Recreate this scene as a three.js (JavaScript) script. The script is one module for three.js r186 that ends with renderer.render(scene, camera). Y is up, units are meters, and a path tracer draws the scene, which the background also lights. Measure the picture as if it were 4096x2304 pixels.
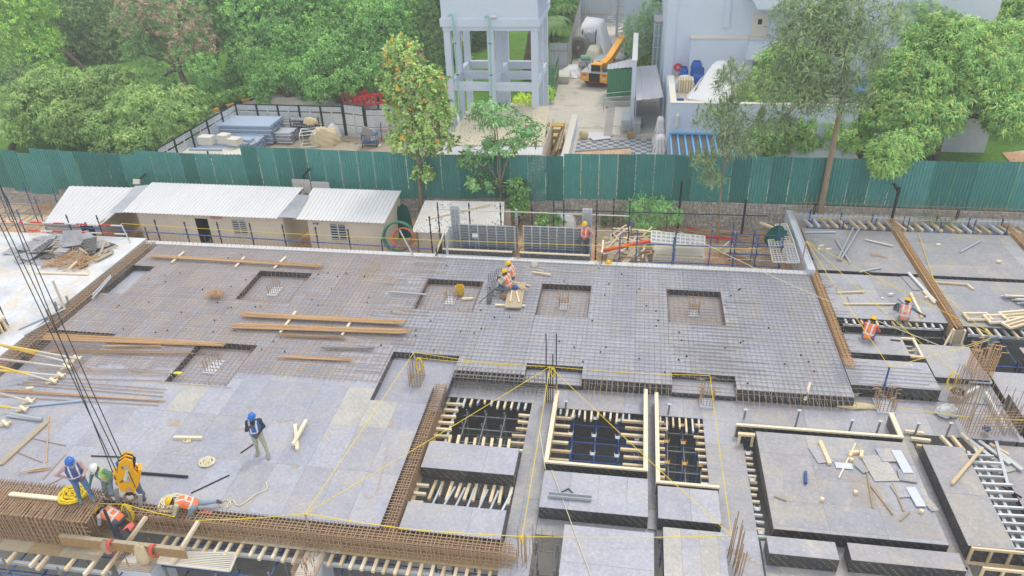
import * as THREE from 'three';
import { mergeGeometries } from 'three/addons/utils/BufferGeometryUtils.js';
// ---------- camera, sky, sun, exposure ----------
const scene = new THREE.Scene();
const camera = new THREE.PerspectiveCamera(41.98, 1024 / 576, 0.5, 600);
camera.position.set(0, 17, 0);
{
  const m = new THREE.Matrix4().set(0.98803, -0.05157, 0.14535, 0, -0.03030, 0.85916, 0.51080, 0, -0.15122, -0.50909, 0.84732, 0, 0, 0, 0, 1);
  camera.quaternion.setFromRotationMatrix(m);
}
const renderer = new THREE.WebGLRenderer({ antialias: true });
renderer.toneMapping = THREE.LinearToneMapping;
renderer.toneMappingExposure = 1.04;
renderer.shadowMap.enabled = true;
{ // overcast sky: bright zenith, paler horizon, ground below
  const w = 64, h = 32, d = new Float32Array(w * h * 4);
  for (let j = 0; j < h; j++) {
    const el = ((j + 0.5) / h - 0.5) * Math.PI, s = Math.max(0, Math.sin(el));
    const k = 1.22 * (1 + 0.35 * s) / 1.35;
    for (let i = 0; i < w; i++) { const o = (j * w + i) * 4; d[o] = k * 0.97; d[o + 1] = k * 1.0; d[o + 2] = k * 1.06; d[o + 3] = 1; }
  }
  const t = new THREE.DataTexture(d, w, h, THREE.RGBAFormat, THREE.FloatType);
  t.mapping = THREE.EquirectangularReflectionMapping; t.magFilter = t.minFilter = THREE.LinearFilter; t.needsUpdate = true;
  scene.background = t; scene.environment = t;
}
const sun = new THREE.DirectionalLight(0xfff4e4, 1.25);
sun.position.set(14, 60, -62); sun.target.position.set(0, 0, -32); scene.add(sun, sun.target);
sun.castShadow = true; sun.shadow.radius = 26; sun.shadow.mapSize.set(2048, 2048);
Object.assign(sun.shadow.camera, { left: -60, right: 60, top: 60, bottom: -60, near: 1, far: 200 });
scene.fog = new THREE.FogExp2(0xdfe6ea, 0.0017);
// ---------- helpers ----------
let seed = 7;
const rnd = () => { seed = (seed * 1664525 + 1013904223) >>> 0; return seed / 4294967296; };
const rr = (a, b) => a + (b - a) * rnd();
const V = (a) => new THREE.Vector3(a[0], a[1], a[2]);
const used = {};
function numbered(n) { const k = used[n] = (used[n] === undefined ? 0 : used[n] + 1); return k ? n + '_' + String(k).padStart(3, '0') : n; }
function part(parent, name, geo, mat, label) {
  const m = new THREE.Mesh(geo, mat); m.name = name; m.castShadow = m.receiveShadow = true; parent.add(m);
  if (label) m.userData.label = label; return m;
}
function thing(name, label, category, p = [0, 0, 0], ry = 0, group) {
  const g = new THREE.Group(); g.name = numbered(name); g.position.set(...p); g.rotation.y = ry;
  g.userData = { label, category }; if (group) g.userData.group = group; scene.add(g); return g;
}
function single(name, label, category, geo, mat, group) {
  const m = part(scene, numbered(name), geo, mat); m.userData = { label, category }; if (group) m.userData.group = group; return m;
}
function struct(name, geo, mat) { const m = part(scene, numbered(name), geo, mat); m.userData = { kind: 'structure' }; return m; }
function structG(name) { const g = new THREE.Group(); g.name = numbered(name); g.userData = { kind: 'structure' }; scene.add(g); return g; }
function stuff(parent, name, geo, mat) { const m = part(parent, name, geo, mat); m.userData.kind = 'stuff'; return m; }
// geometry (uv in metres)
function box(w, h, d, x = 0, y = 0, z = 0, ry = 0, rx = 0, rz = 0) {
  const g = new THREE.BoxGeometry(w, h, d), u = g.attributes.uv, S = [[d, h], [d, h], [w, d], [w, d], [w, h], [w, h]], o = (w * 7.31 + d * 3.17 + x * 0.73 + z * 0.41) % 5;
  for (let i = 0; i < 24; i++) { const s = S[i >> 2]; u.setXY(i, u.getX(i) * s[0] + o, u.getY(i) * s[1] + o * 0.7); }
  if (rx) g.rotateX(rx); if (rz) g.rotateZ(rz); if (ry) g.rotateY(ry);
  return g.translate(x, y, z);
}
const bb = (x0, x1, y0, y1, z0, z1) => box(x1 - x0, y1 - y0, z1 - z0, (x0 + x1) / 2, (y0 + y1) / 2, (z0 + z1) / 2);
const _m = new THREE.Matrix4(), _q = new THREE.Quaternion(), _u = new THREE.Vector3(0, 1, 0), _s1 = new THREE.Vector3(1, 1, 1);
function bar(a, b, r = 0.02, seg = 6, r2 = r) { // round bar between two points
  a = V(a); b = V(b); const d = b.clone().sub(a), L = d.length();
  const g = new THREE.CylinderGeometry(r2, r, L, seg, 1); const u = g.attributes.uv;
  for (let i = 0; i < u.count; i++) u.setXY(i, u.getX(i) * 6.28 * r, u.getY(i) * L);
  _q.setFromUnitVectors(_u, d.normalize()); g.applyMatrix4(_m.compose(a.add(b).multiplyScalar(0.5), _q, _s1)); return g;
}
function beam(a, b, w, h) { // rectangular timber / channel between two points, h in the upright sense
  a = V(a); b = V(b); const d = b.clone().sub(a), L = d.length(); d.normalize();
  let up = Math.abs(d.y) > 0.95 ? new THREE.Vector3(1, 0, 0) : new THREE.Vector3(0, 1, 0);
  const x = new THREE.Vector3().crossVectors(up, d).normalize(), y = new THREE.Vector3().crossVectors(d, x);
  const g = box(w, h, L); _m.makeBasis(x, y, d).setPosition(a.add(b).multiplyScalar(0.5)); return g.applyMatrix4(_m);
}
function rope(pts, r = 0.012, sag = 0, seg = 24, rad = 5) {
  const v = pts.map(V); if (sag && v.length === 2) v.splice(1, 0, v[0].clone().lerp(v[1], 0.5).add(new THREE.Vector3(0, -sag, 0)));
  return new THREE.TubeGeometry(new THREE.CatmullRomCurve3(v), seg, r, rad, false);
}
function coil(cx, cy, cz, R, n, r, wob = 0.3, flat = 0.5) { // tangled coil of rope
  const v = [];
  for (let i = 0; i <= n * 12; i++) { const a = i / 12 * 6.283 * 1.03, q = R * (0.55 + 0.42 * Math.sin(i * 0.23 + 1) + rr(-0.15, 0.15) * wob); v.push([cx + Math.cos(a) * q, cy + flat * R * (0.1 + 0.35 * rnd()) , cz + Math.sin(a) * q * 0.9]); }
  return new THREE.TubeGeometry(new THREE.CatmullRomCurve3(v.map(V)), n * 22, r, 5, false);
}
function lathe(pts, seg = 18) { return new THREE.LatheGeometry(pts.map((p) => new THREE.Vector2(p[0], p[1])), seg); }
const M = (gs) => mergeGeometries(gs.map((g) => { const q = g.index ? g.toNonIndexed() : g; for (const k of Object.keys(q.attributes)) if (!['position', 'normal', 'uv'].includes(k)) q.deleteAttribute(k); return q; }));
function poly(pts, h, y = 0) { // extruded plan polygon [x,z] pairs
  const s = new THREE.Shape(pts.map((p) => new THREE.Vector2(p[0], -p[1])));
  const g = new THREE.ExtrudeGeometry(s, { depth: h, bevelEnabled: false }); g.rotateX(-Math.PI / 2); return g.translate(0, y, 0);
}
// tileable noise
const PERM = new Uint8Array(512); { const p = [...Array(256).keys()]; for (let i = 255; i > 0; i--) { const j = rnd() * (i + 1) | 0; [p[i], p[j]] = [p[j], p[i]]; } for (let i = 0; i < 512; i++) PERM[i] = p[i & 255]; }
function vn(x, y, p) { // value noise, period p
  const xi = Math.floor(x), yi = Math.floor(y), fx = x - xi, fy = y - yi, s = fx * fx * (3 - 2 * fx), t = fy * fy * (3 - 2 * fy);
  const w = (a) => ((a % p) + p) % p, h = (a, b) => PERM[(PERM[w(a) & 255] + w(b)) & 255] / 255;
  const a = h(xi, yi), b = h(xi + 1, yi), c = h(xi, yi + 1), d = h(xi + 1, yi + 1);
  return a + (b - a) * s + (c - a) * t + (a - b - c + d) * s * t;
}
const FB = {};
function fbm(u, v, p, o) { // cached tileable fractal noise field
  p = p < 5.5 ? 5 : p < 8 ? 7 : p < 14 ? 11 : p < 28 ? 19 : p < 60 ? 40 : 96; let F = FB[p];
  if (!F) { F = FB[p] = new Float32Array(262144); const N = p < 12 ? 5 : p < 30 ? 4 : p < 60 ? 3 : 2; let k = 1, n = 0, q = p; for (let t = 0; t < N; t++) { for (let j = 0, i = 0; j < 512; j++) for (let x = 0; x < 512; x++, i++) F[i] += k * vn(x / 512 * q, j / 512 * q, q); n += k; k *= 0.55; q *= 2; } for (let i = 0; i < 262144; i++) F[i] /= n; }
  return F[((v * 512 | 0) & 511) * 512 + ((u * 512 | 0) & 511)];
}
function tex(n, metres, fn, srgb = true) { // fn(u,v) -> [r,g,b] 0..1 (linear if not srgb)
  const d = new Uint8Array(n * n * 4);
  for (let j = 0; j < n; j++) for (let i = 0; i < n; i++) { const c = fn(i / n, j / n), o = (j * n + i) * 4; for (let k = 0; k < 3; k++) d[o + k] = Math.max(0, Math.min(255, c[k] * 255)); d[o + 3] = 255; }
  const t = new THREE.DataTexture(d, n, n); t.wrapS = t.wrapT = THREE.RepeatWrapping; t.magFilter = THREE.LinearFilter; t.minFilter = THREE.LinearMipmapLinearFilter; t.generateMipmaps = true;
  if (srgb) t.colorSpace = THREE.SRGBColorSpace; t.repeat.set(1 / metres, 1 / metres); t.needsUpdate = true; return t;
}
const mat = (o) => new THREE.MeshStandardMaterial(Object.assign({ roughness: 0.85 }, o));
const lin = (r, g, b) => new THREE.Color().setRGB(r, g, b);
const mix = (a, b, t) => a.map((v, i) => v + (b[i] - v) * t);
const sm = (a, b, x) => { const t = Math.max(0, Math.min(1, (x - a) / (b - a))); return t * t * (3 - 2 * t); };
const add = (a, b, s = 1) => [a[0] + b[0] * s, a[1] + b[1] * s, a[2] + b[2] * s], sub = (a, b) => add(a, b, -1), nrm = (a) => { const l = Math.hypot(...a) || 1; return a.map((v) => v / l); }, crs = (a, b) => [a[1] * b[2] - a[2] * b[1], a[2] * b[0] - a[0] * b[2], a[0] * b[1] - a[1] * b[0]];
// ---------- materials ----------
const hsh = (i, j) => { let h = (i * 374761393 + j * 668265263) | 0; h = Math.imul(h ^ (h >>> 13), 1274126177); return ((h ^ (h >>> 16)) >>> 0) / 4294967296; };
function plyTex(metres, base, dust, spots, print, amt) {
  const n = 512;
  return tex(n, metres, (u, v) => {
    const a = fbm(u, v, 7, 5), b = fbm(u + 0.37, v + 0.11, 11, 4), f = fbm(u, v, 90, 2), st = fbm(u * 0.999 + v * 2, v - u, 40, 2);
    let c = mix(base, dust, Math.min(1, sm(0.5, 0.78, a) * amt + sm(0.62, 0.8, b) * 0.5 * amt));
    const g = (f - 0.5) * 0.09 + (st - 0.5) * 0.05 + (b - 0.5) * 0.06; c = c.map((x) => x + g);
    if (print) { // rows of stamped diagonal dashes
      const X = u * metres, Y = v * metres, q = ((X + Y) / 0.24) % 1, along = ((X - Y) / 0.13), k = Math.floor((X + Y) / 0.24);
      const dash = q > 0.3 && q < 0.62 && ((along + k * 0.37) % 1 + 1) % 1 < 0.62 && hsh(Math.floor(along + k * 0.37), k) > 0.12;
      if (dash) c = mix(c, print, 0.55 * sm(0.3, 0.6, fbm(u, v, 9, 3)) + 0.15);
    }
    const ci = Math.floor(u * 90), cj = Math.floor(v * 90), h = hsh(ci, cj); // cement spatter
    if (h < spots) { const px = hsh(ci + 91, cj) * 0.6 + 0.2, py = hsh(ci, cj + 57) * 0.6 + 0.2, d = Math.hypot(u * 90 - ci - px, v * 90 - cj - py); if (d < 0.12 + 0.16 * hsh(ci + 5, cj + 9)) c = mix(c, [0.86, 0.86, 0.85], 0.75); }
    return c;
  });
}
const bumpFine = tex(256, 1.2, (u, v) => { const a = fbm(u, v, 32, 3); return [a, a, a]; }, false);
const T_ply = plyTex(6.1, [0.66, 0.667, 0.712], [0.71, 0.69, 0.67], 0.035, null, 0.45);
const T_ply2 = plyTex(5.3, [0.645, 0.65, 0.69], [0.71, 0.69, 0.66], 0.03, [0.69, 0.675, 0.65], 0.55);
const T_plyR = plyTex(7.3, [0.625, 0.63, 0.665], [0.72, 0.69, 0.64], 0.045, [0.66, 0.65, 0.63], 0.7);
const T_film = plyTex(3.1, [0.25, 0.25, 0.255], [0.36, 0.35, 0.33], 0.006, [0.6, 0.57, 0.48], 0.5);
const ply = [[T_ply, 0xffffff], [T_ply, 0xf2f2f4], [T_ply2, 0xffffff], [T_ply, 0xf6f4f0], [T_ply2, 0xf4f2ee]].map(([t, c]) => mat({ map: t, color: c, roughness: 0.4, bumpMap: bumpFine, bumpScale: 0.002 }));
const plyRight = [0xffffff, 0xeeeeee, 0xf8f4ee].map((c) => mat({ map: T_plyR, color: c, roughness: 0.5, bumpMap: bumpFine, bumpScale: 0.002 }));
const plyPrint = mat({ map: plyTex(4.7, [0.69, 0.685, 0.67], [0.73, 0.71, 0.68], 0.01, [0.77, 0.75, 0.71], 0.9), roughness: 0.6 });
const film = mat({ map: T_film, roughness: 0.42, bumpMap: bumpFine, bumpScale: 0.001 });
const woodTex = tex(512, 1.4, (u, v) => { const g = fbm(u * 1, v * 1, 6, 3), s = fbm(u * 6, v, 4, 3), k = fbm(u, v, 48, 2); return mix([0.97, 0.93, 0.83], [0.89, 0.82, 0.7], s * 0.7 + g * 0.3).map((x) => x + (k - 0.5) * 0.1); });
const timber = [0xffffff, 0xf4eee4, 0xfff4e4, 0xe2d8c8].map((c) => mat({ map: woodTex, color: c }));
const oldWood = mat({ map: woodTex, color: 0xb5a894 });
const greyWood = mat({ map: woodTex, color: 0xc2c0bc, roughness: 0.95 });
const rustTex = tex(256, 0.6, (u, v) => { const a = fbm(u, v, 8, 4), b = fbm(u, v, 40, 2); return mix([0.62, 0.515, 0.415], [0.78, 0.665, 0.54], a * 0.8 + b * 0.3); });
const rust = mat({ map: rustTex, roughness: 0.9 });
const rustLight = mat({ map: rustTex, color: 0xffffff, roughness: 0.85, emissive: 0 }); rustLight.color.setRGB(1.4, 1.3, 1.08);
const rustBrown = mat({ map: rustTex, roughness: 0.9 }); rustBrown.color.setRGB(0.95, 0.95, 1.0);
const steelBar = mat({ color: lin(0.27, 0.25, 0.24), roughness: 0.6, metalness: 0.2 });
const galv = mat({ color: 0xb9bec2, roughness: 0.45, metalness: 0.35, bumpMap: bumpFine, bumpScale: 0.001 });
const alu = mat({ map: tex(256, 1.1, (u, v) => { const a = fbm(u, v, 6, 4); return mix([0.74, 0.77, 0.8], [0.88, 0.89, 0.9], a); }), roughness: 0.45, metalness: 0.3 });
const bluePaint = mat({ map: tex(256, 0.9, (u, v) => { const a = fbm(u, v, 7, 4); return mix([0.2, 0.32, 0.55], [0.36, 0.46, 0.62], sm(0.45, 0.8, a)); }), roughness: 0.55 });
const darkBlue = mat({ color: 0x2b3648, roughness: 0.6 });
const propGrey = mat({ map: tex(256, 0.8, (u, v) => { const a = fbm(u, v, 8, 4); return mix([0.45, 0.48, 0.5], [0.62, 0.62, 0.6], a); }), roughness: 0.6, metalness: 0.2 });
const conc = mat({ map: tex(512, 9, (u, v) => { const a = fbm(u, v, 4, 6), b = fbm(u + 0.3, v, 9, 4), f = fbm(u, v, 120, 2); let c = mix([0.72, 0.74, 0.77], [0.86, 0.87, 0.88], sm(0.3, 0.7, a)); c = mix(c, [0.84, 0.79, 0.71], sm(0.5, 0.75, b) * 0.6); return c.map((x) => x + (f - 0.5) * 0.08); }), roughness: 0.9, bumpMap: bumpFine, bumpScale: 0.004 });
const concPale = mat({ map: tex(512, 3, (u, v) => { const a = fbm(u, v, 5, 5), f = fbm(u, v, 60, 2); return mix([0.74, 0.77, 0.82], [0.86, 0.88, 0.91], a).map((x) => x + (f - 0.5) * 0.06); }), roughness: 0.9 });
const concDark = mat({ map: tex(512, 5, (u, v) => { const a = fbm(u, v, 5, 5), f = fbm(u, v, 60, 2); return mix([0.6, 0.59, 0.57], [0.74, 0.72, 0.69], a).map((x) => x + (f - 0.5) * 0.08); }), roughness: 0.95 });
const soilM = mat({ map: tex(512, 7, (u, v) => { const a = fbm(u, v, 5, 6), b = fbm(u + 0.4, v, 17, 4), f = fbm(u, v, 130, 2); let c = mix([0.76, 0.58, 0.43], [0.86, 0.73, 0.6], sm(0.3, 0.7, a)); c = mix(c, [0.7, 0.66, 0.6], sm(0.55, 0.75, b) * 0.7); return c.map((x) => x + (f - 0.5) * 0.18); }), roughness: 1, bumpMap: bumpFine, bumpScale: 0.02 });
const yardM = mat({ map: tex(512, 11, (u, v) => { const a = fbm(u, v, 4, 6), b = fbm(u + 0.4, v, 13, 4), f = fbm(u, v, 130, 2); let c = mix([0.76, 0.73, 0.68], [0.84, 0.81, 0.75], a); c = mix(c, [0.66, 0.63, 0.58], sm(0.58, 0.78, b) * 0.6); return c.map((x) => x + (f - 0.5) * 0.07); }), roughness: 0.95 });
const roadM = mat({ map: tex(512, 9, (u, v) => { const a = fbm(u, v, 5, 5), f = fbm(u, v, 90, 2); return mix([0.56, 0.55, 0.53], [0.7, 0.68, 0.65], a).map((x) => x + (f - 0.5) * 0.08); }), roughness: 0.95 });
const grassM = mat({ map: tex(512, 8, (u, v) => { const a = fbm(u, v, 6, 5), f = fbm(u, v, 128, 2); return mix([0.3, 0.46, 0.12], [0.42, 0.58, 0.2], a).map((x, i) => x + (f - 0.5) * (i === 2 ? 0.08 : 0.2)); }), roughness: 1, bumpMap: bumpFine, bumpScale: 0.03 });
const fenceT = tex(512, 2.6, (u, v) => { const a = fbm(u, v, 5, 5), s = fbm(u * 4, v, 4, 3), f = fbm(u, v, 80, 2); let c = mix([0.3, 0.57, 0.54], [0.36, 0.62, 0.6], a); c = mix(c, [0.55, 0.68, 0.66], sm(0.62, 0.85, s) * 0.35); return c.map((x) => x + (f - 0.5) * 0.04); });
const fenceMs = [0xf4fffc, 0xdcebe7, 0xc4dad4, 0xffffff].map((c) => mat({ map: fenceT, color: c, roughness: 0.6 }));
fenceMs.push(mat({ map: tex(512, 2.6, (u, v) => { const a = fbm(u, v, 5, 5), s = fbm(u, v, 60, 2); return mix(mix([0.31, 0.55, 0.52], [0.36, 0.6, 0.57], a), [0.75, 0.78, 0.76], sm(0.6, 0.68, s) * sm(0.35, 0.6, a) * 0.8); }), roughness: 0.6 }));
const stoneTex = tex(512, 1.7, (u, v) => { const a = fbm(u, v, 9, 5), f = fbm(u, v, 70, 2); return mix([0.7, 0.69, 0.67], [0.86, 0.85, 0.82], a).map((x) => x + (f - 0.5) * 0.12); });
const stones = [0xffffff, 0xf0eeea, 0xdcdad8, 0xf6efe6, 0xe6e0da].map((c) => mat({ map: stoneTex, color: c, roughness: 0.95, bumpMap: bumpFine, bumpScale: 0.006 }));
const mortar = mat({ color: 0x66625c, roughness: 1 });
const roofWhite = mat({ map: tex(512, 6, (u, v) => { const a = fbm(u, v, 5, 5), s = fbm(u * 4, v, 6, 3); return mix([0.8, 0.8, 0.81], [0.88, 0.88, 0.88], a * 0.6 + s * 0.4); }), roughness: 0.5 });
const roofDirty = mat({ map: tex(512, 3, (u, v) => { const a = fbm(u, v, 5, 5), s = fbm(u, v, 40, 2); return mix(mix([0.78, 0.77, 0.74], [0.9, 0.9, 0.89], a), [0.45, 0.42, 0.36], sm(0.66, 0.74, s) * sm(0.45, 0.6, a)); }), roughness: 0.65 });
const galvRoof = mat({ map: tex(512, 3, (u, v) => { const a = fbm(u, v, 5, 5), s = fbm(u * 4, v, 8, 2); return mix([0.66, 0.68, 0.71], [0.84, 0.85, 0.87], a * 0.6 + s * 0.4); }), roughness: 0.4, metalness: 0.25 });
const cabinM = mat({ map: tex(512, 4, (u, v) => { const a = fbm(u, v, 5, 5), s = fbm(u * 4, v, 6, 3), f = fbm(u, v, 30, 3); return mix(mix([0.84, 0.8, 0.73], [0.89, 0.86, 0.8], a), [0.74, 0.63, 0.45], sm(0.64, 0.85, s * 0.6 + f * 0.4) * 0.7); }), roughness: 0.7 });
const bluePlaster = mat({ map: tex(512, 8, (u, v) => { const a = fbm(u, v, 4, 5), s = fbm(u * 4, v, 5, 3); return mix([0.79, 0.835, 0.9], [0.85, 0.885, 0.935], a * 0.7 + s * 0.3); }), roughness: 0.9 });
const cream = mat({ color: 0xd8d4c8, roughness: 0.85 });
const white = mat({ color: 0xd6d7d8, roughness: 0.7 });
const black = mat({ color: 0x1c1e20, roughness: 0.7 });
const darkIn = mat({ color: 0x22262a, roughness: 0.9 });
const steelDark = mat({ color: 0x33373c, roughness: 0.55, metalness: 0.3 });
const yellowP = mat({ color: 0xf2a900, roughness: 0.4 });
const ropeY = mat({ color: 0xf0d428, roughness: 0.8 });
const ropeW = mat({ color: 0xe0d9b8, roughness: 0.9 });
const clothB = mat({ color: 0xd9c7a0, roughness: 1 });
const tarpW = new THREE.MeshPhysicalMaterial({ color: 0xe8e8e8, roughness: 0.45, side: THREE.DoubleSide });
const pvc = mat({ color: 0xa9b9cc, roughness: 0.5 });
const redM = mat({ color: 0xd0262a, roughness: 0.55 });
const orangeM = mat({ color: 0xe0552c, roughness: 0.7 });
const glassM = new THREE.MeshPhysicalMaterial({ color: 0x5a6a72, roughness: 0.08, metalness: 0.1 });
const barkM = mat({ map: tex(256, 1.2, (u, v) => { const a = fbm(u * 4, v, 4, 4); return mix([0.3, 0.25, 0.2], [0.52, 0.45, 0.37], a); }), roughness: 1, bumpMap: bumpFine, bumpScale: 0.02 });
const barkPale = mat({ map: tex(256, 1.2, (u, v) => { const a = fbm(u * 4, v, 4, 4); return mix([0.5, 0.43, 0.35], [0.7, 0.63, 0.53], a); }), roughness: 1 });
// ---------- setting: ground ----------
const FZ = -37.2; // line of the boundary wall
function sheet(name, x0, x1, z0, z1, y, m) { const g = new THREE.PlaneGeometry(x1 - x0, z1 - z0, 1, 1); g.rotateX(-Math.PI / 2); g.translate((x0 + x1) / 2, y, (z0 + z1) / 2); const p = g.attributes.position, u = g.attributes.uv; for (let i = 0; i < p.count; i++) u.setXY(i, p.getX(i), -p.getZ(i)); return struct(name, g, m); }
function flat(name, pts, y, m) { const g = new THREE.ShapeGeometry(new THREE.Shape(pts.map((p) => new THREE.Vector2(p[0], -p[1])))); g.rotateX(-Math.PI / 2); g.translate(0, y, 0); return struct(name, g, m); }
{ // rough soil strip between the deck and the boundary wall
  const g = new THREE.PlaneGeometry(90, 6.4, 220, 24); g.rotateX(-Math.PI / 2); g.translate(-36.6, -1.05, -34.05); const p = g.attributes.position, u = g.attributes.uv;
  for (let i = 0; i < p.count; i++) { const x = p.getX(i), z = p.getZ(i); p.setY(i, -1.25 + 0.22 * fbm(x / 20 + 9, z / 20 + 9, 16, 4)); u.setXY(i, x, -z); }
  g.computeVertexNormals(); struct('site_ground', g, soilM);
}
sheet('lawn', -220, 220, -320, FZ - 0.1, -0.06, grassM);
sheet('basement_floor', -80, 80, -36.9, 40, -4.5, concDark);
flat('yard_paving', [[-14, FZ - 0.2], [14, FZ - 0.2], [14, -50], [2.6, -50], [2.6, -90], [-1.4, -90], [-5.9, -84.4], [-5.4, -66.5], [-5.5, -63.8], [-7, -63.8], [-6.9, -57], [-12.4, -53], [-14, -48]], -0.03, yardM);
flat('pipe_yard_ground', [[-33, FZ - 0.2], [-14, FZ - 0.2], [-14, -47.3], [-27.3, -47.6], [-27.6, -38.6]], -0.02, mat({ map: yardM.map, color: 0xd2cac0, roughness: 1 }));
flat('drive', [[-60, -38], [-32.5, -38], [-31.5, -51.2], [-29.6, -55.4], [-27.2, -58.6], [-22, -58.8], [-18, -54.5], [-14, -52.5], [-12.4, -53], [-14, -47.9], [-28, -47.9], [-28.1, -38]], -0.025, roadM);
flat('garden_path', [[-21.5, -66], [-18.6, -66], [-18.2, -74], [-10, -86], [-60, -88], [-60, -84], [-21, -82], [-19.5, -74]], -0.028, roadM);
// retaining walls around the excavation
const wallStrip = concPale;
struct('retaining_wall', bb(-24.1, 8.1, -4.5, 0.05, -30.95, -30.62), white);
struct('retaining_wall', bb(8.1, 8.42, -4.5, 0.3, -36.9, -30.62), concPale);
struct('retaining_wall', bb(8.42, 60, -4.5, 0.2, -36.9, -36.6), concPale);
// poured slab at the left, with its cast edge
struct('concrete_slab', bb(-70, -24.1, -0.5, 0.2, -30.9, -20.2), conc);
struct('basement_wall', bb(-70, -24.2, -4.5, -0.5, -30.9, -30.6), concDark);
// ---------- formwork deck ----------
function subtract(rects, h) { const o = []; for (const [a, b, c, d] of rects) { const [e, f, g, i] = h; if (e >= b || f <= a || g >= d || i <= c) { o.push([a, b, c, d]); continue; } if (e > a) o.push([a, e, c, d]); if (f < b) o.push([f, b, c, d]); const x0 = Math.max(a, e), x1 = Math.min(b, f); if (g > c) o.push([x0, x1, c, g]); if (i < d) o.push([x0, x1, i, d]); } return o; }
const holes = [[-16.9, -14.3, -28.6, -26], [-8.77, -6.2, -28.65, -26.05], [-3.55, -1.35, -28.75, -26.15], [1.9, 4.2, -28.8, -26.15], [-16.8, -14.3, -22.75, -20.1], [-8.72, -6.08, -22.93, -19.95], [-3.43, -1.3, -22.77, -22], [1.96, 4.22, -22.8, -22], [-6.62, -6.05, -21, -14], [-23.4, -22.2, -28.5, -25.9], [-23.4, -20.6, -22.9, -20.1]];
function sheets(g, rects, y, mats, pw = 1.03, pl = 2.06, ox = -8.68, oz = -16.48, name = 'plywood_sheet') {
  for (const [a, b, c, d] of rects) {
    const x0 = Math.floor((a - ox) / pw), z0 = Math.floor((c - oz) / pl);
    for (let i = x0; ox + i * pw < b - 1e-3; i++) for (let j = z0; oz + j * pl < d - 1e-3; j++) {
      const X0 = Math.max(a, ox + i * pw) + 0.0025, X1 = Math.min(b, ox + (i + 1) * pw) - 0.0025, Z0 = Math.max(c, oz + j * pl) + 0.0025, Z1 = Math.min(d, oz + (j + 1) * pl) - 0.0025;
      if (X1 - X0 < 0.02 || Z1 - Z0 < 0.02) continue;
      const m = part(g, name, box(X1 - X0, 0.018, Z1 - Z0), mats[hsh(i * 3 + 1, j * 7 + 2) * mats.length | 0]); m.position.set((X0 + X1) / 2, y - 0.009 - 0.003 * hsh(i, j), (Z0 + Z1) / 2);
      const u = m.geometry.attributes.uv, o1 = hsh(i, j + 40) * 6, o2 = hsh(i + 40, j) * 6; for (let k = 0; k < 24; k++) u.setXY(k, u.getX(k) + o1, u.getY(k) + o2);
    }
  }
}
const deck = structG('formwork_deck');
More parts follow.
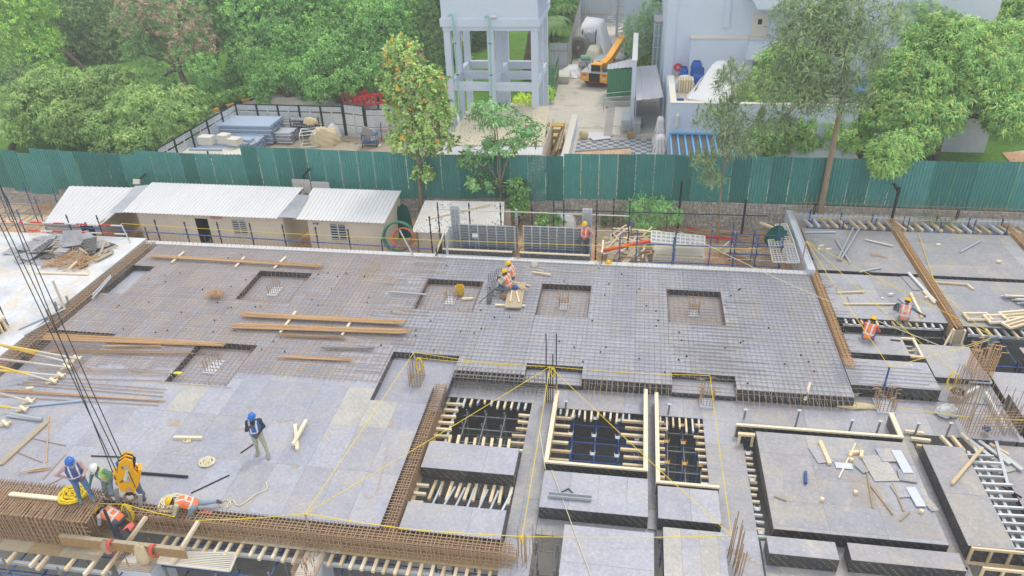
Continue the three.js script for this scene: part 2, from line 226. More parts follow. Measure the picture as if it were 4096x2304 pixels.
{
  let r = [[-23.35, -6.1, -30.6, -14.35], [-6.1, 8.2, -30.6, -22.05]];
  for (const h of holes) r = subtract(r, h);
  // sheets follow the grid, cut around the column recesses
  const m = [ply[0], ply[0], ply[1], ply[1], ply[3], ply[2]];
  const cells = []; const pw = 1.03, pl = 2.06, ox = -8.68, oz = -16.48;
  for (let i = -16; i < 18; i++) for (let j = -8; j < 3; j++) {
    let c = [[ox + i * pw, ox + (i + 1) * pw, oz + j * pl, oz + (j + 1) * pl]];
    const clip = (q, w) => q.map(([a, b, e, f]) => [Math.max(a, w[0]), Math.min(b, w[1]), Math.max(e, w[2]), Math.min(f, w[3])]).filter(([a, b, e, f]) => b - a > 0.03 && f - e > 0.03);
    let d = [...clip(c, [-23.35, -6.1, -30.6, -14.35]), ...clip(c, [-6.1, 8.2, -30.6, -22.05])];
    for (const h of holes) d = subtract(d, h);
    for (const q of d) cells.push([q, i, j]);
  }
  cells.sort((a, b) => b[0][3] - a[0][3]);
  const far = [];
  cells.forEach(([[a, b, c, d], i, j], k) => {
    const g = box(b - a - 0.005, 0.018, d - c - 0.005), u = g.attributes.uv, o1 = hsh(i, j + 40) * 6, o2 = hsh(i + 40, j) * 6; for (let t = 0; t < 24; t++) u.setXY(t, u.getX(t) + o1, u.getY(t) + o2);
    g.translate((a + b) / 2, -0.009 - 0.003 * hsh(i, j), (c + d) / 2);
    if (k < 300) part(deck, 'plywood_sheet', g, (i === -1 && j === -2) || (i === -7 && j === -2) || (i === 0 && j === -2) ? plyPrint : m[hsh(i * 3 + 1, j * 7 + 2) * m.length | 0]); else far.push(g);
  });
  if (far.length) stuff(deck, 'plywood_sheets', M(far), ply[0]);
  // column recesses: sunken soffit with film-faced upstands
  holes.forEach(([a, b, c, d], k) => {
    if (k === 8) return; const y = -0.3;
    const bot = []; for (let x = a; x < b - 0.05; x += 1.22) bot.push(bb(x + 0.002, Math.min(b, x + 1.22) - 0.002, y - 0.02, y, c, d));
    bot.forEach((g) => part(deck, 'recess_sheet', g, ply[(k + 1) % 5]));
    const e = 0.018;
    part(deck, 'upstand_board', bb(a, b, y, -0.022, c - e, c), film); part(deck, 'upstand_board', bb(a - e, a, y, -0.022, c, d), film);
    if (k < 6 && k !== 5) part(deck, 'upstand_board', bb(a, b, y, -0.022, d, d + e), film);
    part(deck, 'upstand_board', bb(b, b + e, y, -0.022, c, d), film);
  });
  // front fascia of the slab soffit and the long beam soffit below it
  for (const [a, b] of [[-6.05, -3.43], [-1.3, 1.96], [4.22, 8.2]]) part(deck, 'fascia_board', bb(a, b, -0.5, -0.022, -22.05, -22.03), film);
  for (const [a, b] of [[-3.43, -1.3], [1.96, 4.22]]) part(deck, 'fascia_board', bb(a, b, -0.5, -0.322, -22.0, -21.98), film);
  part(deck, 'fascia_board', bb(-8.72, -6.62, -0.5, -0.022, -19.95, -19.93), film);
  part(deck, 'fascia_board', bb(-6.64, -6.62, -0.5, -0.022, -20.95, -14.3), film);
  part(deck, 'fascia_board', bb(-23.37, -6.64, -0.5, -0.022, -14.35, -14.33), film);
  part(deck, 'fascia_board', bb(8.2, 8.22, -0.5, -0.022, -30.6, -22.05), film);
}
// beam soffits (sunken channels)
const soffit = structG('beam_soffit');
sheets(soffit, [[-6.6, -2.95, -22.03, -21.05], [-2.95, 3, -22.03, -20.88], [3, 4.25, -22.03, -12.5], [4.25, 9.2, -22.03, -20.15], [9.2, 13.4, -22.6, -20.9]], -0.5, [ply[2], ply[2], ply[4], ply[0]], 2.06, 1.2, 0.3, -22.03);
sheets(soffit, [[-3.02, -2.16, -21.05, -12.4], [1.09, 1.36, -20.88, -15.4], [-2.15, 1.1, -15.72, -15.12], [1.1, 3, -15.72, -15.4]], -0.5, [ply[4], ply[2], plyRight[1]], 1.0, 1.6);
sheets(soffit, [[-6.62, -6.05, -21, -14.3], [-22, -14.6, -14.3, -12.58], [-14.6, -2.6, -14.33, -13.72], [-23.45, -24.08, -30.6, -20.1]], -0.52, [oldWood, greyWood]);
sheets(soffit, [[-24.08, -23.38, -30.6, -14], [8.22, 8.62, -35, -23], [12.92, 13.38, -36, -26.2], [18.3, 18.75, -36, -24]], -0.52, [greyWood, plyRight[1]]);
sheets(soffit, [[8.62, 13.4, -24.8, -24.5], [11.3, 13.4, -26.1, -22.8], [7.95, 13.4, -22.76, -22.03], [8.62, 20, -31.15, -30.9], [9.2, 9.76, -20.9, -14], [4.3, 9.8, -15.7, -13.2]], -0.5, plyRight);
function platform(label, x0, x1, z0, z1, y, faces, mats, pw, pl, name = 'slab_form') {
  const g = thing(name, label, 'formwork');
  sheets(g, [[x0, x1, z0, z1]], y, mats, pw, pl, x0, z0); const e = 0.018, t = y - 0.022;
  if (faces.f) part(g, 'side_board', bb(x0, x1, y - faces.f, t, z1 - e, z1), film);
  if (faces.b) part(g, 'side_board', bb(x0, x1, y - faces.b, t, z0, z0 + e), film);
  if (faces.l) part(g, 'side_board', bb(x0, x0 + e, y - faces.l, t, z0 + e, z1 - e), film);
  if (faces.r) part(g, 'side_board', bb(x1 - e, x1, y - faces.r, t, z0 + e, z1 - e), film);
  return g;
}
const P2 = [ply[0], ply[1], ply[2]];
const F5 = { f: 0.48, b: 0.48, l: 0.48, r: 0.48 };
platform('grey plywood slab form right of the slanting rebar cage, behind the row of slats', -6.05, -3.05, -18.1, -16.9, 0, F5, [ply[0], ply[2], ply[2]], 2.0, 1.3);
platform('grey plywood slab form behind the right end of the front rebar cage', -6.05, -3.05, -15.45, -14.36, 0, F5, [ply[0], ply[2], ply[2]], 2.0, 1.3);
platform('slab form with a loose steel channel on it, below the larger timber-framed opening', -2.12, 1.08, -17.24, -15.71, 0, F5, [ply[0], ply[0], ply[1]], 0.86, 1.6);
platform('slab form right of the one with the steel channel', 1.37, 3.16, -17, -15.71, 0, F5, [ply[0], ply[1]], 0.95, 1.4);
platform('slab form at the bottom edge crossed by the thin white rope', -1.3, 1.24, -15.14, -12.9, 0, F5, [ply[1], ply[0]], 2.6, 1.3);
platform('slab form at the bottom edge with a cement stained sheet', 1.5, 3.2, -15.4, -12.4, 0, F5, [ply[0], plyPrint], 0.5, 3.2);
platform('large slab form littered with offcuts at the lower right', 4.6, 9.25, -19.85, -15.72, 0, F5, plyRight, 1.55, 1.0);
platform('long narrow slab form with a pole lying on it at the right edge', 9.76, 10.98, -19.84, -15.78, 0, F5, plyRight, 1.3, 2.1);
platform('low box form in front of the littered slab, left of two', 4.36, 6.2, -15.44, -14.83, 0, F5, [plyRight[0]], 2, 2, 'box_form');
platform('low box form in front of the littered slab, right of two', 6.52, 9.42, -15.47, -14.88, 0, F5, [plyRight[2]], 3, 2, 'box_form');
platform('box form with an open timber end beside the crouching worker', 8.66, 10.8, -26.05, -24.8, 0, { f: 0.48, b: 0.48, l: 0.48 }, [plyRight[0]], 2.8, 1.4, 'box_form');
platform('narrow plywood strip with loose bars left of the thin blue prop', 8.24, 11.24, -24.4, -22.78, 0, { f: 0.4, r: 0.4 }, [ply[0], ply[1]], 1.6, 1.7);
const GR = [plyRight[0], plyRight[1], plyRight[2], plyRight[1]];
platform('far slab form with crossed grey tubes lying on it', 8.66, 12.9, -35.45, -31.2, 0, F5, GR, 2.1, 1.1);
platform('far slab form right of the slanting rebar cage, at the back corner', 13.4, 18.28, -35.5, -31.15, 0, F5, GR, 2.1, 1.1);
platform('slab form behind the two bending workers with loose plywood offcuts', 8.66, 12.9, -30.9, -27.25, 0, F5, [ply[4], plyRight[1], plyRight[0], ply[2]], 2.1, 1.22);
platform('slab form under the pile of white channels at the right edge', 13.4, 19, -30.85, -27.1, 0, F5, GR, 2.1, 1.22);
platform('slab form at the far right edge beyond the last rebar cage', 18.8, 26, -35.5, -27.1, 0, F5, GR, 2.1, 1.22);
platform('low plywood walkway right of the box form, under the white rope', 11.45, 13.3, -26, -23.9, -0.25, { f: 0.25, r: 0.25 }, [plyRight[0], ply[2]], 1.3, 2.2);
platform('plywood deck around the tall wall of starter bars at right', 13.5, 24, -24.6, -20.95, -0.35, { f: 0.3, l: 0.3 }, [plyRight[2], ply[2]], 2.06, 1.1);
platform('lower plywood deck strewn with channels at the right edge', 12.1, 22, -20.6, -14, -0.45, { l: 0.2, f: 0.2 }, plyRight, 2.06, 1.1);
platform('plywood deck with an opening behind the tall starter bars at right', 16.3, 25, -26.6, -24.8, -0.25, { f: 0.3, l: 0.3 }, [plyRight[0]], 2.06, 1.1);
platform('plywood strip behind the leaning floodlight at right', 15.1, 25, -26.1, -25.7, -0.2, { f: 0.6 }, [plyRight[1]], 2.06, 1.1);
{ // spilt pigment and paint marks on the bare sheets
  const al = tex(128, 1, (u, v) => { const a = 0.55 * sm(0.35, 0.75, 0.6 * fbm(u, v, 7) + 0.4 * fbm(u, v, 40)) * Math.min(1, 6 * Math.min(u, 1 - u, v, 1 - v)); return [a, a, a]; }, false);
  const mk = (pts, c) => { const g = new THREE.BufferGeometry(); g.setAttribute('position', new THREE.Float32BufferAttribute([0, 1, 2, 0, 2, 3].flatMap((i) => [pts[i][0], 0.004, pts[i][2]]), 3)); g.setAttribute('uv', new THREE.Float32BufferAttribute([0, 0, 1, 0, 1, 1, 0, 0, 1, 1, 0, 1], 2)); g.computeVertexNormals(); part(deck, 'paint_mark', g, mat({ color: c, alphaMap: al, transparent: true, side: THREE.DoubleSide })); };
  mk([[-15.32,0,-17.69], [-14.74,0,-17.76], [-15.03,0,-18.19], [-15.54,0,-18.13]], 0xd9b060); mk([[-11.7,0,-18.31], [-10.97,0,-18.48], [-11.02,0,-18.65], [-11.76,0,-18.47]], 0xd2b68a); mk([[-7.63,0,-18.56], [-7.44,0,-18.58], [-7.55,0,-19.02], [-7.74,0,-19]], 0xd9b878); mk([[-7.5,0,-15.38], [-7.07,0,-15.39], [-7.12,0,-15.56], [-7.55,0,-15.56]], 0xcdb79a); mk([[-7.15,0,-15.42], [-7.02,0,-15.44], [-7.31,0,-17.88], [-7.44,0,-17.87]], 0xcdb79a); mk([[-10.15,0,-16.3], [-9.9,0,-16.34], [-9.98,0,-16.52], [-10.23,0,-16.49]], 0xd0b47c); mk([[-13.12,0,-17.78], [-12.17,0,-17.89], [-12.25,0,-18.05], [-13.2,0,-17.94]], 0xd6b884); mk([[-9.54,0,-17.83], [-9.39,0,-17.85], [-9.51,0,-18.17], [-9.66,0,-18.15]], 0xd6c08c);
  mk([[5.76,0,-17.22], [6.43,0,-17.3], [6.58,0,-18.05], [5.89,0,-17.97]], 0xd8cfc2); mk([[6.83,0,-16.83], [8.14,0,-16.82], [8.17,0,-18.15], [7.07,0,-18.2]], 0xcbb9a2); mk([[7.72,0,-15.8], [9.3,0,-15.8], [9.17,0,-16.78], [7.78,0,-16.61]], 0xcfc4b6); mk([[1.97,0,-13.77], [3.16,0,-13.92], [3.16,0,-15.3], [2.01,0,-15.39]], 0xd2d0cc); mk([[4.81,0,-17.01], [5.1,0,-17.05], [5.24,0,-18.22], [4.97,0,-18.19]], 0xdcd8d2); mk([[-12.18,0,-28.15], [-11.16,0,-28.25], [-11.24,0,-30.25], [-12.42,0,-30.14]], 0xcfb88e);
}
// ---------- reinforcement ----------
function rods(list, r = 0.008) { // many thin 4-sided bars as one geometry: [ax,ay,az,bx,by,bz]
  const n = list.length, pos = new Float32Array(n * 24), nor = new Float32Array(n * 24), uv = new Float32Array(n * 16), idx = [];
  const d = new THREE.Vector3(), e = new THREE.Vector3(), f = new THREE.Vector3(), t = new THREE.Vector3();
  list.forEach((b, k) => {
    d.set(b[3] - b[0], b[4] - b[1], b[5] - b[2]); const L = d.length(); d.normalize(); t.set(0, 1, 0); if (Math.abs(d.y) > 0.9) t.set(1, 0, 0);
    e.crossVectors(d, t).normalize(); f.crossVectors(e, d); const q = b[6] || r;
    for (let s = 0; s < 2; s++) for (let c = 0; c < 4; c++) {
      const a = c * 1.5708 + 0.7854, ca = Math.cos(a), sa = Math.sin(a), o = (k * 8 + s * 4 + c), nx = e.x * ca + f.x * sa, ny = e.y * ca + f.y * sa, nz = e.z * ca + f.z * sa;
      pos.set([b[s * 3] + nx * q, b[s * 3 + 1] + ny * q, b[s * 3 + 2] + nz * q], o * 3); nor.set([nx, ny, nz], o * 3); uv.set([c * 0.02 + k * 0.13, s * L + k * 0.37], o * 2);
    }
    for (let c = 0; c < 4; c++) { const a = k * 8 + c, b2 = k * 8 + (c + 1) % 4; idx.push(a, a + 4, b2, b2, a + 4, b2 + 4); }
    const z = k * 8; idx.push(z, z + 1, z + 2, z, z + 2, z + 3, z + 4, z + 6, z + 5, z + 4, z + 7, z + 6);
  });
  const g = new THREE.BufferGeometry(); g.setAttribute('position', new THREE.BufferAttribute(pos, 3)); g.setAttribute('normal', new THREE.BufferAttribute(nor, 3)); g.setAttribute('uv', new THREE.BufferAttribute(uv, 2)); g.setIndex(idx); return g;
}
const path = (pts) => { const o = []; for (let i = 0; i + 1 < pts.length; i++) o.push([...pts[i], ...pts[i + 1]]); return o; };
{ // the mats on the deck: lower bars run across, upper bars run away
  const lim = (x) => x < -16.8 ? -20.75 + 0.25 * Math.sin(x * 3) : x < -14.2 ? -19.9 : x < -8.75 ? -20.95 : x < -6.1 ? -22.95 : -21.55;
  const inHole = (x, z, m = 0) => holes.slice(0, 10).some(([a, b, c, d], i) => i !== 8 && x > a + m && x < b - m && z > c + m && z < d - m);
  const runX = (z, x0, x1, y, out) => { let s = x0; const st = 0.1; let on = false, a = 0; for (let x = x0; x <= x1 + st; x += st) { const ok = x <= x1 && z <= lim(x) && !inHole(x, z); if (ok && !on) { on = true; a = x; } if (!ok && on) { on = false; const j = rr(-0.1, 0.14); if (x - a > 0.3) out.push([a - j, y, z, x + rr(-0.05, 0.2), y + rr(-0.004, 0.004), z + rr(-0.025, 0.025)]); } } };
  const runZ = (x, z0, z1, y, out) => { const st = 0.1; let on = false, a = 0; for (let z = z0; z <= z1 + st; z += st) { const ok = z <= z1 && z <= lim(x) && !inHole(x, z); if (ok && !on) { on = true; a = z; } if (!ok && on) { on = false; if (z - a > 0.3) out.push([x, y, a - rr(0, 0.12), x + rr(-0.025, 0.025), y, z + rr(-0.05, 0.15)]); } } };
  const lo = [], up = [], lo2 = [], up2 = [];
  for (let z = -30.5; z < -19.8; z += 0.142) runX(z + rr(-0.02, 0.02), -23.3, -9.4 + rr(-1.5, 1.5), 0.035, lo);
  for (let z = -30.5; z < -21.5; z += 0.236) runX(z + rr(-0.02, 0.02), -9.6 + rr(-1, 1), 8.7 + rr(-0.3, 0.4), 0.035, lo2);
  for (let x = -23.2; x < -8.8; x += 0.2) runZ(x + rr(-0.02, 0.02), -30.6, -19.7, 0.055, up);
  for (let x = -8.8; x < 8.2; x += 0.188) runZ(x + rr(-0.02, 0.02), -30.6, -21.5, 0.055, up2);
  // laps where two lengths lie side by side
  for (let z = -28; z < -22.2; z += 0.236) { const c = rr(3, 4.6); lo2.push([c - 1.2, 0.035, z + 0.05, c + rr(0.6, 1.4), 0.035, z + 0.06]); }
  for (let z = -24; z < -22.7; z += 0.22) lo2.push([7.8, 0.03, z + 0.06, 11.2 + rr(-0.3, 0.2), 0.03, z + 0.1]);
  // bars on the recess floors, their ends bent up
  const rec = [];
  holes.slice(0, 5).forEach(([a, b, c, d]) => { const y = -0.25; for (let x = a + 0.12; x < b; x += 0.21) { rec.push(...path([[x, -0.02 + rr(0.05, 0.15), c + 0.03], [x, y, c + 0.06], [x, y, d - 0.06], [x + rr(-0.03, 0.03), 0.1 + rr(0, 0.08), d - 0.03]])); } for (let z = c + 0.12; z < d; z += 0.21) rec.push(...path([[a + 0.02, 0.1 + rr(0, 0.06), z], [a + 0.05, y + 0.02, z], [b - 0.05, y + 0.02, z], [b - 0.02, 0.1 + rr(0, 0.1), z]])); });
  // bars bent down over the front fascia
  const fr = []; for (let x = -1.2; x < 8; x += 0.2) { if (x > 1.95 && x < 4.2) continue; fr.push([x, 0.05, -22.1, x + rr(-0.03, 0.03), -0.32 + rr(-0.1, 0.1), -21.6 + rr(-0.15, 0.2)]); }
  for (let x = -3.3; x < -1.3; x += 0.2) fr.push([x, 0.06, -22.9, x, -0.2, -22.72]); for (let x = 2; x < 4.2; x += 0.2) fr.push([x, 0.06, -22.9, x, -0.2, -22.75]); for (let x = -8.6; x < -6.2; x += 0.17) fr.push([x, 0.06, -23, x, -0.2, -22.88]);
  const mat1 = thing('rebar_mat', 'brown rusty reinforcement mat over the left half of the deck', 'rebar'); stuff(mat1, 'lower_bars', rods(lo, 0.0085), rustBrown); stuff(mat1, 'upper_bars', rods(up, 0.0085), rustBrown); stuff(mat1, 'recess_bars', rods(rec.slice(0, rec.length), 0.009), rust);
  const mat2 = thing('rebar_mat', 'grey reinforcement mat over the right half of the deck', 'rebar'); stuff(mat2, 'lower_bars', rods(lo2, 0.0085), steelBar); stuff(mat2, 'upper_bars', rods(up2, 0.0085), steelBar); stuff(mat2, 'bent_bars', rods(fr, 0.009), rustLight);
  const cov = []; for (let i = 0; i < 110; i++) { const x = rr(-22, 8), z = rr(-30, -22.4); if (!inHole(x, z)) cov.push(box(0.05, 0.04, 0.05, x, 0.03, z, rnd())); }
  const c = stuff(scene, 'cover_blocks', M(cov), black); c.userData = { label: 'small dark spacer blocks scattered under the reinforcement mats', category: 'spacers', kind: 'stuff' };
}
function cage(label, ax, s0, s1, c0, c1, y0, y1, sp, nTop, nSide, m, opt = {}) { // ax: running axis
  const g = thing('rebar_cage', label, 'rebar cage'), mk = (s, y, c) => ax === 'x' ? [s, y, c] : [c, y, s], r = opt.r || 0.013;
  const lb = (y, c, q = 0.016) => { const a = mk(s0 + rr(-0.15, 0), y, c), b = mk(s1 + rr(0, 0.15), y, c); part(g, 'main_bar', rods([[...a, ...b]], q), m); };
  for (let i = 0; i < nTop; i++) { const c = c0 + (c1 - c0) * (i + 0.5) / nTop + rr(-0.02, 0.02); lb(y1 - 0.03 - (i % 2) * 0.04, c); lb(y0 + 0.03, c); if (opt.dbl) lb(y1 - 0.12, c + 0.02); }
  for (let i = 1; i <= nSide; i++) { const y = y0 + (y1 - y0) * i / (nSide + 1); lb(y, c0 + 0.02, 0.011); lb(y, c1 - 0.02, 0.011); }
  const ring = (q) => rods([[...mk(0, y0, c0), ...mk(0, y1, c0)], [...mk(0, y1, c0), ...mk(q, y1, c1)], [...mk(q, y1, c1), ...mk(q, y0, c1)], [...mk(q, y0, c1), ...mk(0, y0, c0)], [...mk(0, y1, c0), ...mk(0.05, y1 + 0.05, c0 - 0.04)]].concat(opt.inner ? [[...mk(0.02, y0, (c0 * 2 + c1) / 3), ...mk(0.02, y1, (c0 * 2 + c1) / 3)], [...mk(0.02, y0, (c0 + c1 * 2) / 3), ...mk(0.02, y1, (c0 + c1 * 2) / 3)], [...mk(0, y1 + 0.02, c0), ...mk(0.16, y1 + 0.02, c1)]] : []), r);
  const rg = [ring(0), ring(0.02), ring(-0.02)];
  let k = 0; for (let s = s0 + 0.05; s < s1; s += sp) { const t = part(g, 'stirrup', rg[k++ % 3], m); const j = s + rr(-0.02, 0.02); if (ax === 'x') t.position.x = j; else t.position.z = j; }
  return g;
}
cage('huge deep brown rebar cage where the man in the navy vest stands', 'x', -21.5, -14.95, -14.2, -12.95, -0.48, 0.55, 0.1, 9, 5, rust, { inner: 1, r: 0.015 });
cage('long rusty rebar cage along the front edge of the deck', 'x', -14.9, -2.65, -14.22, -13.8, -0.48, 0.12, 0.13, 4, 2, rust, { dbl: 1 });
cage('rebar cage slanting up between the bare plywood deck and the openings', 'z', -21, -14.3, -6.5, -6.14, -0.45, 0.12, 0.11, 4, 3, rustBrown);
cage('grey rebar cage in the sunken beam behind the first opening', 'x', -6, -2.7, -21.95, -21.45, -0.4, 0.12, 0.17, 4, 1, steelBar);
cage('rebar cage along the right edge of the mat, left of the crouching worker', 'z', -31.9, -23.8, 8.26, 8.58, -0.4, 0.12, 0.12, 4, 2, rustLight);
cage('rebar cage running between the far slab forms to the timber stop end', 'z', -36.8, -26.9, 12.96, 13.3, -0.4, 0.14, 0.12, 4, 2, rustLight);
cage('rebar cage at the far right corner beyond the last slab form', 'z', -37, -27, 18.34, 18.7, -0.4, 0.14, 0.13, 4, 2, rustLight);
cage('rusty rebar cage along the edge of the poured slab at left', 'z', -30.6, -19.6, -24.02, -23.45, -0.42, 0.16, 0.16, 5, 2, rust);
function barPile(label, a, b, n, w, m, opt = {}) {
  const A = V(a), B = V(b), d = B.clone().sub(A).normalize(), s = new THREE.Vector3(-d.z, 0, d.x), L = [];
  for (let i = 0; i < n; i++) { const t = (i % Math.ceil(n / 2)) / Math.ceil(n / 2) - 0.5, h = i < n / 2 ? 0 : 0.022, e = rr(-0.25, 0.25), o = t * w + rr(-0.02, 0.02), o2 = t * w * (opt.fan || 1) + rr(-0.03, 0.03); L.push([A.x + s.x * o + d.x * e, A.y + h, A.z + s.z * o + d.z * e, B.x + s.x * o2 + d.x * e, B.y + h, B.z + s.z * o2 + d.z * e]); }
  return single('rebar_bundle', label, 'rebar', rods(L, opt.r || 0.012), m, opt.group);
}
barPile('long bundle of orange bars on timbers near the back edge of the mat', [-22.83,.14,-29.22], [-14.15,.14,-29.06], 26, 0.22, rustLight);
barPile('upper of two thick bar bundles lying in the middle of the mat', [-15.69,.14,-24.64], [-9.01,.14,-24.75], 40, 0.3, rustLight);
barPile('lower of two thick bar bundles lying in the middle of the mat', [-15.74,.14,-23.77], [-8.6,.14,-24.13], 40, 0.32, rustLight);
barPile('short bar bundle with hooked ends in front of the two thick bundles', [-13.64,.08,-23.41], [-11.06,.08,-23.48], 12, 0.16, rust);
barPile('faint thin bar bundle right of the hooked bundle', [-11.56,.08,-22.72], [-9.61,.08,-22.9], 10, 0.12, steelBar);
barPile('small yellowish bundle of straight bars near the front of the mat', [-12.88,.08,-21.99], [-10.29,.08,-22.08], 14, 0.14, rustLight);
barPile('long fanning bundle of thin bars across the left of the mat', [-23.49,.08,-22.21], [-15.78,.08,-22.5], 22, 0.5, rustLight, { fan: 0.4 });
barPile('short tidy yellow bundle in front of the fanning bars', [-20.47,.08,-21.88], [-18.18,.08,-22.13], 10, 0.1, rustLight);
barPile('spray of loose bars reaching from the left edge to the recess', [-22.32,.09,-21.32], [-16.6,.09,-21.82], 8, 0.3, rust, { fan: 0.3 });
barPile('thin bundle on the bare deck ending short of the blue helmeted man', [-22.55,.05,-18.8], [-16.14,.05,-18.95], 7, 0.16, rustLight, { fan: 0.5 });
let lbn = 0; for (const [a, b] of [[[-22.23,.04,-20.23], [-16.79,.04,-20.56]], [[-22.04,.05,-20.11], [-16.63,.05,-20.39]], [[-21.97,.04,-19.7], [-16.87,.04,-20.1]], [[-22.13,.04,-19.61], [-16.39,.04,-19.63]], [[-22.22,.04,-19.43], [-16.43,.04,-19.44]], [[-22.35,.03,-19.29], [-16.31,.03,-19.23]], [[-22.44,.03,-18.54], [-16.21,.03,-18.74]], [[-22.27,.05,-20.28], [-16.96,.05,-20.72]]].sort((p, q) => p[1][2] - q[1][2]))
  single('loose_bar', 'long rusty bar loose across the left deck, ' + ['first', 'second', 'third', 'fourth', 'fifth', 'sixth', 'seventh', 'last'][lbn++] + ' counted from the back', 'rebar', rods([[...a, ...b]], 0.014), rust, 'loose bars fanned over the left deck');
// starter bars standing on column heads
function starter(label, c, w, d, y, n, m, hs, opt = {}) { // c centre [x,z]; n bars; hs heights
  const g = thing('column_starter', label, 'column', [c[0], y, c[1]]);
  const t = opt.stub || 0.06; part(g, 'column_head', box(w, t, d, 0, t / 2, 0), opt.mat || concPale);
  for (let i = 0; i < n; i++) { const a = i / n * 4, s = Math.floor(a), f = a - s, x = (s === 0 ? f - 0.5 : s === 1 ? 0.5 : s === 2 ? 0.5 - f : -0.5) * w * 0.82, z = (s === 0 ? -0.5 : s === 1 ? f - 0.5 : s === 2 ? 0.5 : 0.5 - f) * d * 0.82, h = hs * rr(0.8, 1.15); const q = [[x, t - 0.02, z], [x + rr(-0.03, 0.03), h, z + rr(-0.03, 0.03)]]; if (opt.hook) q.push([q[1][0] + Math.sign(x || 1) * rr(0.1, 0.25), h + rr(-0.02, 0.05), q[1][2]]); part(g, 'starter_bar', rods(path(q), opt.r || 0.014), m); }
  for (let k = 0; k < (opt.ties || 0); k++) { const h = t + 0.06 + k * (opt.ts || 0.09), W = w * 0.45, Dd = d * 0.45; part(g, 'tie', rods([[-W, h, -Dd, W, h, -Dd], [W, h, -Dd, W, h, Dd], [W, h, Dd, -W, h, Dd], [-W, h, Dd, -W, h, -Dd]], 0.008), m); }
  return g;
}
starter('rusty starter bars in the recess left of the thick bar bundles', [-15.63,-27.23], 0.45, 0.75, -0.3, 14, rust, 0.55);
starter('starter bars beside the yellow bucket', [-7.45,-27.29], 0.45, 0.65, -0.3, 12, rust, 0.55, { hook: 1 });
starter('starter bars in the recess right of the seated workers', [-2.45,-27.31], 0.45, 0.5, -0.3, 12, rust, 0.6, { hook: 1, ties: 3 });
starter('starter bars in the rightmost recess of the grey mat', [3.02,-27.39], 0.45, 0.55, -0.3, 12, rust, 0.6, { hook: 1, ties: 3 });
starter('starter bars in the recess nearest the bare plywood', [-15.61,-21.5], 0.5, 0.85, -0.3, 14, rust, 0.5, { hook: 1 });
starter('column head with dense ties below the hanging yellow rope coil', [-7.44,-21.6], 0.5, 0.8, -0.5, 16, rust, 1.0, { ties: 6, stub: 0.15, ts: 0.12 });
starter('tied starter bars where the yellow rope turns the corner above the wide beam', [3.19,-21.79], 0.5, 0.7, -0.5, 14, rust, 0.8, { hook: 1, ties: 4 });
starter('tied starter bars at the foot of the thin blue prop', [9.31,-22.25], 0.6, 0.8, -0.5, 16, rust, 0.7, { hook: 1, ties: 4 });
starter('dense round column cage beside the leaning floodlight', [13.03,-24.26], 0.75, 0.75, -0.4, 22, rustLight, 1.35, { hook: 1, ties: 8, ts: 0.13 });
{ // tall pair at the rope junction
  const g = thing('column_starter', 'tall dark vertical bars at the middle rope junction', 'column'); const b = [-2.38,-.5,-21.17];
  [[-0.12, 3], [0.02, 1.5], [0.1, 2.1], [0.22, 2.95], [-0.05, 1.1]].forEach(([dx, h]) => part(g, 'starter_bar', rods([[b[0] + dx, -0.5, b[2] - dx * 0.4, b[0] + dx, -0.5 + h, b[2] - dx * 0.4]], 0.025), steelDark)); for (let k = 0; k < 7; k++) { const h = -0.4 + k * 0.12; part(g, 'tie', rods([[b[0] - 0.16, h, b[2] - 0.15, b[0] + 0.25, h, b[2] - 0.15], [b[0] + 0.25, h, b[2] - 0.15, b[0] + 0.25, h, b[2] + 0.15], [b[0] + 0.25, h, b[2] + 0.15, b[0] - 0.16, h, b[2] + 0.15], [b[0] - 0.16, h, b[2] + 0.15, b[0] - 0.16, h, b[2] - 0.15]], 0.01), rust); }
}
{ // wall of starter bars at right: two rows with horizontal ties
  const g = thing('wall_starter', 'wall of tall thin rusty starter bars at the right', 'rebar'), a = [11.51,-.35,-22.71], b = [11.53,-.35,-20.88], c = [13.19,-.35,-21.07];
  const row = (p, q, n, h0, h1) => { for (let i = 0; i <= n; i++) { const t = i / n, x = p[0] + (q[0] - p[0]) * t, z = p[2] + (q[2] - p[2]) * t; part(g, 'starter_bar', rods([[x, -0.35, z, x + rr(-0.05, 0.05), -0.35 + rr(h0, h1), z + rr(-0.05, 0.05)]], 0.012), rust); } };
  row(a, b, 13, 1.2, 1.9); row(b, c, 15, 0.9, 1.6); row([a[0] + 0.3, 0, a[2] - 0.1], [c[0], 0, b[2] - 0.6], 16, 0.9, 1.5);
  for (let k = 0; k < 6; k++) { const h = -0.2 + k * 0.13; part(g, 'tie', rods([[a[0], h, a[2], b[0], h, b[2]], [b[0], h, b[2] + 0.05, c[0], h, c[2]], [b[0], h, b[2] - 0.25, c[0], h, c[2] - 0.25]], 0.009), rust); }
}
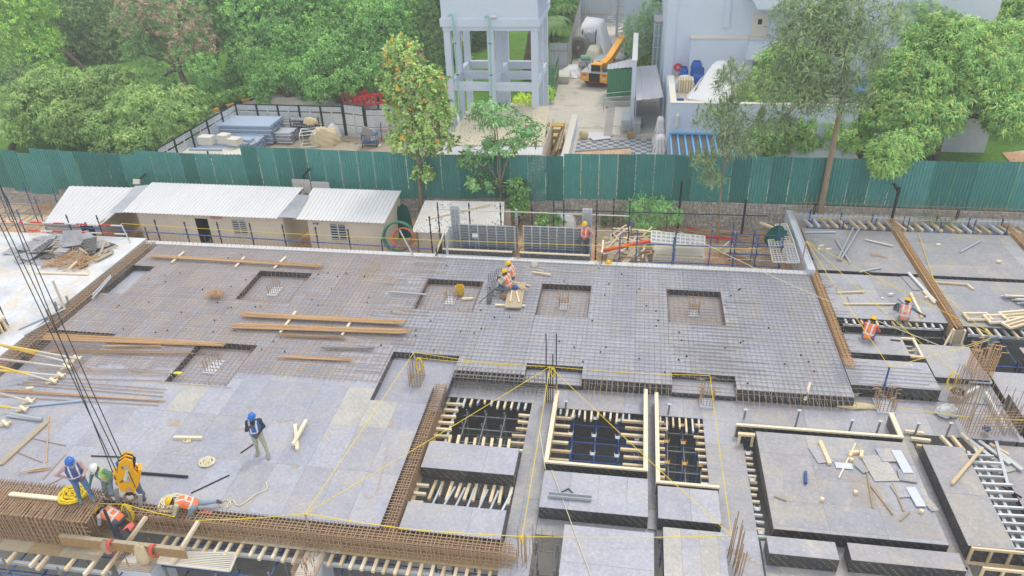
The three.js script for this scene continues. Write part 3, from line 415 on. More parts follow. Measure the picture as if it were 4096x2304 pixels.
{ // rusty starters by the bottom edge
  const g = thing('wall_starter', 'row of tall rusty bars at the bottom edge where ropes meet', 'rebar'), a = [3.35,-.5,-15.09], b = [3.53,-.5,-14.18];
  for (let i = 0; i < 10; i++) { const t = i / 9, x = a[0] + (b[0] - a[0]) * t + rr(-0.06, 0.12), z = a[2] + (b[2] - a[2]) * t; part(g, 'starter_bar', rods([[x, -0.5, z, x + 0.04, -0.5 + rr(0.9, 1.9), z]], 0.018), rust); part(g, 'tie', rods([[x - 0.1, -0.3 + i * 0.07, z, x + 0.35, -0.3 + i * 0.07, z]], 0.008), rust); }
  const h = thing('wall_starter', 'cluster of thin rusty bars at the right end of the front cage', 'rebar'), c = [-2.36,-.5,-14.17];
  for (let i = 0; i < 14; i++) { const x = c[0] + rr(-0.2, 0.25), z = c[2] + rr(-0.4, 0.3); part(h, 'starter_bar', rods([[x, -0.5, z, x, -0.5 + rr(0.6, 1.3), z]], 0.012), rust); }
  for (const [px, pz, L] of [[-2.12,-14.39, 1.2], [-1.88,-14.5, 1], [-1.55,-14.27, 1.1], [-1.39,-14.29, 0.8]]) single('loose_bar', 'thin dark bar standing upright beside the bottom opening', 'rebar', rods([[px, -0.5, pz, px, -0.5 + L, pz]], 0.011), steelBar, 'upright bars by the bottom opening');
}
{ // light starters along the back edge of the deck
  const L = []; for (let x = -24; x < 8; x += 0.23) { if (x > -11 && x < -1) continue; L.push([x, 0.03, -30.75, x + rr(-0.04, 0.04), 0.35 + rr(0, 0.25), -30.78 + rr(-0.06, 0.06)]); }
  const m = stuff(scene, 'edge_starters', rods(L, 0.009), rust); m.userData = { label: 'row of short thin bars sticking up along the back edge wall', category: 'rebar', kind: 'stuff' };
  const L2 = []; for (let x = 8.5; x < 21; x += 0.24) L2.push([x, 0, -36.7, x + rr(-0.04, 0.04), 1.15 + rr(-0.1, 0.2), -36.7 + rr(-0.05, 0.05)], [x + 0.1, 0, -36.3, x + 0.12, 0.9 + rr(-0.2, 0.2), -36.3]); for (let k = 0; k < 4; k++) L2.push([8.5, 0.25 + k * 0.2, -36.7, 21, 0.25 + k * 0.2, -36.7]); for (let z = -36.5; z < -31; z += 0.25) L2.push([8.3, 0.2, z, 8.3, 1.1 + rr(-0.2, 0.2), z]);
  const n = stuff(scene, 'wall_mesh', rods(L2, 0.01), rust); n.userData = { label: 'thin vertical wall reinforcement along the back of the right decks', category: 'rebar', kind: 'stuff' };
}
// ---------- joists, frames, scaffolds ----------
const pick = (a) => a[rnd() * a.length | 0];
const ORD = ['first', 'second', 'third', 'fourth', 'fifth', 'sixth', 'seventh', 'eighth', 'ninth', 'tenth', '11th', '12th', '13th', '14th', '15th', '16th', '17th', '18th', '19th', '20th', '21st', '22nd', '23rd', '24th'];
const ordL = (label, i, alongX) => label + ', ' + ORD[i] + ' from the ' + (alongX ? 'left' : 'back');
function joists(label0, group, list, w, h, mats = timber, name = 'timber_joist', cat = 'timber') { const n = list.length - 1, ax = Math.abs(list[n][0][0] - list[0][0][0]) > Math.abs(list[n][0][2] - list[0][0][2]); list.sort((p, q) => ax ? p[0][0] - q[0][0] : p[0][2] - q[0][2]); for (let i = 0; i <= n; i++) { const [a, b] = list[i], label = ordL(label0, i, ax); const A = V(a), B = V(b), L = A.distanceTo(B), g = single(name, label, cat, beamGeo(w, h, L), pick(mats), group); g.position.copy(A).add(B).multiplyScalar(0.5); g.lookAt(B); } }
const bgc = {}; function beamGeo(w, h, L) { const k = [w, h, L.toFixed(1)].join(); return bgc[k] || (bgc[k] = box(w, h, +L.toFixed(1) || 0.1)); }
const seq = (n, f) => [...Array(n).keys()].map(f);
joists('pale joist end reaching into the opening beside the slanting rebar cage', 'joists left of the first opening', seq(7, (i) => [[-6.2, -0.47, -20.6 + i * 0.345], [-5.58 + rr(-0.04, 0.06), -0.47, -20.62 + i * 0.345]]), 0.09, 0.09);
joists('joist end hanging below the sunken beam behind the first opening', 'joist ends behind the first opening', seq(11, (i) => [[-5.75 + i * 0.25 + rr(-0.05, 0.05), -0.57, -21.3], [-5.75 + i * 0.25, -0.57, -20.8 + rr(-0.1, 0.2)]]), 0.07, 0.1, [timber[0], white, timber[2], galv]);
joists('joist end right in the first opening', 'joists right of the first opening', seq(6, (i) => [[-3.45 + rr(-0.05, 0.05), -0.57, -20.4 + i * 0.36], [-2.9, -0.57, -20.4 + i * 0.36]]), 0.08, 0.09);
joists('short joist end behind the slab form right of the slanting cage', 'joist ends behind the slab form', seq(8, (i) => [[-5.45 + i * 0.285, -0.1, -18.55 + rr(-0.05, 0.05)], [-5.42 + i * 0.285, -0.1, -18.08]]), 0.09, 0.09);
joists('pale joist laid across the slatted gap between the two slab forms', 'joists in the slatted gap', seq(10, (i) => [[-5.6 + i * 0.275 + rr(-0.04, 0.04), -0.52, -16.85], [-5.62 + i * 0.275, -0.52, -16.12 + rr(-0.1, 0.1)]]), 0.09, 0.09);
joists('white steel channel among the joists of the slatted gap', 'steel channels in the slatted gap', seq(7, (i) => [[-5.3 + i * 0.36 + rr(-0.06, 0.06), -0.45, -16.6], [-5.42 + i * 0.36, -0.45, -15.85]]), 0.06, 0.05, [white, galv], 'steel_channel', 'channel');
joists('timber stub at the left end of the slatted gap', 'stubs at the slatted gap', seq(3, (i) => [[-6.15, -0.5, -16.6 + i * 0.36], [-5.75, -0.5, -16.6 + i * 0.36]]), 0.09, 0.09);
joists('pale joist sticking out below the long front rebar cage', 'joists below the front cage', seq(24, (i) => [[-10.3 + i * 0.333 + (i > 5 ? 0.4 : 0), -0.62, -14], [-10.3 + i * 0.333 + (i > 5 ? 0.4 : 0) + rr(-0.03, 0.03), -0.62, -13.3 + rr(-0.07, 0.05)]]), 0.09, 0.09);
joists('joist under the red slung plank, right of the concrete column', 'joists right of the concrete column', seq(8, (i) => [[-13.1 + i * 0.34, -0.62, -14], [-13.1 + i * 0.34, -0.62, -13.3 + rr(-0.08, 0.05)]]), 0.09, 0.09);
joists('joist sticking out in front of the huge rebar cage', 'joists in front of the huge cage', [-19.6, -19.2, -18.4, -17.9, -17.28, -16.5, -16.22, -15.38, -14.72, -14.2].map((x) => [[x, -0.6, -13], [x - 0.02, -0.6, -12.18 + rr(-0.05, 0.05)]]), 0.09, 0.1);
joists('joist end inside the left wall of the larger framed opening', 'joists left in the larger opening', seq(6, (i) => [[-2.15, -0.55, -20.4 + i * 0.42], [-1.5 + rr(-0.08, 0.1), -0.55, -20.4 + i * 0.42]]), 0.09, 0.09);
joists('joist end at the right wall of the larger framed opening', 'joists right in the larger opening', seq(8, (i) => [[0.3 + rr(-0.1, 0.12), -0.55, -20.5 + i * 0.36], [1.02, -0.55, -20.5 + i * 0.36]]), 0.09, 0.09);
joists('short joist end hanging at the back of the larger framed opening', 'joist ends at the back of the larger opening', seq(12, (i) => [[-1.95 + i * 0.22 + rr(-0.04, 0.04), -0.58, -21.2], [-1.95 + i * 0.22, -0.58, -20.5 + rr(-0.2, 0.1)]]), 0.07, 0.1, [timber[0], white, timber[1], galv]);
joists('short joist end inside the narrower framed opening, left side', 'joists left in the narrower opening', seq(10, (i) => [[1.36, -0.5, -20.5 + i * 0.33], [1.66 + rr(-0.05, 0.1), -0.5, -20.5 + i * 0.33]]), 0.09, 0.09);
joists('short joist end inside the narrower framed opening, right side', 'joists right in the narrower opening', seq(11, (i) => [[2.75 + rr(-0.1, 0.1), -0.57, -20.6 + i * 0.31], [3.05, -0.57, -20.6 + i * 0.31]]), 0.07, 0.07, [timber[1], timber[2], white]);
joists('joist end at the back of the narrower framed opening', 'joist ends at the back of the narrower opening', seq(7, (i) => [[1.55 + i * 0.22, -0.58, -21.2], [1.55 + i * 0.22, -0.58, -20.4 + rr(-0.2, 0.3)]]), 0.06, 0.09, [timber[0], white, timber[1]]);
joists('joist end in the narrow gap left of the littered slab form', 'joists in the narrow gap', seq(14, (i) => [[4.2, -0.56, -19.4 + i * 0.27], [4.48 + rr(-0.05, 0.05), -0.56, -19.4 + i * 0.27]]), 0.07, 0.07, [timber[1], timber[2], white, timber[0]]);
joists('white steel joist right of the long narrow slab form', 'white joists at the right edge', seq(13, (i) => [[10.9, -0.2, -19.7 + i * 0.31], [11.95 + rr(-0.1, 0.05), -0.2, -19.75 + i * 0.31]]), 0.06, 0.08, [galv, alu], 'steel_joist', 'joist');
joists('white steel channel running along the joists at the right edge', 'channels along the right edge', [[[11.5, -0.28, -20.2], [11.5, -0.28, -15.3]], [[11.25, -0.3, -20], [11.25, -0.3, -15.3]], [[12.3, -0.28, -20.6], [11.9, -0.28, -18.6]]], 0.09, 0.06, [galv, white], 'steel_channel', 'channel');
joists('timber at the little opening behind the long narrow slab form', 'timbers in the little opening', [[[9.6, -0.4, -20.9], [10.2, -0.4, -20.85]], [[9.7, -0.4, -20.55], [10.3, -0.4, -20.5]], [[9.8, -0.4, -20.2], [10.25, -0.4, -20.15]], [[10.7, -0.4, -20.8], [10.9, -0.4, -20.1]], [[11.05, -0.4, -20.8], [11.2, -0.4, -20.1]], [[11.4, -0.4, -21], [11.65, -0.4, -20.2]]], 0.1, 0.1);
joists('timber end along the slot behind the two bending workers', 'joist ends in the slot', seq(13, (i) => [[9 + i * 0.3, -0.1, -27.3], [9.02 + i * 0.3 + rr(-0.04, 0.04), -0.1, -26.9 + rr(-0.08, 0.08)]]), 0.07, 0.09, [white, timber[1], galv, timber[3]]);
joists('timber end along the slot under the stacked timber frames at right', 'joist ends in the right slot', seq(12, (i) => [[13.6 + i * 0.32, -0.1, -27.15], [13.65 + i * 0.32, -0.1, -26.6 + rr(-0.1, 0.1)]]), 0.07, 0.09, [white, timber[1], galv]);
joists('timber sticking up along the back of the far slab forms', 'timber ends at the back', seq(24, (i) => [[8.9 + i * 0.44 + rr(-0.06, 0.06), 0.02, -36.5], [9.1 + i * 0.44 + (i % 5 === 0 ? 0.1 : 0), 0.02, -35.6]]), 0.12, 0.12, [timber[1], timber[2], timber[3], white]);
joists('timber end beside the slatted walkway panels left of the far slab', 'timber ends by the walkway panels', [[[6.7, 0.1, -35.7], [7.5, 0.1, -34.9]], [[6.9, 0, -34.6], [7.8, 0, -34.55]], [[6.9, 0, -33.9], [7.9, 0, -33.85]], [[6.95, 0, -33.2], [7.9, 0, -33.15]]], 0.13, 0.1);
// timber-framed opening walls
function upstand(label, list, opt = {}) { // list of [x0,x1,z0,z1] wall runs, top rail on film board
  const g = thing('opening_frame', label, 'formwork');
  for (const [x0, x1, z0, z1] of list) {
    const lx = x1 - x0 > z1 - z0; const t = 0.018;
    part(g, 'side_board', lx ? bb(x0, x1, -0.5, -0.04, z1 - t, z1) : bb(opt.out > 0 ? x1 - t : x0, opt.out > 0 ? x1 : x0 + t, -0.5, -0.04, z0, z1), film);
    part(g, 'top_rail', bb(x0 - 0.02, x1 + 0.02, -0.035, 0.03, z0 - 0.003, z1 + 0.004), timber[0]);
    const n = Math.max(2, Math.round((lx ? x1 - x0 : z1 - z0) / 0.4));
    for (let i = 0; i <= n; i++) { const s = i / n; const c = lx ? [x0 + (x1 - x0) * s, z0 + 0.03] : [(x0 + x1) / 2 + (opt.out > 0 ? -0.02 : 0.03), z0 + (z1 - z0) * s]; part(g, 'stud', box(0.06, 0.46, 0.06, c[0], -0.27, c[1]), timber[(i + 1) % 3]); }
  }
  return g;
}
upstand('timber-lined upstand framing the larger opening over the blue scaffold', [[-2.17, -2.07, -21.2, -17.66], [-2.17, 1.06, -17.66, -17.57], [0.96, 1.06, -21.65, -17.67]]);
upstand('timber-topped upstand framing the narrower opening', [[1.34, 1.43, -21.5, -17.2], [1.34, 3.2, -17.2, -17.11]]);
upstand('long timber-topped upstand behind the littered slab form', [[4.02, 9.25, -20.16, -20.07], [9.14, 9.25, -21.3, -20.17]]);
sheets(soffit, [[-2.15, 1.07, -17.56, -17.24], [1.38, 3.18, -17.1, -17]], -0.51, [ply[4]]);
{ // small timber portal at the left corner of the littered slab, open timber ends elsewhere
  const g = thing('timber_portal', 'small timber portal at the back left corner of the littered slab form', 'formwork');
  part(g, 'post', bb(4.05, 4.13, -0.55, -0.1, -19.76, -19.68), timber[0]); part(g, 'post', bb(4.47, 4.55, -0.55, -0.1, -19.76, -19.68), timber[0]); part(g, 'header', bb(4.03, 4.57, -0.1, -0.02, -19.78, -19.66), timber[2]); part(g, 'board', bb(4.14, 4.46, -0.5, -0.11, -19.8, -19.77), film);
  const f = thing('timber_frame_end', 'open timber framework at the end of the box form beside the crouching worker', 'formwork');
  part(f, 'rail', bb(10.8, 11.28, -0.08, 0, -26.05, -25.96), timber[0]); part(f, 'rail', bb(11.19, 11.28, -0.081, -0.001, -25.95, -24.86), timber[0]); part(f, 'rail', bb(10.8, 11.28, -0.082, -0.002, -24.85, -24.76), timber[2]); part(f, 'board', bb(10.8, 11.3, -0.5, -0.09, -24.8, -24.78), film);
  for (let i = 0; i < 4; i++) part(f, 'slat', bb(10.8, 11.2, -0.3, -0.22, -25.8 + i * 0.27, -25.72 + i * 0.27), i % 2 ? timber[1] : galv);
  const s = thing('stop_end', 'timber stop end at the foot of the slanting cage between the workers and the slot', 'formwork'); part(s, 'board', bb(12.9, 13.25, -0.55, 0.1, -26.62, -26.6), greyWood); part(s, 'stud', bb(12.84, 12.9, -0.6, 0.12, -26.7, -26.55), timber[0]); part(s, 'stud', bb(13.25, 13.31, -0.6, 0.12, -26.7, -26.55), timber[0]); part(s, 'brace', beam([12.5, -0.5, -26.2], [12.88, 0.05, -26.7], 0.07, 0.07), timber[1]);
  const e = thing('panel_end', 'orange timber framed panels standing at the bottom right corner', 'formwork');
  for (const [z, dx] of [[-15.76, 0], [-15.1, 0.05]]) { const x0 = 9.83 + dx; part(e, 'board', bb(x0, 12.6, -0.62, -0.03, z - 0.03, z - 0.01), film); part(e, 'rail', bb(x0, 12.6, -0.08, 0, z, z + 0.06), timber[2]); part(e, 'rail', bb(x0, 12.6, -0.66, -0.58, z, z + 0.06), timber[2]); for (let i = 0; i < 6; i++) part(e, 'stud', bb(x0 + i * 0.5, x0 + i * 0.5 + 0.07, -0.58, -0.08, z, z + 0.06), timber[2]); }
}
// scaffolds under and around the deck
function scaffold(label, xs, zs, y0, y1, levels, mv, mh, opt = {}) {
  const g = thing('scaffold', label, 'scaffold'), X = [xs[0], xs[xs.length - 1]], Z = [zs[0], zs[zs.length - 1]];
  for (const x of xs) for (const z of zs) { const t = y1 + (opt.j ? rr(0, opt.j) : 0); const s = part(g, 'standard', bar([x, y0, z], [x, t, z], 0.03), mv); for (let y = y0 + 0.4; y < t; y += 0.5) part(s, 'cup', lathe([[0.032, -0.03], [0.052, -0.02], [0.052, 0.02], [0.032, 0.03]], 8).translate(x, y, z), mv); if (opt.head) { part(s, 'jack_head', M([box(0.16, 0.012, 0.14, x, t, z), box(0.012, 0.09, 0.14, x - 0.08, t + 0.045, z), box(0.012, 0.09, 0.14, x + 0.08, t + 0.045, z)]), opt.head); } }
  for (const y of levels) { for (const z of zs) part(g, 'ledger', bar([X[0] - 0.1, y, z + 0.04], [X[1] + 0.1, y, z + 0.04], 0.024), mh); for (const x of xs) part(g, 'transom', bar([x + 0.04, y + 0.05, Z[0] - 0.1], [x + 0.04, y + 0.05, Z[1] + 0.1], 0.024), mh); }
  return g;
}
scaffold('grey props and ledgers in the opening beside the slanting rebar cage', [-5.4, -4.7, -4, -3.3], [-20.7, -20, -19.3, -18.6], -4.5, -0.75, [-1, -1.9, -2.8], propGrey, propGrey);
scaffold('blue and grey scaffold inside the larger framed opening', [-1.5, -0.7, 0.1, 0.75], [-20.6, -19.7, -18.8, -18], -4.5, -0.62, [-0.95, -1.5, -2.6, -3.6], bluePaint, bluePaint, { head: galv });
scaffold('blue scaffold inside the narrower framed opening', [1.75, 2.3, 2.8], [-20.6, -19.7, -18.7, -17.7], -4.5, -0.62, [-1, -1.6, -2.6, -3.5], bluePaint, propGrey, { head: mat({ color: 0xc9a060 }) });
scaffold('props in the narrow gap left of the littered slab form', [4.35], [-19.3, -18.1, -16.9, -16], -4.5, -0.5, [-1.1, -2.4], propGrey, bluePaint, { head: white });
scaffold('scaffold under the slatted gap between the two slab forms', [-5.6, -4.5, -3.4], [-16.7, -15.9], -4.5, -0.72, [-0.95, -2.2], darkBlue, bluePaint);
scaffold('blue and white scaffold below the huge rebar cage at the bottom left', [-20.4, -18.9, -17.2, -15.5, -13.9], [-13, -12.1], -4.5, -0.45, [-0.85, -2, -3.2], propGrey, bluePaint, { j: 0.25 });
scaffold('scaffold below the long front rebar cage', [-12.9, -11.3, -9.6, -7.6, -6, -4.4, -3], [-13.9, -13], -4.5, -0.75, [-0.95, -2.2, -3.4], propGrey, bluePaint);
scaffold('dark scaffold in the slot behind the two bending workers', [9, 10, 11, 12, 12.7], [-27, -26.3], -4.5, -0.3, [-0.55, -1.6, -2.8], darkBlue, propGrey);
scaffold('dark scaffold in the slot under the right slab with channels', [13.7, 14.8, 15.9, 17, 18.1], [-26.9, -25.3], -4.5, -0.3, [-0.55, -1.6, -2.8], darkBlue, bluePaint);
scaffold('scaffold under the white joists at the right edge', [11.2, 11.8], [-19.4, -18, -16.6, -15.2], -4.5, -0.35, [-0.8, -2.2], propGrey, propGrey);
scaffold('scaffold behind the right slabs below the wall bars', [9.2, 10.7, 12.2, 13.7, 15.2, 16.7, 18.2], [-36.4, -35.75], -2.5, 0.35, [-0.1, -1], bluePaint, bluePaint, { j: 0.3 });
scaffold('scaffold at the bottom edge opening beside the rusty bars', [-2.1, -1.5], [-14.9, -14, -13.2], -4.5, -0.6, [-0.9, -2], propGrey, propGrey);
scaffold('blue scaffold tower behind the mat edge near the orange soil', [5.1, 6.1, 7.2], [-33.5, -32.3], -1, 0.75, [-0.55, 0.05, 0.5], bluePaint, bluePaint, { j: 0.5 });
scaffold('cluttered scaffold tower left of the white roofs', [-35.2, -33.4, -31.7], [-34.4, -33, -31.6], -1, 1.1, [-0.4, 0.25, 0.8], bluePaint, propGrey, { j: 0.7 });
// platform slats on the front scaffold (walkway panel)
function walkway(label, a, b, c, d, n, m = white) { // corners a-b (long), d-c
  const g = thing('walkway_panel', label, 'walkway panel'); const L = (p, q, t) => p.map((v, i) => v + (q[i] - v) * t);
  part(g, 'frame_bar', beam(a, b, 0.05, 0.05), m); part(g, 'frame_bar', beam(d, c, 0.05, 0.05), m); part(g, 'frame_bar', beam(a, d, 0.05, 0.05), m); part(g, 'frame_bar', beam(b, c, 0.05, 0.05), m);
  for (let i = 1; i < n; i++) part(g, 'slat', beam(L(a, d, i / n), L(b, c, i / n), 0.035, 0.03), m);
  for (let i = 1; i < 4; i++) part(g, 'cross_bar', beam(L(L(a, b, i / 4), L(d, c, i / 4), 0).map((v, k) => k === 1 ? v - 0.04 : v), L(d, c, i / 4).map((v, k) => k === 1 ? v - 0.04 : v), 0.04, 0.03), m);
}
walkway('white slatted walkway panel below the red slung plank', [-12.88,-.6,-13.18], [-10.7,-.6,-13.4], [-10.63,-.6,-12.79], [-12.89,-.6,-12.79], 9, cream);
walkway('yellowish slatted panel leaning left of the far slab, upper one', [7.34,.25,-35.22], [7.91,.25,-35.33], [7.94,.25,-33.18], [7.37,.25,-33.07], 11, cream);
walkway('yellowish slatted panel left of the far slab, lower left one', [6.79,.2,-33.57], [7.36,.2,-33.68], [7.3,.2,-31.41], [6.71,.2,-31.35], 11, cream);
walkway('pale slatted panel left of the far slab, lower right one', [7.38,.2,-33.11], [7.94,.2,-33.16], [7.88,.2,-31.42], [7.29,.2,-31.36], 11);
const fencePanels = [[-37.81,-36.81,2.31,2.29,-0.12],[-36.79,-35.79,2.29,2.25,-0.3],[-35.77,-34.85,2.13,2.1,-0.47],[-34.83,-33.89,2.45,2.4,-0.46],[-33.87,-32.93,2.4,2.37,-0.11],[-32.91,-31.98,2.37,2.33,-0.07],[-31.96,-31.03,2.33,2.3,-0.04],[-31.01,-30.05,2.3,2.28,-0.0],[-30.03,-29.09,2.28,2.26,0.04],[-29.07,-28.1,2.24,2.23,0.07],[-28.08,-27.14,2.51,2.47,0.1],[-27.12,-26.2,2.47,2.43,0.14],[-26.18,-25.28,2.43,2.42,0.17],[-25.26,-24.34,2.42,2.4,0.21],[-24.32,-23.37,2.4,2.38,0.24],[-23.35,-22.4,2.38,2.37,0.28],[-22.38,-21.47,2.37,2.36,0.31],[-21.45,-20.51,2.93,2.89,-0.1],[-20.49,-19.57,2.89,2.86,-0.06],[-19.55,-18.6,2.86,2.88,-0.02],[-18.58,-17.64,2.88,2.87,0.01],[-17.62,-16.68,2.87,2.83,0.05],[-16.66,-15.73,2.83,2.82,0.08],[-15.71,-14.76,2.82,2.8,0.12],[-14.74,-13.82,2.8,2.79,0.16],[-13.8,-12.92,2.79,2.78,0.19],[-12.9,-11.96,2.78,2.75,0.09],[-11.94,-10.98,2.75,2.75,0.13],[-10.96,-10.04,2.75,2.74,0.17],[-10.02,-9.1,2.74,2.73,0.2],[-9.08,-8.13,2.73,2.73,0.24],[-8.11,-7.18,2.73,2.73,0.28],[-7.16,-6.25,2.73,2.74,0.31],[-6.23,-5.3,2.74,2.77,0.18],[-5.28,-4.35,2.76,2.79,0.22],[-4.33,-3.4,2.78,2.8,0.26],[-3.38,-2.48,2.94,2.96,0.42],[-2.46,-1.54,2.96,2.97,0.44],[-1.52,-0.57,2.98,3.0,0.45],[-0.55,0.35,3.0,3.02,0.46],[0.37,1.3,3.02,3.04,0.48],[1.32,2.28,3.04,3.06,0.49],[2.3,3.24,3.04,3.05,0.5],[3.26,4.22,3.06,3.07,0.52],[4.24,5.17,3.07,3.08,0.53],[5.19,6.14,3.07,3.09,0.54],[6.16,7.09,3.07,3.06,0.52],[7.11,8.07,3.06,3.08,0.53],[8.09,8.99,3.08,3.08,0.53],[9.01,9.96,3.08,3.09,0.54],[9.98,10.89,3.09,3.08,0.55],[10.91,11.88,3.08,3.07,0.55],[11.9,12.85,3.07,3.07,0.56],[12.87,13.81,3.07,3.06,0.57],[13.83,14.77,3.06,3.06,0.57],[14.79,15.72,3.06,3.05,0.58],[15.74,16.69,3.05,3.06,0.59],[16.71,17.64,3.06,3.09,0.59],[17.66,18.5,3.09,3.14,0.6],[18.52,19.42,3.14,3.16,0.61],[19.44,20.35,3.16,3.17,0.61]];
// ---------- boundary wall and green sheet fence ----------
function corr(w, h, pitch, amp, seg = 4) { // corrugated sheet in xy plane, trapezoid ribs, uv metres
  const n = Math.max(1, Math.round(w / pitch)), pts = []; for (let i = 0; i < n; i++) { const a = i / n * w, p = w / n; pts.push([a, 0], [a + p * 0.62, 0], [a + p * 0.72, amp], [a + p * 0.9, amp]); } pts.push([w, 0]);
  const pos = [], uv = [], idx = []; pts.forEach(([x, z], i) => { for (const y of [0, h]) { pos.push(x, y, z); uv.push(x, y); } if (i) { const k = i * 2; idx.push(k - 2, k, k - 1, k - 1, k, k + 1); } });
  const g = new THREE.BufferGeometry(); g.setAttribute('position', new THREE.Float32BufferAttribute(pos, 3)); g.setAttribute('uv', new THREE.Float32BufferAttribute(uv, 2)); g.setIndex(idx); const q = g.toNonIndexed(); q.computeVertexNormals(); return q;
}
fenceMs.forEach((m) => { m.side = THREE.DoubleSide; }); [roofWhite, roofDirty, galvRoof, cabinM].forEach((m) => { m.side = THREE.DoubleSide; });
{
  const f = thing('sheet_fence', 'long green corrugated sheet fence on top of the stone wall', 'fence');
  fencePanels.forEach(([x0, x1, t0, t1, b], i) => {
    const w = x1 - x0, h = (t0 + t1) / 2 - b, g = corr(w, 1, 0.155, 0.035), p = g.attributes.position, u = g.attributes.uv;
    for (let k = 0; k < p.count; k++) { const s = p.getX(k) / w, H = t0 + (t1 - t0) * s - b; p.setY(k, p.getY(k) * H); u.setXY(k, p.getX(k) + i * 0.9, p.getY(k) + i * 0.37); }
    const m = part(f, 'fence_panel', g, fenceMs[i === 34 ? 4 : hsh(i, 3) * 4 | 0]); m.position.set(x0, b, FZ + 0.06 + 0.02 * hsh(i, 9)); m.rotation.x = (hsh(i, 5) - 0.5) * 0.02;
  });
  for (let x = -36; x < 22; x += 3.1) part(f, 'fence_post', bb(x, x + 0.07, -0.06, 2.5, FZ - 0.1, FZ - 0.03), steelDark);
  for (const y of [0.9, 1.9]) part(f, 'fence_rail', bb(-36, 22, y, y + 0.05, FZ - 0.03, FZ + 0.02), steelDark);
  const w = thing('stone_wall', 'rough coursed stone wall below the green fence', 'wall');
  part(w, 'core', bb(-45, 30, -1.2, 0.5, FZ - 0.3, FZ - 0.04), mortar);
  const g0 = [0.17, 0.21, 0.25, 0.3].map((L) => { const g = box(L - 0.018, 0.125, 0.1), p = g.attributes.position; for (let i = 0; i < p.count; i++) p.setXYZ(i, p.getX(i) + (hsh(i % 8, 3) - 0.5) * 0.012, p.getY(i) + (hsh(i % 8, 5) - 0.5) * 0.01, p.getZ(i)); g.computeVertexNormals(); return [L, g]; });
  const rest = [[], [], [], [], []]; let cnt = 0;
  for (let r = 0; r < 12; r++) { let x = -13.5 + (r % 2) * 0.1; const y = -1.12 + r * 0.138; while (x < 22) { const [L, g] = g0[rnd() * 4 | 0]; const mi = rnd() * 5 | 0, z = FZ - 0.02 + rr(-0.012, 0.012); if (x > -5.2 && x < 7.6 && r > 3 && cnt < 300) { cnt++; const m = part(w, 'stone', g, stones[mi]); m.position.set(x + L / 2, y, z); } else rest[mi].push(g.clone().translate(x + L / 2, y, z)); x += L; } }
  for (let r = 0; r < 12; r++) { let x = -40; while (x < -30) { const [L, g] = g0[rnd() * 4 | 0]; rest[rnd() * 5 | 0].push(g.clone().translate(x + L / 2, -1.12 + r * 0.138, FZ - 0.02)); x += L; } }
  rest.forEach((l, i) => stuff(w, 'stones', M(l), stones[i]));
}
// ---------- cabins ----------
const roofG = (w, l, p = 0.2, a = 0.03) => { const g = corr(w, l, p, a); g.rotateX(-Math.PI / 2); return g; }; // sheet in xz, runs from z=0 to -l
function quadRoof(par, name, a, b, c, d, m, pitch = 0.2) { // a,b eave left,right; d,c ridge left,right; ribs run eave to ridge
  const A = V(a), B = V(b), C = V(c), Dd = V(d), w = A.distanceTo(B), g = corr(w, 1, pitch, 0.035), p = g.attributes.position, u = g.attributes.uv, n = new THREE.Vector3().crossVectors(B.clone().sub(A), Dd.clone().sub(A)).normalize();
  const L = A.distanceTo(Dd); for (let i = 0; i < p.count; i++) { const s = p.getX(i) / w, t = p.getY(i), z = p.getZ(i); const q = A.clone().lerp(B, s).lerp(Dd.clone().lerp(C, s), t).addScaledVector(n, z); p.setXYZ(i, q.x, q.y, q.z); u.setXY(i, s * w, t * L); }
  g.computeVertexNormals(); return part(par, name, g, m);
}
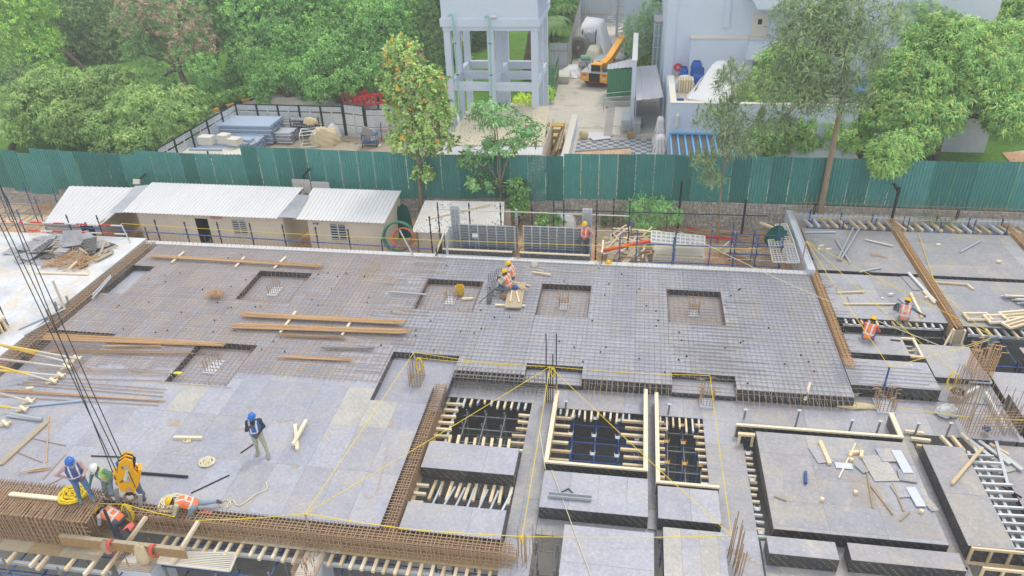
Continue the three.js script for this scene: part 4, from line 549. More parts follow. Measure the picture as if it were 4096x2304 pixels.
{
  const zE = -32.28, zR = -35.5, eave = 0.92, rid = 1.25, zF = -32.6, wt = 0.9;
  const A = thing('site_cabin', 'cream cabin with an open dark doorway and a louvred window, middle white roof', 'cabin');
  const wall = (g, x0, x1, z, y0, y1) => part(g, 'wall', corr(x1 - x0, y1 - y0, 0.11, 0.012).translate(x0, y0, z), cabinM);
  const win = (g, x0, x1, y0, y1, z, n) => { const f = part(g, 'window', bb(x0, x1, y0, y1, z - 0.05, z + 0.03), darkIn); part(f, 'frame', M([bb(x0 - 0.04, x0, y0 - 0.04, y1 + 0.04, z - 0.02, z + 0.05), bb(x1, x1 + 0.04, y0 - 0.04, y1 + 0.04, z - 0.02, z + 0.05), bb(x0, x1, y0 - 0.04, y0, z - 0.02, z + 0.05), bb(x0, x1, y1, y1 + 0.04, z - 0.02, z + 0.05), bb((x0 + x1) / 2 - 0.03, (x0 + x1) / 2 + 0.03, y0, y1, z - 0.02, z + 0.05)]), cream); for (let i = 0; i < n; i++) part(f, 'slat', box(x1 - x0, 0.015, 0.07, (x0 + x1) / 2, y0 + (i + 0.5) * (y1 - y0) / n, z + 0.045, 0, 0.5), alu); };
  wall(A, -25.55, -22.3, zF, -1.1, wt); wall(A, -21.58, -17.4, zF, -1.1, wt);
  part(A, 'wall', bb(-22.3, -21.58, 0.6, wt, zF, zF + 0.02), cabinM); part(A, 'side_wall', bb(-17.42, -17.38, -1.1, 1, -35.4, zF), cabinM); part(A, 'side_wall', bb(-25.57, -25.53, -1.1, 1, -35.4, zF), cabinM); part(A, 'back_wall', bb(-25.5, -17.4, -1.1, 1.15, -35.45, -35.4), cabinM); part(A, 'floor', bb(-25.5, -17.45, -1.1, -1.04, -35.4, zF), concDark);
  part(A, 'door_leaf', bb(-22.3, -22.26, -1.05, 0.6, zF - 0.7, zF), steelDark);
  win(A, -20.2, -19.45, -0.2, 0.58, zF, 7); part(A, 'sign', plaque(-21.35, -20.75, 0.64, 0.74, zF + 0.04), signTex('ELECTRICAL ROOM', '#b03040', '#ffffff', 256, 40));
  quadRoof(A, 'roof', [-26.15, eave, zE], [-17.45, eave, zE], [-17.35, rid, zR], [-26.3, rid, zR], roofWhite);
  const B = thing('site_cabin', 'cream cabin at the right end with a two-part louvred window', 'cabin');
  wall(B, -16.05, -12, zF + 0.02, -1.1, wt); part(B, 'side_wall', corr(2.8, 2, 0.3, 0.012).rotateY(-Math.PI / 2).translate(-12, -1.1, -35.4), cabinM); part(B, 'side_wall', bb(-16.07, -16.03, -1.1, 1, -35.4, zF), cabinM); part(B, 'back_wall', bb(-16, -12, -1.1, 1.15, -35.45, -35.4), cabinM);
  win(B, -14.85, -14.05, -0.28, 0.6, zF + 0.02, 6); part(B, 'sign', plaque(-15.75, -15.45, 0.56, 0.63, zF + 0.06), signTex('OFFICE', '#3a4a80', '#ffffff', 128, 30));
  quadRoof(B, 'roof', [-16.65, eave, zE], [-11.85, eave - 0.03, zE], [-11.85, rid, zR], [-16.8, rid, zR], roofWhite);
  const C = thing('site_cabin', 'low cabin with a white roof at the left beside the cluttered scaffold', 'cabin');
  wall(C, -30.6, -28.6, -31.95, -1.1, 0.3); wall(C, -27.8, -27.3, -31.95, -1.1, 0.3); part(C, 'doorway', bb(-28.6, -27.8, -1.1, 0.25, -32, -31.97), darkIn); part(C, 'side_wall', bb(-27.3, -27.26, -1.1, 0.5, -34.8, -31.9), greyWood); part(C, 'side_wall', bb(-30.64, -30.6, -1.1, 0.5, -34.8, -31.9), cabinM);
  quadRoof(C, 'roof', [-30.5, 0.36, -31.7], [-27.25, 0.34, -31.7], [-26.35, 1.08, -35.1], [-31.1, 1.08, -35], roofWhite);
  quadRoof(C, 'roof_strip', [-26.95, 0.85, -32.3], [-26.2, 0.88, -32.3], [-26.25, 1.2, -35.3], [-27.2, 1.12, -35.2], galvRoof, 0.12);
  const Lk = thing('link_roof', 'dull silver corrugated sheet bridging the gap between the two cream cabins', 'roof sheet'); quadRoof(Lk, 'sheet', [-17.5, 0.99, zE - 0.02], [-16.5, 0.99, zE - 0.02], [-16.65, 1.22, -34.6], [-17.35, 1.24, -34.6], galvRoof, 0.08); part(Lk, 'batten', bb(-17.4, -16.6, 1.05, 1.1, -34.7, -34.64), timber[3]);
  const W1 = thing('leaning_sheet', 'dirty white sheet standing behind the gap between the cabins, left piece', 'sheet'); part(W1, 'sheet', corr(1.05, 0.85, 0.1, 0.015).translate(-18.4, 0.5, -36.4), roofDirty); part(W1, 'batten', bb(-18.4, -17.35, 0.9, 0.96, -36.46, -36.42), timber[3]);
  const W2 = thing('leaning_sheet', 'white sheet standing behind the gap between the cabins, right piece', 'sheet'); part(W2, 'sheet', corr(1.05, 0.55, 0.1, 0.015).translate(-17.3, 0.7, -36.4), roofWhite); part(W2, 'batten', bb(-17.3, -16.25, 0.9, 0.96, -36.46, -36.42), timber[3]);
}
function signTex(txt, bg, fg, w = 256, h = 48) { const c = document.createElement('canvas'); c.width = w; c.height = h; const x = c.getContext('2d'); x.fillStyle = bg; x.fillRect(0, 0, w, h); x.fillStyle = fg; x.font = 'bold ' + Math.round(h * 0.6) + 'px sans-serif'; x.textAlign = 'center'; x.textBaseline = 'middle'; x.fillText(txt, w / 2, h / 2, w * 0.92); const t = new THREE.CanvasTexture(c); t.colorSpace = THREE.SRGBColorSpace; return mat({ map: uvFix(t), roughness: 0.6 }); }
function uvFix(t) { return t; }
function plaque(x0, x1, y0, y1, z) { return new THREE.BoxGeometry(x1 - x0, y1 - y0, 0.02).translate((x0 + x1) / 2, (y0 + y1) / 2, z); }
{ // corrugated shed with the spotted roof behind the column formwork
  const s = thing('corrugated_shed', 'small shed with a spotted white corrugated roof right of the cabins', 'shed');
  const a = [-10.53,.45,-32.32], b = [-5.89,.45,-32.38], c = [-6.2,1.15,-34.8], d = [-10.35,1.15,-34.61];
  quadRoof(s, 'roof', a, b, c, d, roofDirty, 0.13);
  part(s, 'wall', corr(1.35, 1.5, 0.13, 0.02).translate(a[0] + 0.25, -1.05, a[2] - 0.12), cabinM); part(s, 'side_wall', bb(a[0] + 0.25, a[0] + 0.29, -1.05, 0.4, a[2] - 2.8, a[2] - 0.12), cabinM); part(s, 'back_wall', bb(a[0] + 0.4, b[0], -1.05, 0.8, c[2] + 0.1, c[2] + 0.14), cabinM);
  for (const [p, q] of [[[-9.97,.75,-33.2], [-6.83,1.2,-34.47]]]) single('timber_pole', 'pale pole lying across the spotted shed roof', 'timber', beam(p, q, 0.07, 0.07), timber[0]);
}
{ // aluminium column/wall formwork where the worker stands
  const zB = -31.9;
  const panel = (label, x0, x1, z, y0, y1) => { const g = thing('formwork_panel', label, 'formwork panel'); const n = Math.round((x1 - x0) / 0.42); part(g, 'skin', bb(x0, x1, y0, y1, z - 0.07, z - 0.06), propGrey); for (let i = 0; i <= n; i++) { const x = x0 + (x1 - x0) * i / n; part(g, 'rib', bb(x - 0.03, x + 0.03, y0, y1, z - 0.06, z), alu); } for (let j = 0; j <= 12; j++) { const y = y0 + 0.01 + (y1 - y0 - 0.03) * j / 12; part(g, 'cross_rib', bb(x0, x1, y - 0.012, y + 0.012, z - 0.055, z + 0.006), galv); } for (const y of [y0 + 0.25, y0 + 0.6]) part(g, 'waler', bar([x0 + 0.2, y, z + 0.06], [x1 - 0.3, y, z + 0.06], 0.028), bluePaint); return g; };
  panel('aluminium formwork panel left of the climbing worker, left of two', -7.95, -5.25, zB, -0.55, 1.2);
  panel('aluminium formwork panel where the climbing worker holds on', -4.82, -1.62, zB, -0.55, 1.25);
  const side = thing('formwork_panel', 'short aluminium side panel at the left corner of the formwork', 'formwork panel'); for (let i = 0; i < 4; i++) part(side, 'rib', bb(-8.4, -8.34, -0.55, 1.1, zB + 0.05 + i * 0.28, zB + 0.12 + i * 0.28), alu); part(side, 'skin', bb(-8.44, -8.41, -0.55, 1.1, zB, zB + 1), alu);
  const col = (label, x, z) => { const g = thing('column_form', label, 'column form'); part(g, 'skin', bb(x - 0.2, x + 0.2, -0.55, 2.05, z - 0.3, z - 0.26), alu); for (const dx of [-0.2, 0, 0.2]) part(g, 'rib', bb(x + dx - 0.03, x + dx + 0.03, -0.55, 2.05, z - 0.26, z - 0.2), alu); for (let j = 0; j < 17; j++) part(g, 'cross_rib', box(0.46, 0.03, 0.05, x, -0.5 + j * 0.15, z - 0.18), galv); };
  col('tall ribbed column form rising above the left formwork panel', -8.17, -31.9); col('tall ribbed column form behind the climbing worker', -1.82, -32.1);
  const thin = thing('column_form', 'thin perforated channel standing between the two aluminium panels', 'column form'); part(thin, 'channel', bb(-5.23, -5.13, -0.5, 2.0, -32.2, -32.1), galv); for (let j = 0; j < 14; j++) part(thin, 'slot', bb(-5.2, -5.16, -0.3 + j * 0.14, -0.22 + j * 0.14, -32.1, -32.095), darkIn);
  // film-faced pit sides in front
  const p = thing('pit_form', 'black film-faced pit form with a pale timber rim, left of two', 'formwork'); part(p, 'side_board', bb(-8.63, -5.25, -0.2, 0.28, -31.0, -30.97), film); part(p, 'top_rail', bb(-8.63, -5.25, 0.28, 0.34, -31.02, -30.95), timber[0]); part(p, 'side_board', bb(-8.9, -8.87, -0.3, 0.4, -31.6, -30.7), film); part(p, 'side_rail', beam([-8.95, 0.1, -30.7], [-8.65, 0.85, -31.6], 0.06, 0.08), timber[0]);
  const r = thing('pit_form', 'black film-faced pit form with a pale timber rim below the climbing worker', 'formwork'); part(r, 'side_board', bb(-4.89, -1.58, -0.2, 0.28, -31.0, -30.97), film); part(r, 'top_rail', bb(-4.89, -1.58, 0.28, 0.34, -31.02, -30.95), timber[0]); part(r, 'side_board', bb(-1.02, -0.99, -0.2, 0.6, -31.9, -30.7), film); part(r, 'side_rail', bb(-1.05, -0.97, 0.6, 0.67, -31.95, -30.7), timber[0]);
  const tm = []; for (let i = 0; i < 30; i++) { const x = -5.08 + rr(-0.1, 0.1), z = -31.9 + i * 0.04; tm.push([x - 0.15, -0.1, z, x + 0.2, 0.15 + rr(0, 0.2), z]); } single('rebar_tangle', 'tangle of bars in the gap between the two pit forms', 'rebar', rods(tm, 0.01), rust);
  const wl = thing('work_light', 'small pale floodlight box on a post in front of the left aluminium panel', 'floodlight'); part(wl, 'post', bar([-7.1, -0.6, -31.5], [-7.1, 0.75, -31.5], 0.02), galv); part(wl, 'lamp', box(0.26, 0.18, 0.08, -7.1, 0.85, -31.48, 0, -0.4), mat({ color: 0xcfd8d4 }));
}
{ // blue edge-protection posts and rails along the back edge
  const rail = (label, a, b, m = bluePaint, r = 0.028) => single('guard_rail', label, 'rail', bar(a, b, r), m);
  const post = (label, p, m = darkBlue, base = -1) => { const g = thing('guard_post', label, 'post'); part(g, 'tube', bar([p[0], base, p[2]], p, 0.032), m); for (let y = base + 0.4; y < p[1]; y += 0.4) part(g, 'cup', lathe([[0.032, -0.03], [0.055, -0.02], [0.055, 0.02], [0.032, 0.03]], 8).translate(p[0], y, p[2]), m); g.userData.group = 'guard posts along the back edge'; };
  const L = 'blue guard post along the back edge before the cabins';
  [[-28.61,1.15,-31.3], [-26.87,1.19,-31.3], [-27.83,.65,-31.5], [-23.59,1.13,-31.2], [-24.4,.56,-31.4], [-21.97,1.07,-31.2], [-20.19,1.15,-31.2], [-18.45,1.16,-31.2], [-16.73,1.15,-31.2], [-15.02,1.1,-31.2], [-13.36,1.03,-31.2], [-11.72,.56,-31.2]].sort((a, b) => a[0] - b[0]).forEach((p, i) => post(ordL(L, i, 1), p));
  rail('long blue guard rail in front of the cabins', [-25.16,.44,-31.16], [-9.22,.17,-31.16]);
  rail('blue guard rail crossing in front of the low left cabin', [-29.99,.46,-31.3], [-25.21,.37,-31.3]);
  const L2 = 'dark scaffold tube between the formwork and the stone wall';
  [[[-9.09,2.09,-32.4], -1], [[-7.62,1.93,-32.8], -1], [[-6.06,1.99,-32.8], -1], [[-9.23,1.86,-31.3], -1], [[-4.6,1.66,-33.4], -1], [[-3.58,1.73,-34], -1], [[-2.99,2.16,-33], -1], [[-1.38,2.49,-32.4], -1], [[-.64,1.42,-35], -1], [[.15,2.2,-33], -1]].sort((a, b) => a[0][0] - b[0][0]).forEach(([p, b], i) => post(ordL(L2, i, 1), p, darkBlue, b));
  rail('pale horizontal tube across the aluminium formwork', [-9.12,1.64,-32.6], [-2.98,1.5,-32.9], cream); rail('pale horizontal tube behind the climbing worker', [-2.98,1.5,-32.9], [.16,1.5,-32.9], cream); rail('dark tube rail low along the stone wall', [-3.68,.71,-35], [.52,.74,-35], darkBlue); rail('dark tube rail along the stone wall to the right', [.53,.55,-35.4], [6.97,.61,-35.4], darkBlue); rail('diagonal blue brace behind the debris pile', [.16,1.45,-33], [.31,.71,-32.6]); rail('pale tube in front of the debris behind the climbing worker', [-1.39,.91,-32.4], [.12,.92,-32.4], galv);
  const L3 = 'blue guard post in front of the stacked panels';
  [[-.22,1.37,-31], [.55,1.62,-31.2], [2.2,1.41,-31], [2.29,1.52,-31.4], [3.84,1.8,-31.1]].forEach((p, i) => post(ordL(L3, i, 1), p, bluePaint));
  rail('upper blue rail in front of the stacked panels', [.6,.97,-31.1], [5.5,1.01,-31.1]); rail('lower blue rail in front of the stacked panels', [.6,.04,-31.1], [5.61,.11,-31.1]);
  // steel fence stays
  const stay = (label, a, b, c) => { const g = thing('fence_stay', label, 'steel post'); part(g, 'post', beam([a[0], -1.1, a[2]], a, 0.1, 0.1), steelDark); if (b) part(g, 'arm', beam(b, c, 0.1, 0.1), steelDark); };
  stay('dark steel stay against the fence right of the wall shrub', [2.72,1.79,-36.6]); stay('dark steel stay with a slanting arm before the fence at right', [13.18,1.85,-36.6], [13.02,1.88,-37], [13.24,1.55,-36.6]); stay('dark steel post on the wall left of the tall tree', [6.03,.88,-36.7]); stay('dark steel post between the tall tree and the stay with an arm', [9.44,.8,-36.7]); stay('dark steel post against the wall at the right edge', [16.22,.73,-36.7]);
  const lamp = (label, base, top, tip) => { const g = thing('fence_lamp', label, 'floodlight'); part(g, 'post', beam([base[0], -0.5, base[2]], base, 0.09, 0.09), steelDark); part(g, 'arm', beam(base, top, 0.09, 0.09), steelDark); if (tip) part(g, 'lamp', box(0.42, 0.3, 0.08, tip[0], tip[1], tip[2], 0, -0.5), mat({ color: 0xe8e4cf, roughness: 0.3 })); };
  lamp('pale floodlight on a dark bracket above the left roofs', [-28.01,.82,-36.7], [-27.51,1.17,-36.9], [-28.05,.78,-36.6]); lamp('dark bent bracket post between the cabin roofs', [-17.7,1.54,-36.5], [-17.43,1.79,-36.9]);
}
{ // debris, stacks and soil strip objects
  const g = thing('panel_stack', 'stack of dirty white formwork panels on the soil', 'panel stack');
  const a = [1.66,-.9,-33.97]; for (let i = 0; i < 7; i++) { part(g, 'panel', box(2.3 + rr(-0.1, 0.1), 0.09, 1.25, 2.6 + rr(-0.08, 0.08), -0.95 + i * 0.125, -32.7 + rr(-0.05, 0.05), rr(-0.03, 0.03)), cream); part(g, 'batten', box(2.2, 0.03, 0.1, 2.6, -0.89 + i * 0.125, -32.2), greyWood); }
  const t = thing('ribbed_panel', 'white ribbed grid panel leaning on top of the panel stack', 'panel'); const p0 = [1.23,.52,-32.2], p1 = [3.72,.38,-32.2], p2 = [3.76,.53,-33], p3 = [1.25,.69,-33]; const lr = (p, q, t2) => p.map((v, i) => v + (q[i] - v) * t2);
  for (let i = 0; i <= 11; i++) part(t, 'rib', beam(lr(p0, p1, i / 11), lr(p3, p2, i / 11), 0.05, 0.07), white); for (let j = 0; j <= 3; j++) part(t, 'rail', beam(lr(p0, p3, j / 3), lr(p1, p2, j / 3), 0.05, 0.07), white); { const q = new THREE.BufferGeometry(); const f = [p0, p1, p2, p0, p2, p3].flatMap((v) => [v[0], v[1] - 0.05, v[2]]); q.setAttribute('position', new THREE.Float32BufferAttribute(f, 3)); q.computeVertexNormals(); q.setAttribute('uv', new THREE.Float32BufferAttribute(new Float32Array(12), 2)); const bk = part(t, 'backing', q, cream); cream.side = THREE.DoubleSide; }
  for (let i = 0; i < 84; i++) { const x = rr(-0.8, i < 64 ? 1.6 : 6), z = rr(-34.9, -31.3), L = rr(0.8, 2.2), k = i % 4; const m = [timber[1], timber[3], greyWood, white][k]; const b = single(k === 2 ? 'loose_board' : 'loose_plank', k === 2 ? 'weathered board in the debris heap behind the climbing worker' : 'discarded timber in the debris heap behind the climbing worker', 'timber', box(k === 2 ? 0.3 : 0.08, 0.04, L), m, k === 2 ? 'boards in the debris heap' : 'timbers in the debris heap'); b.position.set(x, -0.95 + rr(0.1, 0.85) * (x < 1.5 ? 1 : 0.3), z); b.rotation.set(rr(-0.25, 0.25), rr(0, 3.1), rr(-0.3, 0.3)); }
  single('steel_plank', 'orange painted steel plank slanting through the debris', 'plank', beam([-.97,.28,-31.6], [1.18,.55,-32.3], 0.16, 0.1), orangeM);
  const hm = thing('spare_helmet', 'yellow helmet lying at the deck edge behind the debris', 'helmet', [-.71,.05,-30.83]); part(hm, 'shell', new THREE.SphereGeometry(0.15, 14, 8, 0, 6.3, 0, 1.6), mat({ color: 0xf2c000, roughness: 0.35 })); part(hm, 'brim', new THREE.CylinderGeometry(0.17, 0.18, 0.015, 16), mat({ color: 0xf2c000, roughness: 0.35 }));
  for (let i = 0; i < 9; i++) { const b = single('dumped_pole', 'striped or dark pole lying along the foot of the stone wall', 'pole', bar([0, 0, -1.6], [0, 0, 1.6], 0.04), i % 3 ? oldWood : redM, 'poles along the wall foot'); b.position.set(rr(3, 7), -0.85 + i * 0.02, rr(-36.4, -35.5)); b.rotation.y = 1.45 + rr(-0.15, 0.15); }
  const tarp = (label, c, r, h, m) => { const gg = new THREE.SphereGeometry(1, 24, 12, 0, 6.2832, 0, 1.7), p = gg.attributes.position; for (let i = 0; i < p.count; i++) { const k = 0.62 + 0.75 * fbm((p.getX(i) + 1) * 0.3 + c[0], (p.getY(i) * 0.5 + p.getZ(i) + 2) * 0.3, 7) + 0.06 * Math.sin(i * 1.9); p.setXYZ(i, p.getX(i) * r[0] * k, p.getY(i) * h * k, p.getZ(i) * r[1] * k); } gg.computeVertexNormals(); gg.translate(c[0], c[1], c[2]); return single('tarpaulin', label, 'tarp', gg, m); };
  globalThis.tarpF = tarp;
  const gt = mat({ color: 0x12564a, roughness: 0.8 });
  tarp('dark green tarpaulin bundle behind the hose coils', [-11.8,-1,-35.05], [0.45, 0.35], 1.6, gt); tarp('dark green tarpaulin over the blue scaffold left of the far slab', [7.3, -0.2, -34.2], [0.5, 0.7], 0.75, gt); tarp('white plastic heap behind the aluminium panel', [-3.18,-.9,-36.51], [0.6, 0.4], 0.7, tarpW);
  const hose = (label, c, R, n, r, m, tilt) => { const v = []; for (let i = 0; i <= n * 16; i++) { const a = i / 16 * 6.283; v.push(new THREE.Vector3(Math.cos(a) * R * (1 + 0.06 * Math.sin(i * 0.7)), Math.sin(a) * R, 0.05 * Math.sin(i * 0.9) + i * 0.004)); } const q = new THREE.TubeGeometry(new THREE.CatmullRomCurve3(v), n * 26, r, 7, false); q.rotateX(-tilt); q.rotateY(0.25); q.translate(...c); single('hose_coil', label, 'hose', q, m); };
  hose('thick green hose coil leaning at the right end of the cream cabin', [-11.18,.26,-32.2], 0.72, 4, 0.055, mat({ color: 0x3f7a68, roughness: 0.6 }), 0.35); hose('orange hose coil in front of the green one', [-10.8,.36,-31.8], 0.5, 4, 0.035, mat({ color: 0xc8623a, roughness: 0.6 }), 0.45);
  for (let i = 0; i < 3; i++) { const gr = thing('perforated_plank', 'perforated grey plank on the ground by the hose coils', 'plank', [-8.2 + i * 0.75, -0.6 + i * 0.05, -31.4], 0.5 + i * 0.2, 'perforated planks by the hoses'); part(gr, 'plate', box(1, 0.04, 0.3), alu); for (let k = 0; k < 8; k++) part(gr, 'slot', box(0.06, 0.004, 0.2, -0.42 + k * 0.12, 0.024, 0), darkIn); }
  single('propped_tube', 'grey tube leaning against the rail right of the hose coils', 'tube', bar([-10.77,1.06,-31.3], [-10.05,.06,-30.7], 0.04), galv);
}
{ // left poured slab: debris and guard rails
  const c = [-27.07,.2,-29.16];
  for (let i = 0; i < 46; i++) { const k = i % 3, r = Math.pow(rnd(), 0.6), a = rnd() * 6.28, x = c[0] + Math.cos(a) * r * 2.6 - 0.5, z = c[2] + Math.sin(a) * r * 1.5; const m = [plyRight[0], greyWood, i % 2 ? plyRight[1] : film][k]; const b = single(k === 1 ? 'scrap_timber' : 'scrap_ply', k === 1 ? 'scrap timber in the rubbish heap on the poured slab' : 'broken grey plywood in the rubbish heap on the poured slab', k === 1 ? 'timber' : 'plywood', box(k === 1 ? 0.1 : rr(0.3, 0.7), 0.02 + (k === 1) * 0.04, rr(0.5, 1.7)), m, k === 1 ? 'scrap timbers on the slab' : 'scrap plywood on the slab'); b.position.set(x, 0.25 + (1 - r) * rr(0.05, 0.5), z); b.rotation.set(rr(-0.2, 0.2), rr(0, 3), rr(-0.2, 0.2)); }
  single('propped_sheet', 'grey plywood sheet propped on end above the rubbish heap', 'plywood', box(0.95, 1.2, 0.02).rotateX(-0.7).rotateY(0.2).translate(...[-27.1,.6,-29.4]), plyRight[0]);
  const T = []; const q = [-26.23,.25,-28.01]; for (let i = 0; i < 260; i++) { const a = rnd() * 6.28, l = rr(0.2, 0.6), x = q[0] + rr(-1, 1) * 1.05, z = q[2] + rr(-0.6, 0.6); const y = 0.25 + rr(0, 0.4) * (1 - Math.abs(x - q[0]) / 1.2); T.push([x, y, z, x + Math.cos(a) * l, y + rr(-0.1, 0.2), z + Math.sin(a) * l]); } single('rebar_tangle', 'heap of tangled orange scrap bars on the poured slab', 'rebar', rods(T, 0.011), rustLight);
  for (const [a, b, w] of [[[-26.28,.35,-27.12], [-25.83,.45,-27.47], 0.09], [[-25.65,.45,-27.06], [-25.51,.6,-27.55], 0.09], [[-25.11,.3,-28.19], [-24.8,.3,-29.13], 0.2], [[-27.25,.25,-26.94], [-24.67,.25,-27.04], 0.12], [[-27.38,.3,-27.37], [-26.46,.4,-29.07], 0.1]]) single('scrap_beam', 'plank or channel lying on the edge of the rubbish heap', 'timber', beam(a, b, w, 0.06), pick([timber[0], greyWood, timber[1]]), 'planks on the rubbish heap');
  const strip = (label, a, b) => { const g = thing('barrier_pole', label, 'barrier pole'); const A = V(a), B = V(b); for (let i = 0; i < 8; i++) { const p = A.clone().lerp(B, i / 8).toArray(), r = A.clone().lerp(B, (i + 1) / 8).toArray(); part(g, i % 2 ? 'white_band' : 'red_band', bar(p, r, 0.04), i % 2 ? white : redM); } };
  strip('upper red and white barrier pole at the back of the poured slab', [-30.34,.88,-30.8], [-25.15,.9,-30.8]); strip('lower red and white barrier pole at the back of the poured slab', [-30.67,.39,-30.8], [-25.05,.43,-30.8]); strip('red and white barrier pole at the left edge', [-32.52,.88,-30.8], [-30.55,.84,-30.8]);
  single('barrier_post', 'grey post carrying the red and white poles', 'post', bar([-25.17,1.03,-30.75], [-24.65,.2,-30.34], 0.035), galv);
  for (const p of [[[-24.78,1,-25.09], [-23.84,0,-24.18], 0.1], [[-23.88,.75,-23.83], [-24.01,.2,-23.94], 0.13], [[-23.98,.55,-24.65], [-24.03,.1,-24.68], 0.08], [[-23.89,.7,-23.33], [-23.84,.1,-23.24], 0.1]]) single('edge_stake', 'upright stake at the edge of the poured slab', 'stake', beam(p[1], p[0], p[2], 0.05), pick([timber[3], greyWood]), 'stakes at the slab edge');
  for (const p of [[[-23.32,.2,-25.34], [-23.6,.2,-27.1]], [[-23.14,.2,-25.07], [-23.41,.25,-26.88]], [[-24.65,.25,-22.42], [-23.72,.25,-24.11]], [[-24.02,.3,-21.97], [-23.71,.3,-23.03]]]) single('steel_tube', 'pale steel tube lying along the slab edge', 'tube', bar(p[0], p[1], 0.045), galv, 'tubes along the slab edge');
  const fb = thing('edge_form', 'timber-backed form panel standing at the left edge of the frame', 'formwork'); const e0 = [-25.01,.1,-21.71], e1 = [-25.03,.1,-22.56]; part(fb, 'board', bb(e0[0] - 0.3, e0[0] - 0.27, -0.4, 0.75, e1[2], e0[2] + 1.2), film); part(fb, 'rail', beam([e0[0] - 0.2, 0.75, e1[2]], [e0[0] - 0.2, 0.75, e0[2] + 1], 0.08, 0.1), timber[0]); part(fb, 'stud', beam([e1[0] - 0.05, -0.3, e1[2] + 0.2], [e0[0] - 0.2, 0.75, e1[2] + 0.2], 0.08, 0.1), timber[2]); for (let i = 0; i < 3; i++) part(fb, 'stud', beam([e0[0] - 0.2, -0.4, e1[2] + 0.4 + i * 0.5], [e0[0] - 0.2, 0.72, e1[2] + 0.4 + i * 0.5], 0.07, 0.09), timber[2]); part(fb, 'waler', beam([e0[0] - 0.12, 0.1, e1[2]], [e0[0] - 0.12, 0.1, e0[2] + 1], 0.07, 0.1), galv);
  const vs = thing('column_starter', 'dark vertical starter bars behind the timber-backed panel at left', 'column'); for (let i = 0; i < 10; i++) { const p = [-25.52,.2,-22.57]; part(vs, 'starter_bar', rods([[p[0] + rr(-0.5, 0.3), 0.2, p[2] + rr(-0.3, 0.3), p[0] + rr(-0.5, 0.3), 1 + rr(0, 0.8), p[2]]], 0.014), steelDark); }
}
// ---------- background: water tower, yard, buildings ----------
function face(pts, z, dep) { const s = new THREE.Shape(pts.map((p) => new THREE.Vector2(p[0], p[1]))); const g = new THREE.ExtrudeGeometry(s, { depth: dep, bevelEnabled: false }); return g.translate(0, 0, z - dep); }
{
  const t = thing('water_tower', 'pale blue concrete water tower on nine columns', 'water tower'), X = [-11.45, -8.75, -6.05], Z = [-46.5, -49.2, -51.9];
  for (const x of X) for (const z of Z) part(t, 'column', bb(x - 0.2, x + 0.2, -0.1, 7.45, z - 0.2, z + 0.2), bluePlaster);
  for (const z of Z) for (let i = 0; i < 2; i++) part(t, 'tie_beam', bb(X[i] + 0.2, X[i + 1] - 0.2, 3.5, 4, z - 0.15, z + 0.15), bluePlaster);
  for (const x of X) for (let i = 0; i < 2; i++) part(t, 'tie_beam', bb(x - 0.15, x + 0.15, 3.5, 4.003, Z[i + 1] + 0.2, Z[i] - 0.2), bluePlaster);
  part(t, 'ring_beam', bb(-11.68, -5.82, 7.2, 7.45, -52.15, -46.25), bluePlaster); part(t, 'base_slab', bb(-11.8, -5.7, 7.45, 7.9, -52.25, -46.15), bluePlaster); part(t, 'tank', bb(-11.7, -5.8, 7.9, 11.5, -52.15, -46.25), bluePlaster); part(t, 'ledge', bb(-5.7, -4.6, 9.1, 9.25, -52, -46.2), bluePlaster);
  const pg = mat({ color: 0x9ccabf, roughness: 0.6 });
  for (const [a, b] of [[[-10.93,8.08,-46], [-10.82,.37,-46]], [[-8.71,7.98,-46], [-8.76,3.07,-46]]]) { const p = part(t, 'pipe', bar(b, a, 0.055, 10), pg); part(p, 'elbow', new THREE.TorusGeometry(0.13, 0.055, 8, 10, 3.14).translate(a[0] - 0.13, a[1], a[2]), pg); for (const y of [2.2, 4.6, 6.5]) part(p, 'clamp', box(0.18, 0.06, 0.1, a[0] + (b[0] - a[0]) * (a[1] - y) / (a[1] - b[1]), y, a[2]), steelDark); }
  part(t, 'outlet', bar([-8.66,8.03,-46.1], [-8.27,8.04,-46.1], 0.09, 10), white);
  const s = thing('lean_to_roof', 'cream corrugated roof around the foot of the water tower', 'shed'); const cr = mat({ map: roofDirty.map, color: 0xf4ead2, roughness: 0.7, side: THREE.DoubleSide });
  quadRoof(s, 'roof', [-10.59,2.2,-39.95], [-4.82,2.2,-40.26], [-5.14,2.5,-46.66], [-10.14,2.5,-46.51], cr, 0.22); quadRoof(s, 'lower_roof', [-10.76,1.9,-39.24], [-4.83,1.9,-39.58], [-4.82,2.15,-40.31], [-10.52,2.15,-39.91], roofWhite, 0.18); part(s, 'wall', bb(-10.2, -4.9, -0.05, 1.85, -39.6, -39.5), cabinM); part(s, 'wall', bb(-4.95, -4.9, -0.05, 1.85, -46.5, -39.5), cabinM);
}
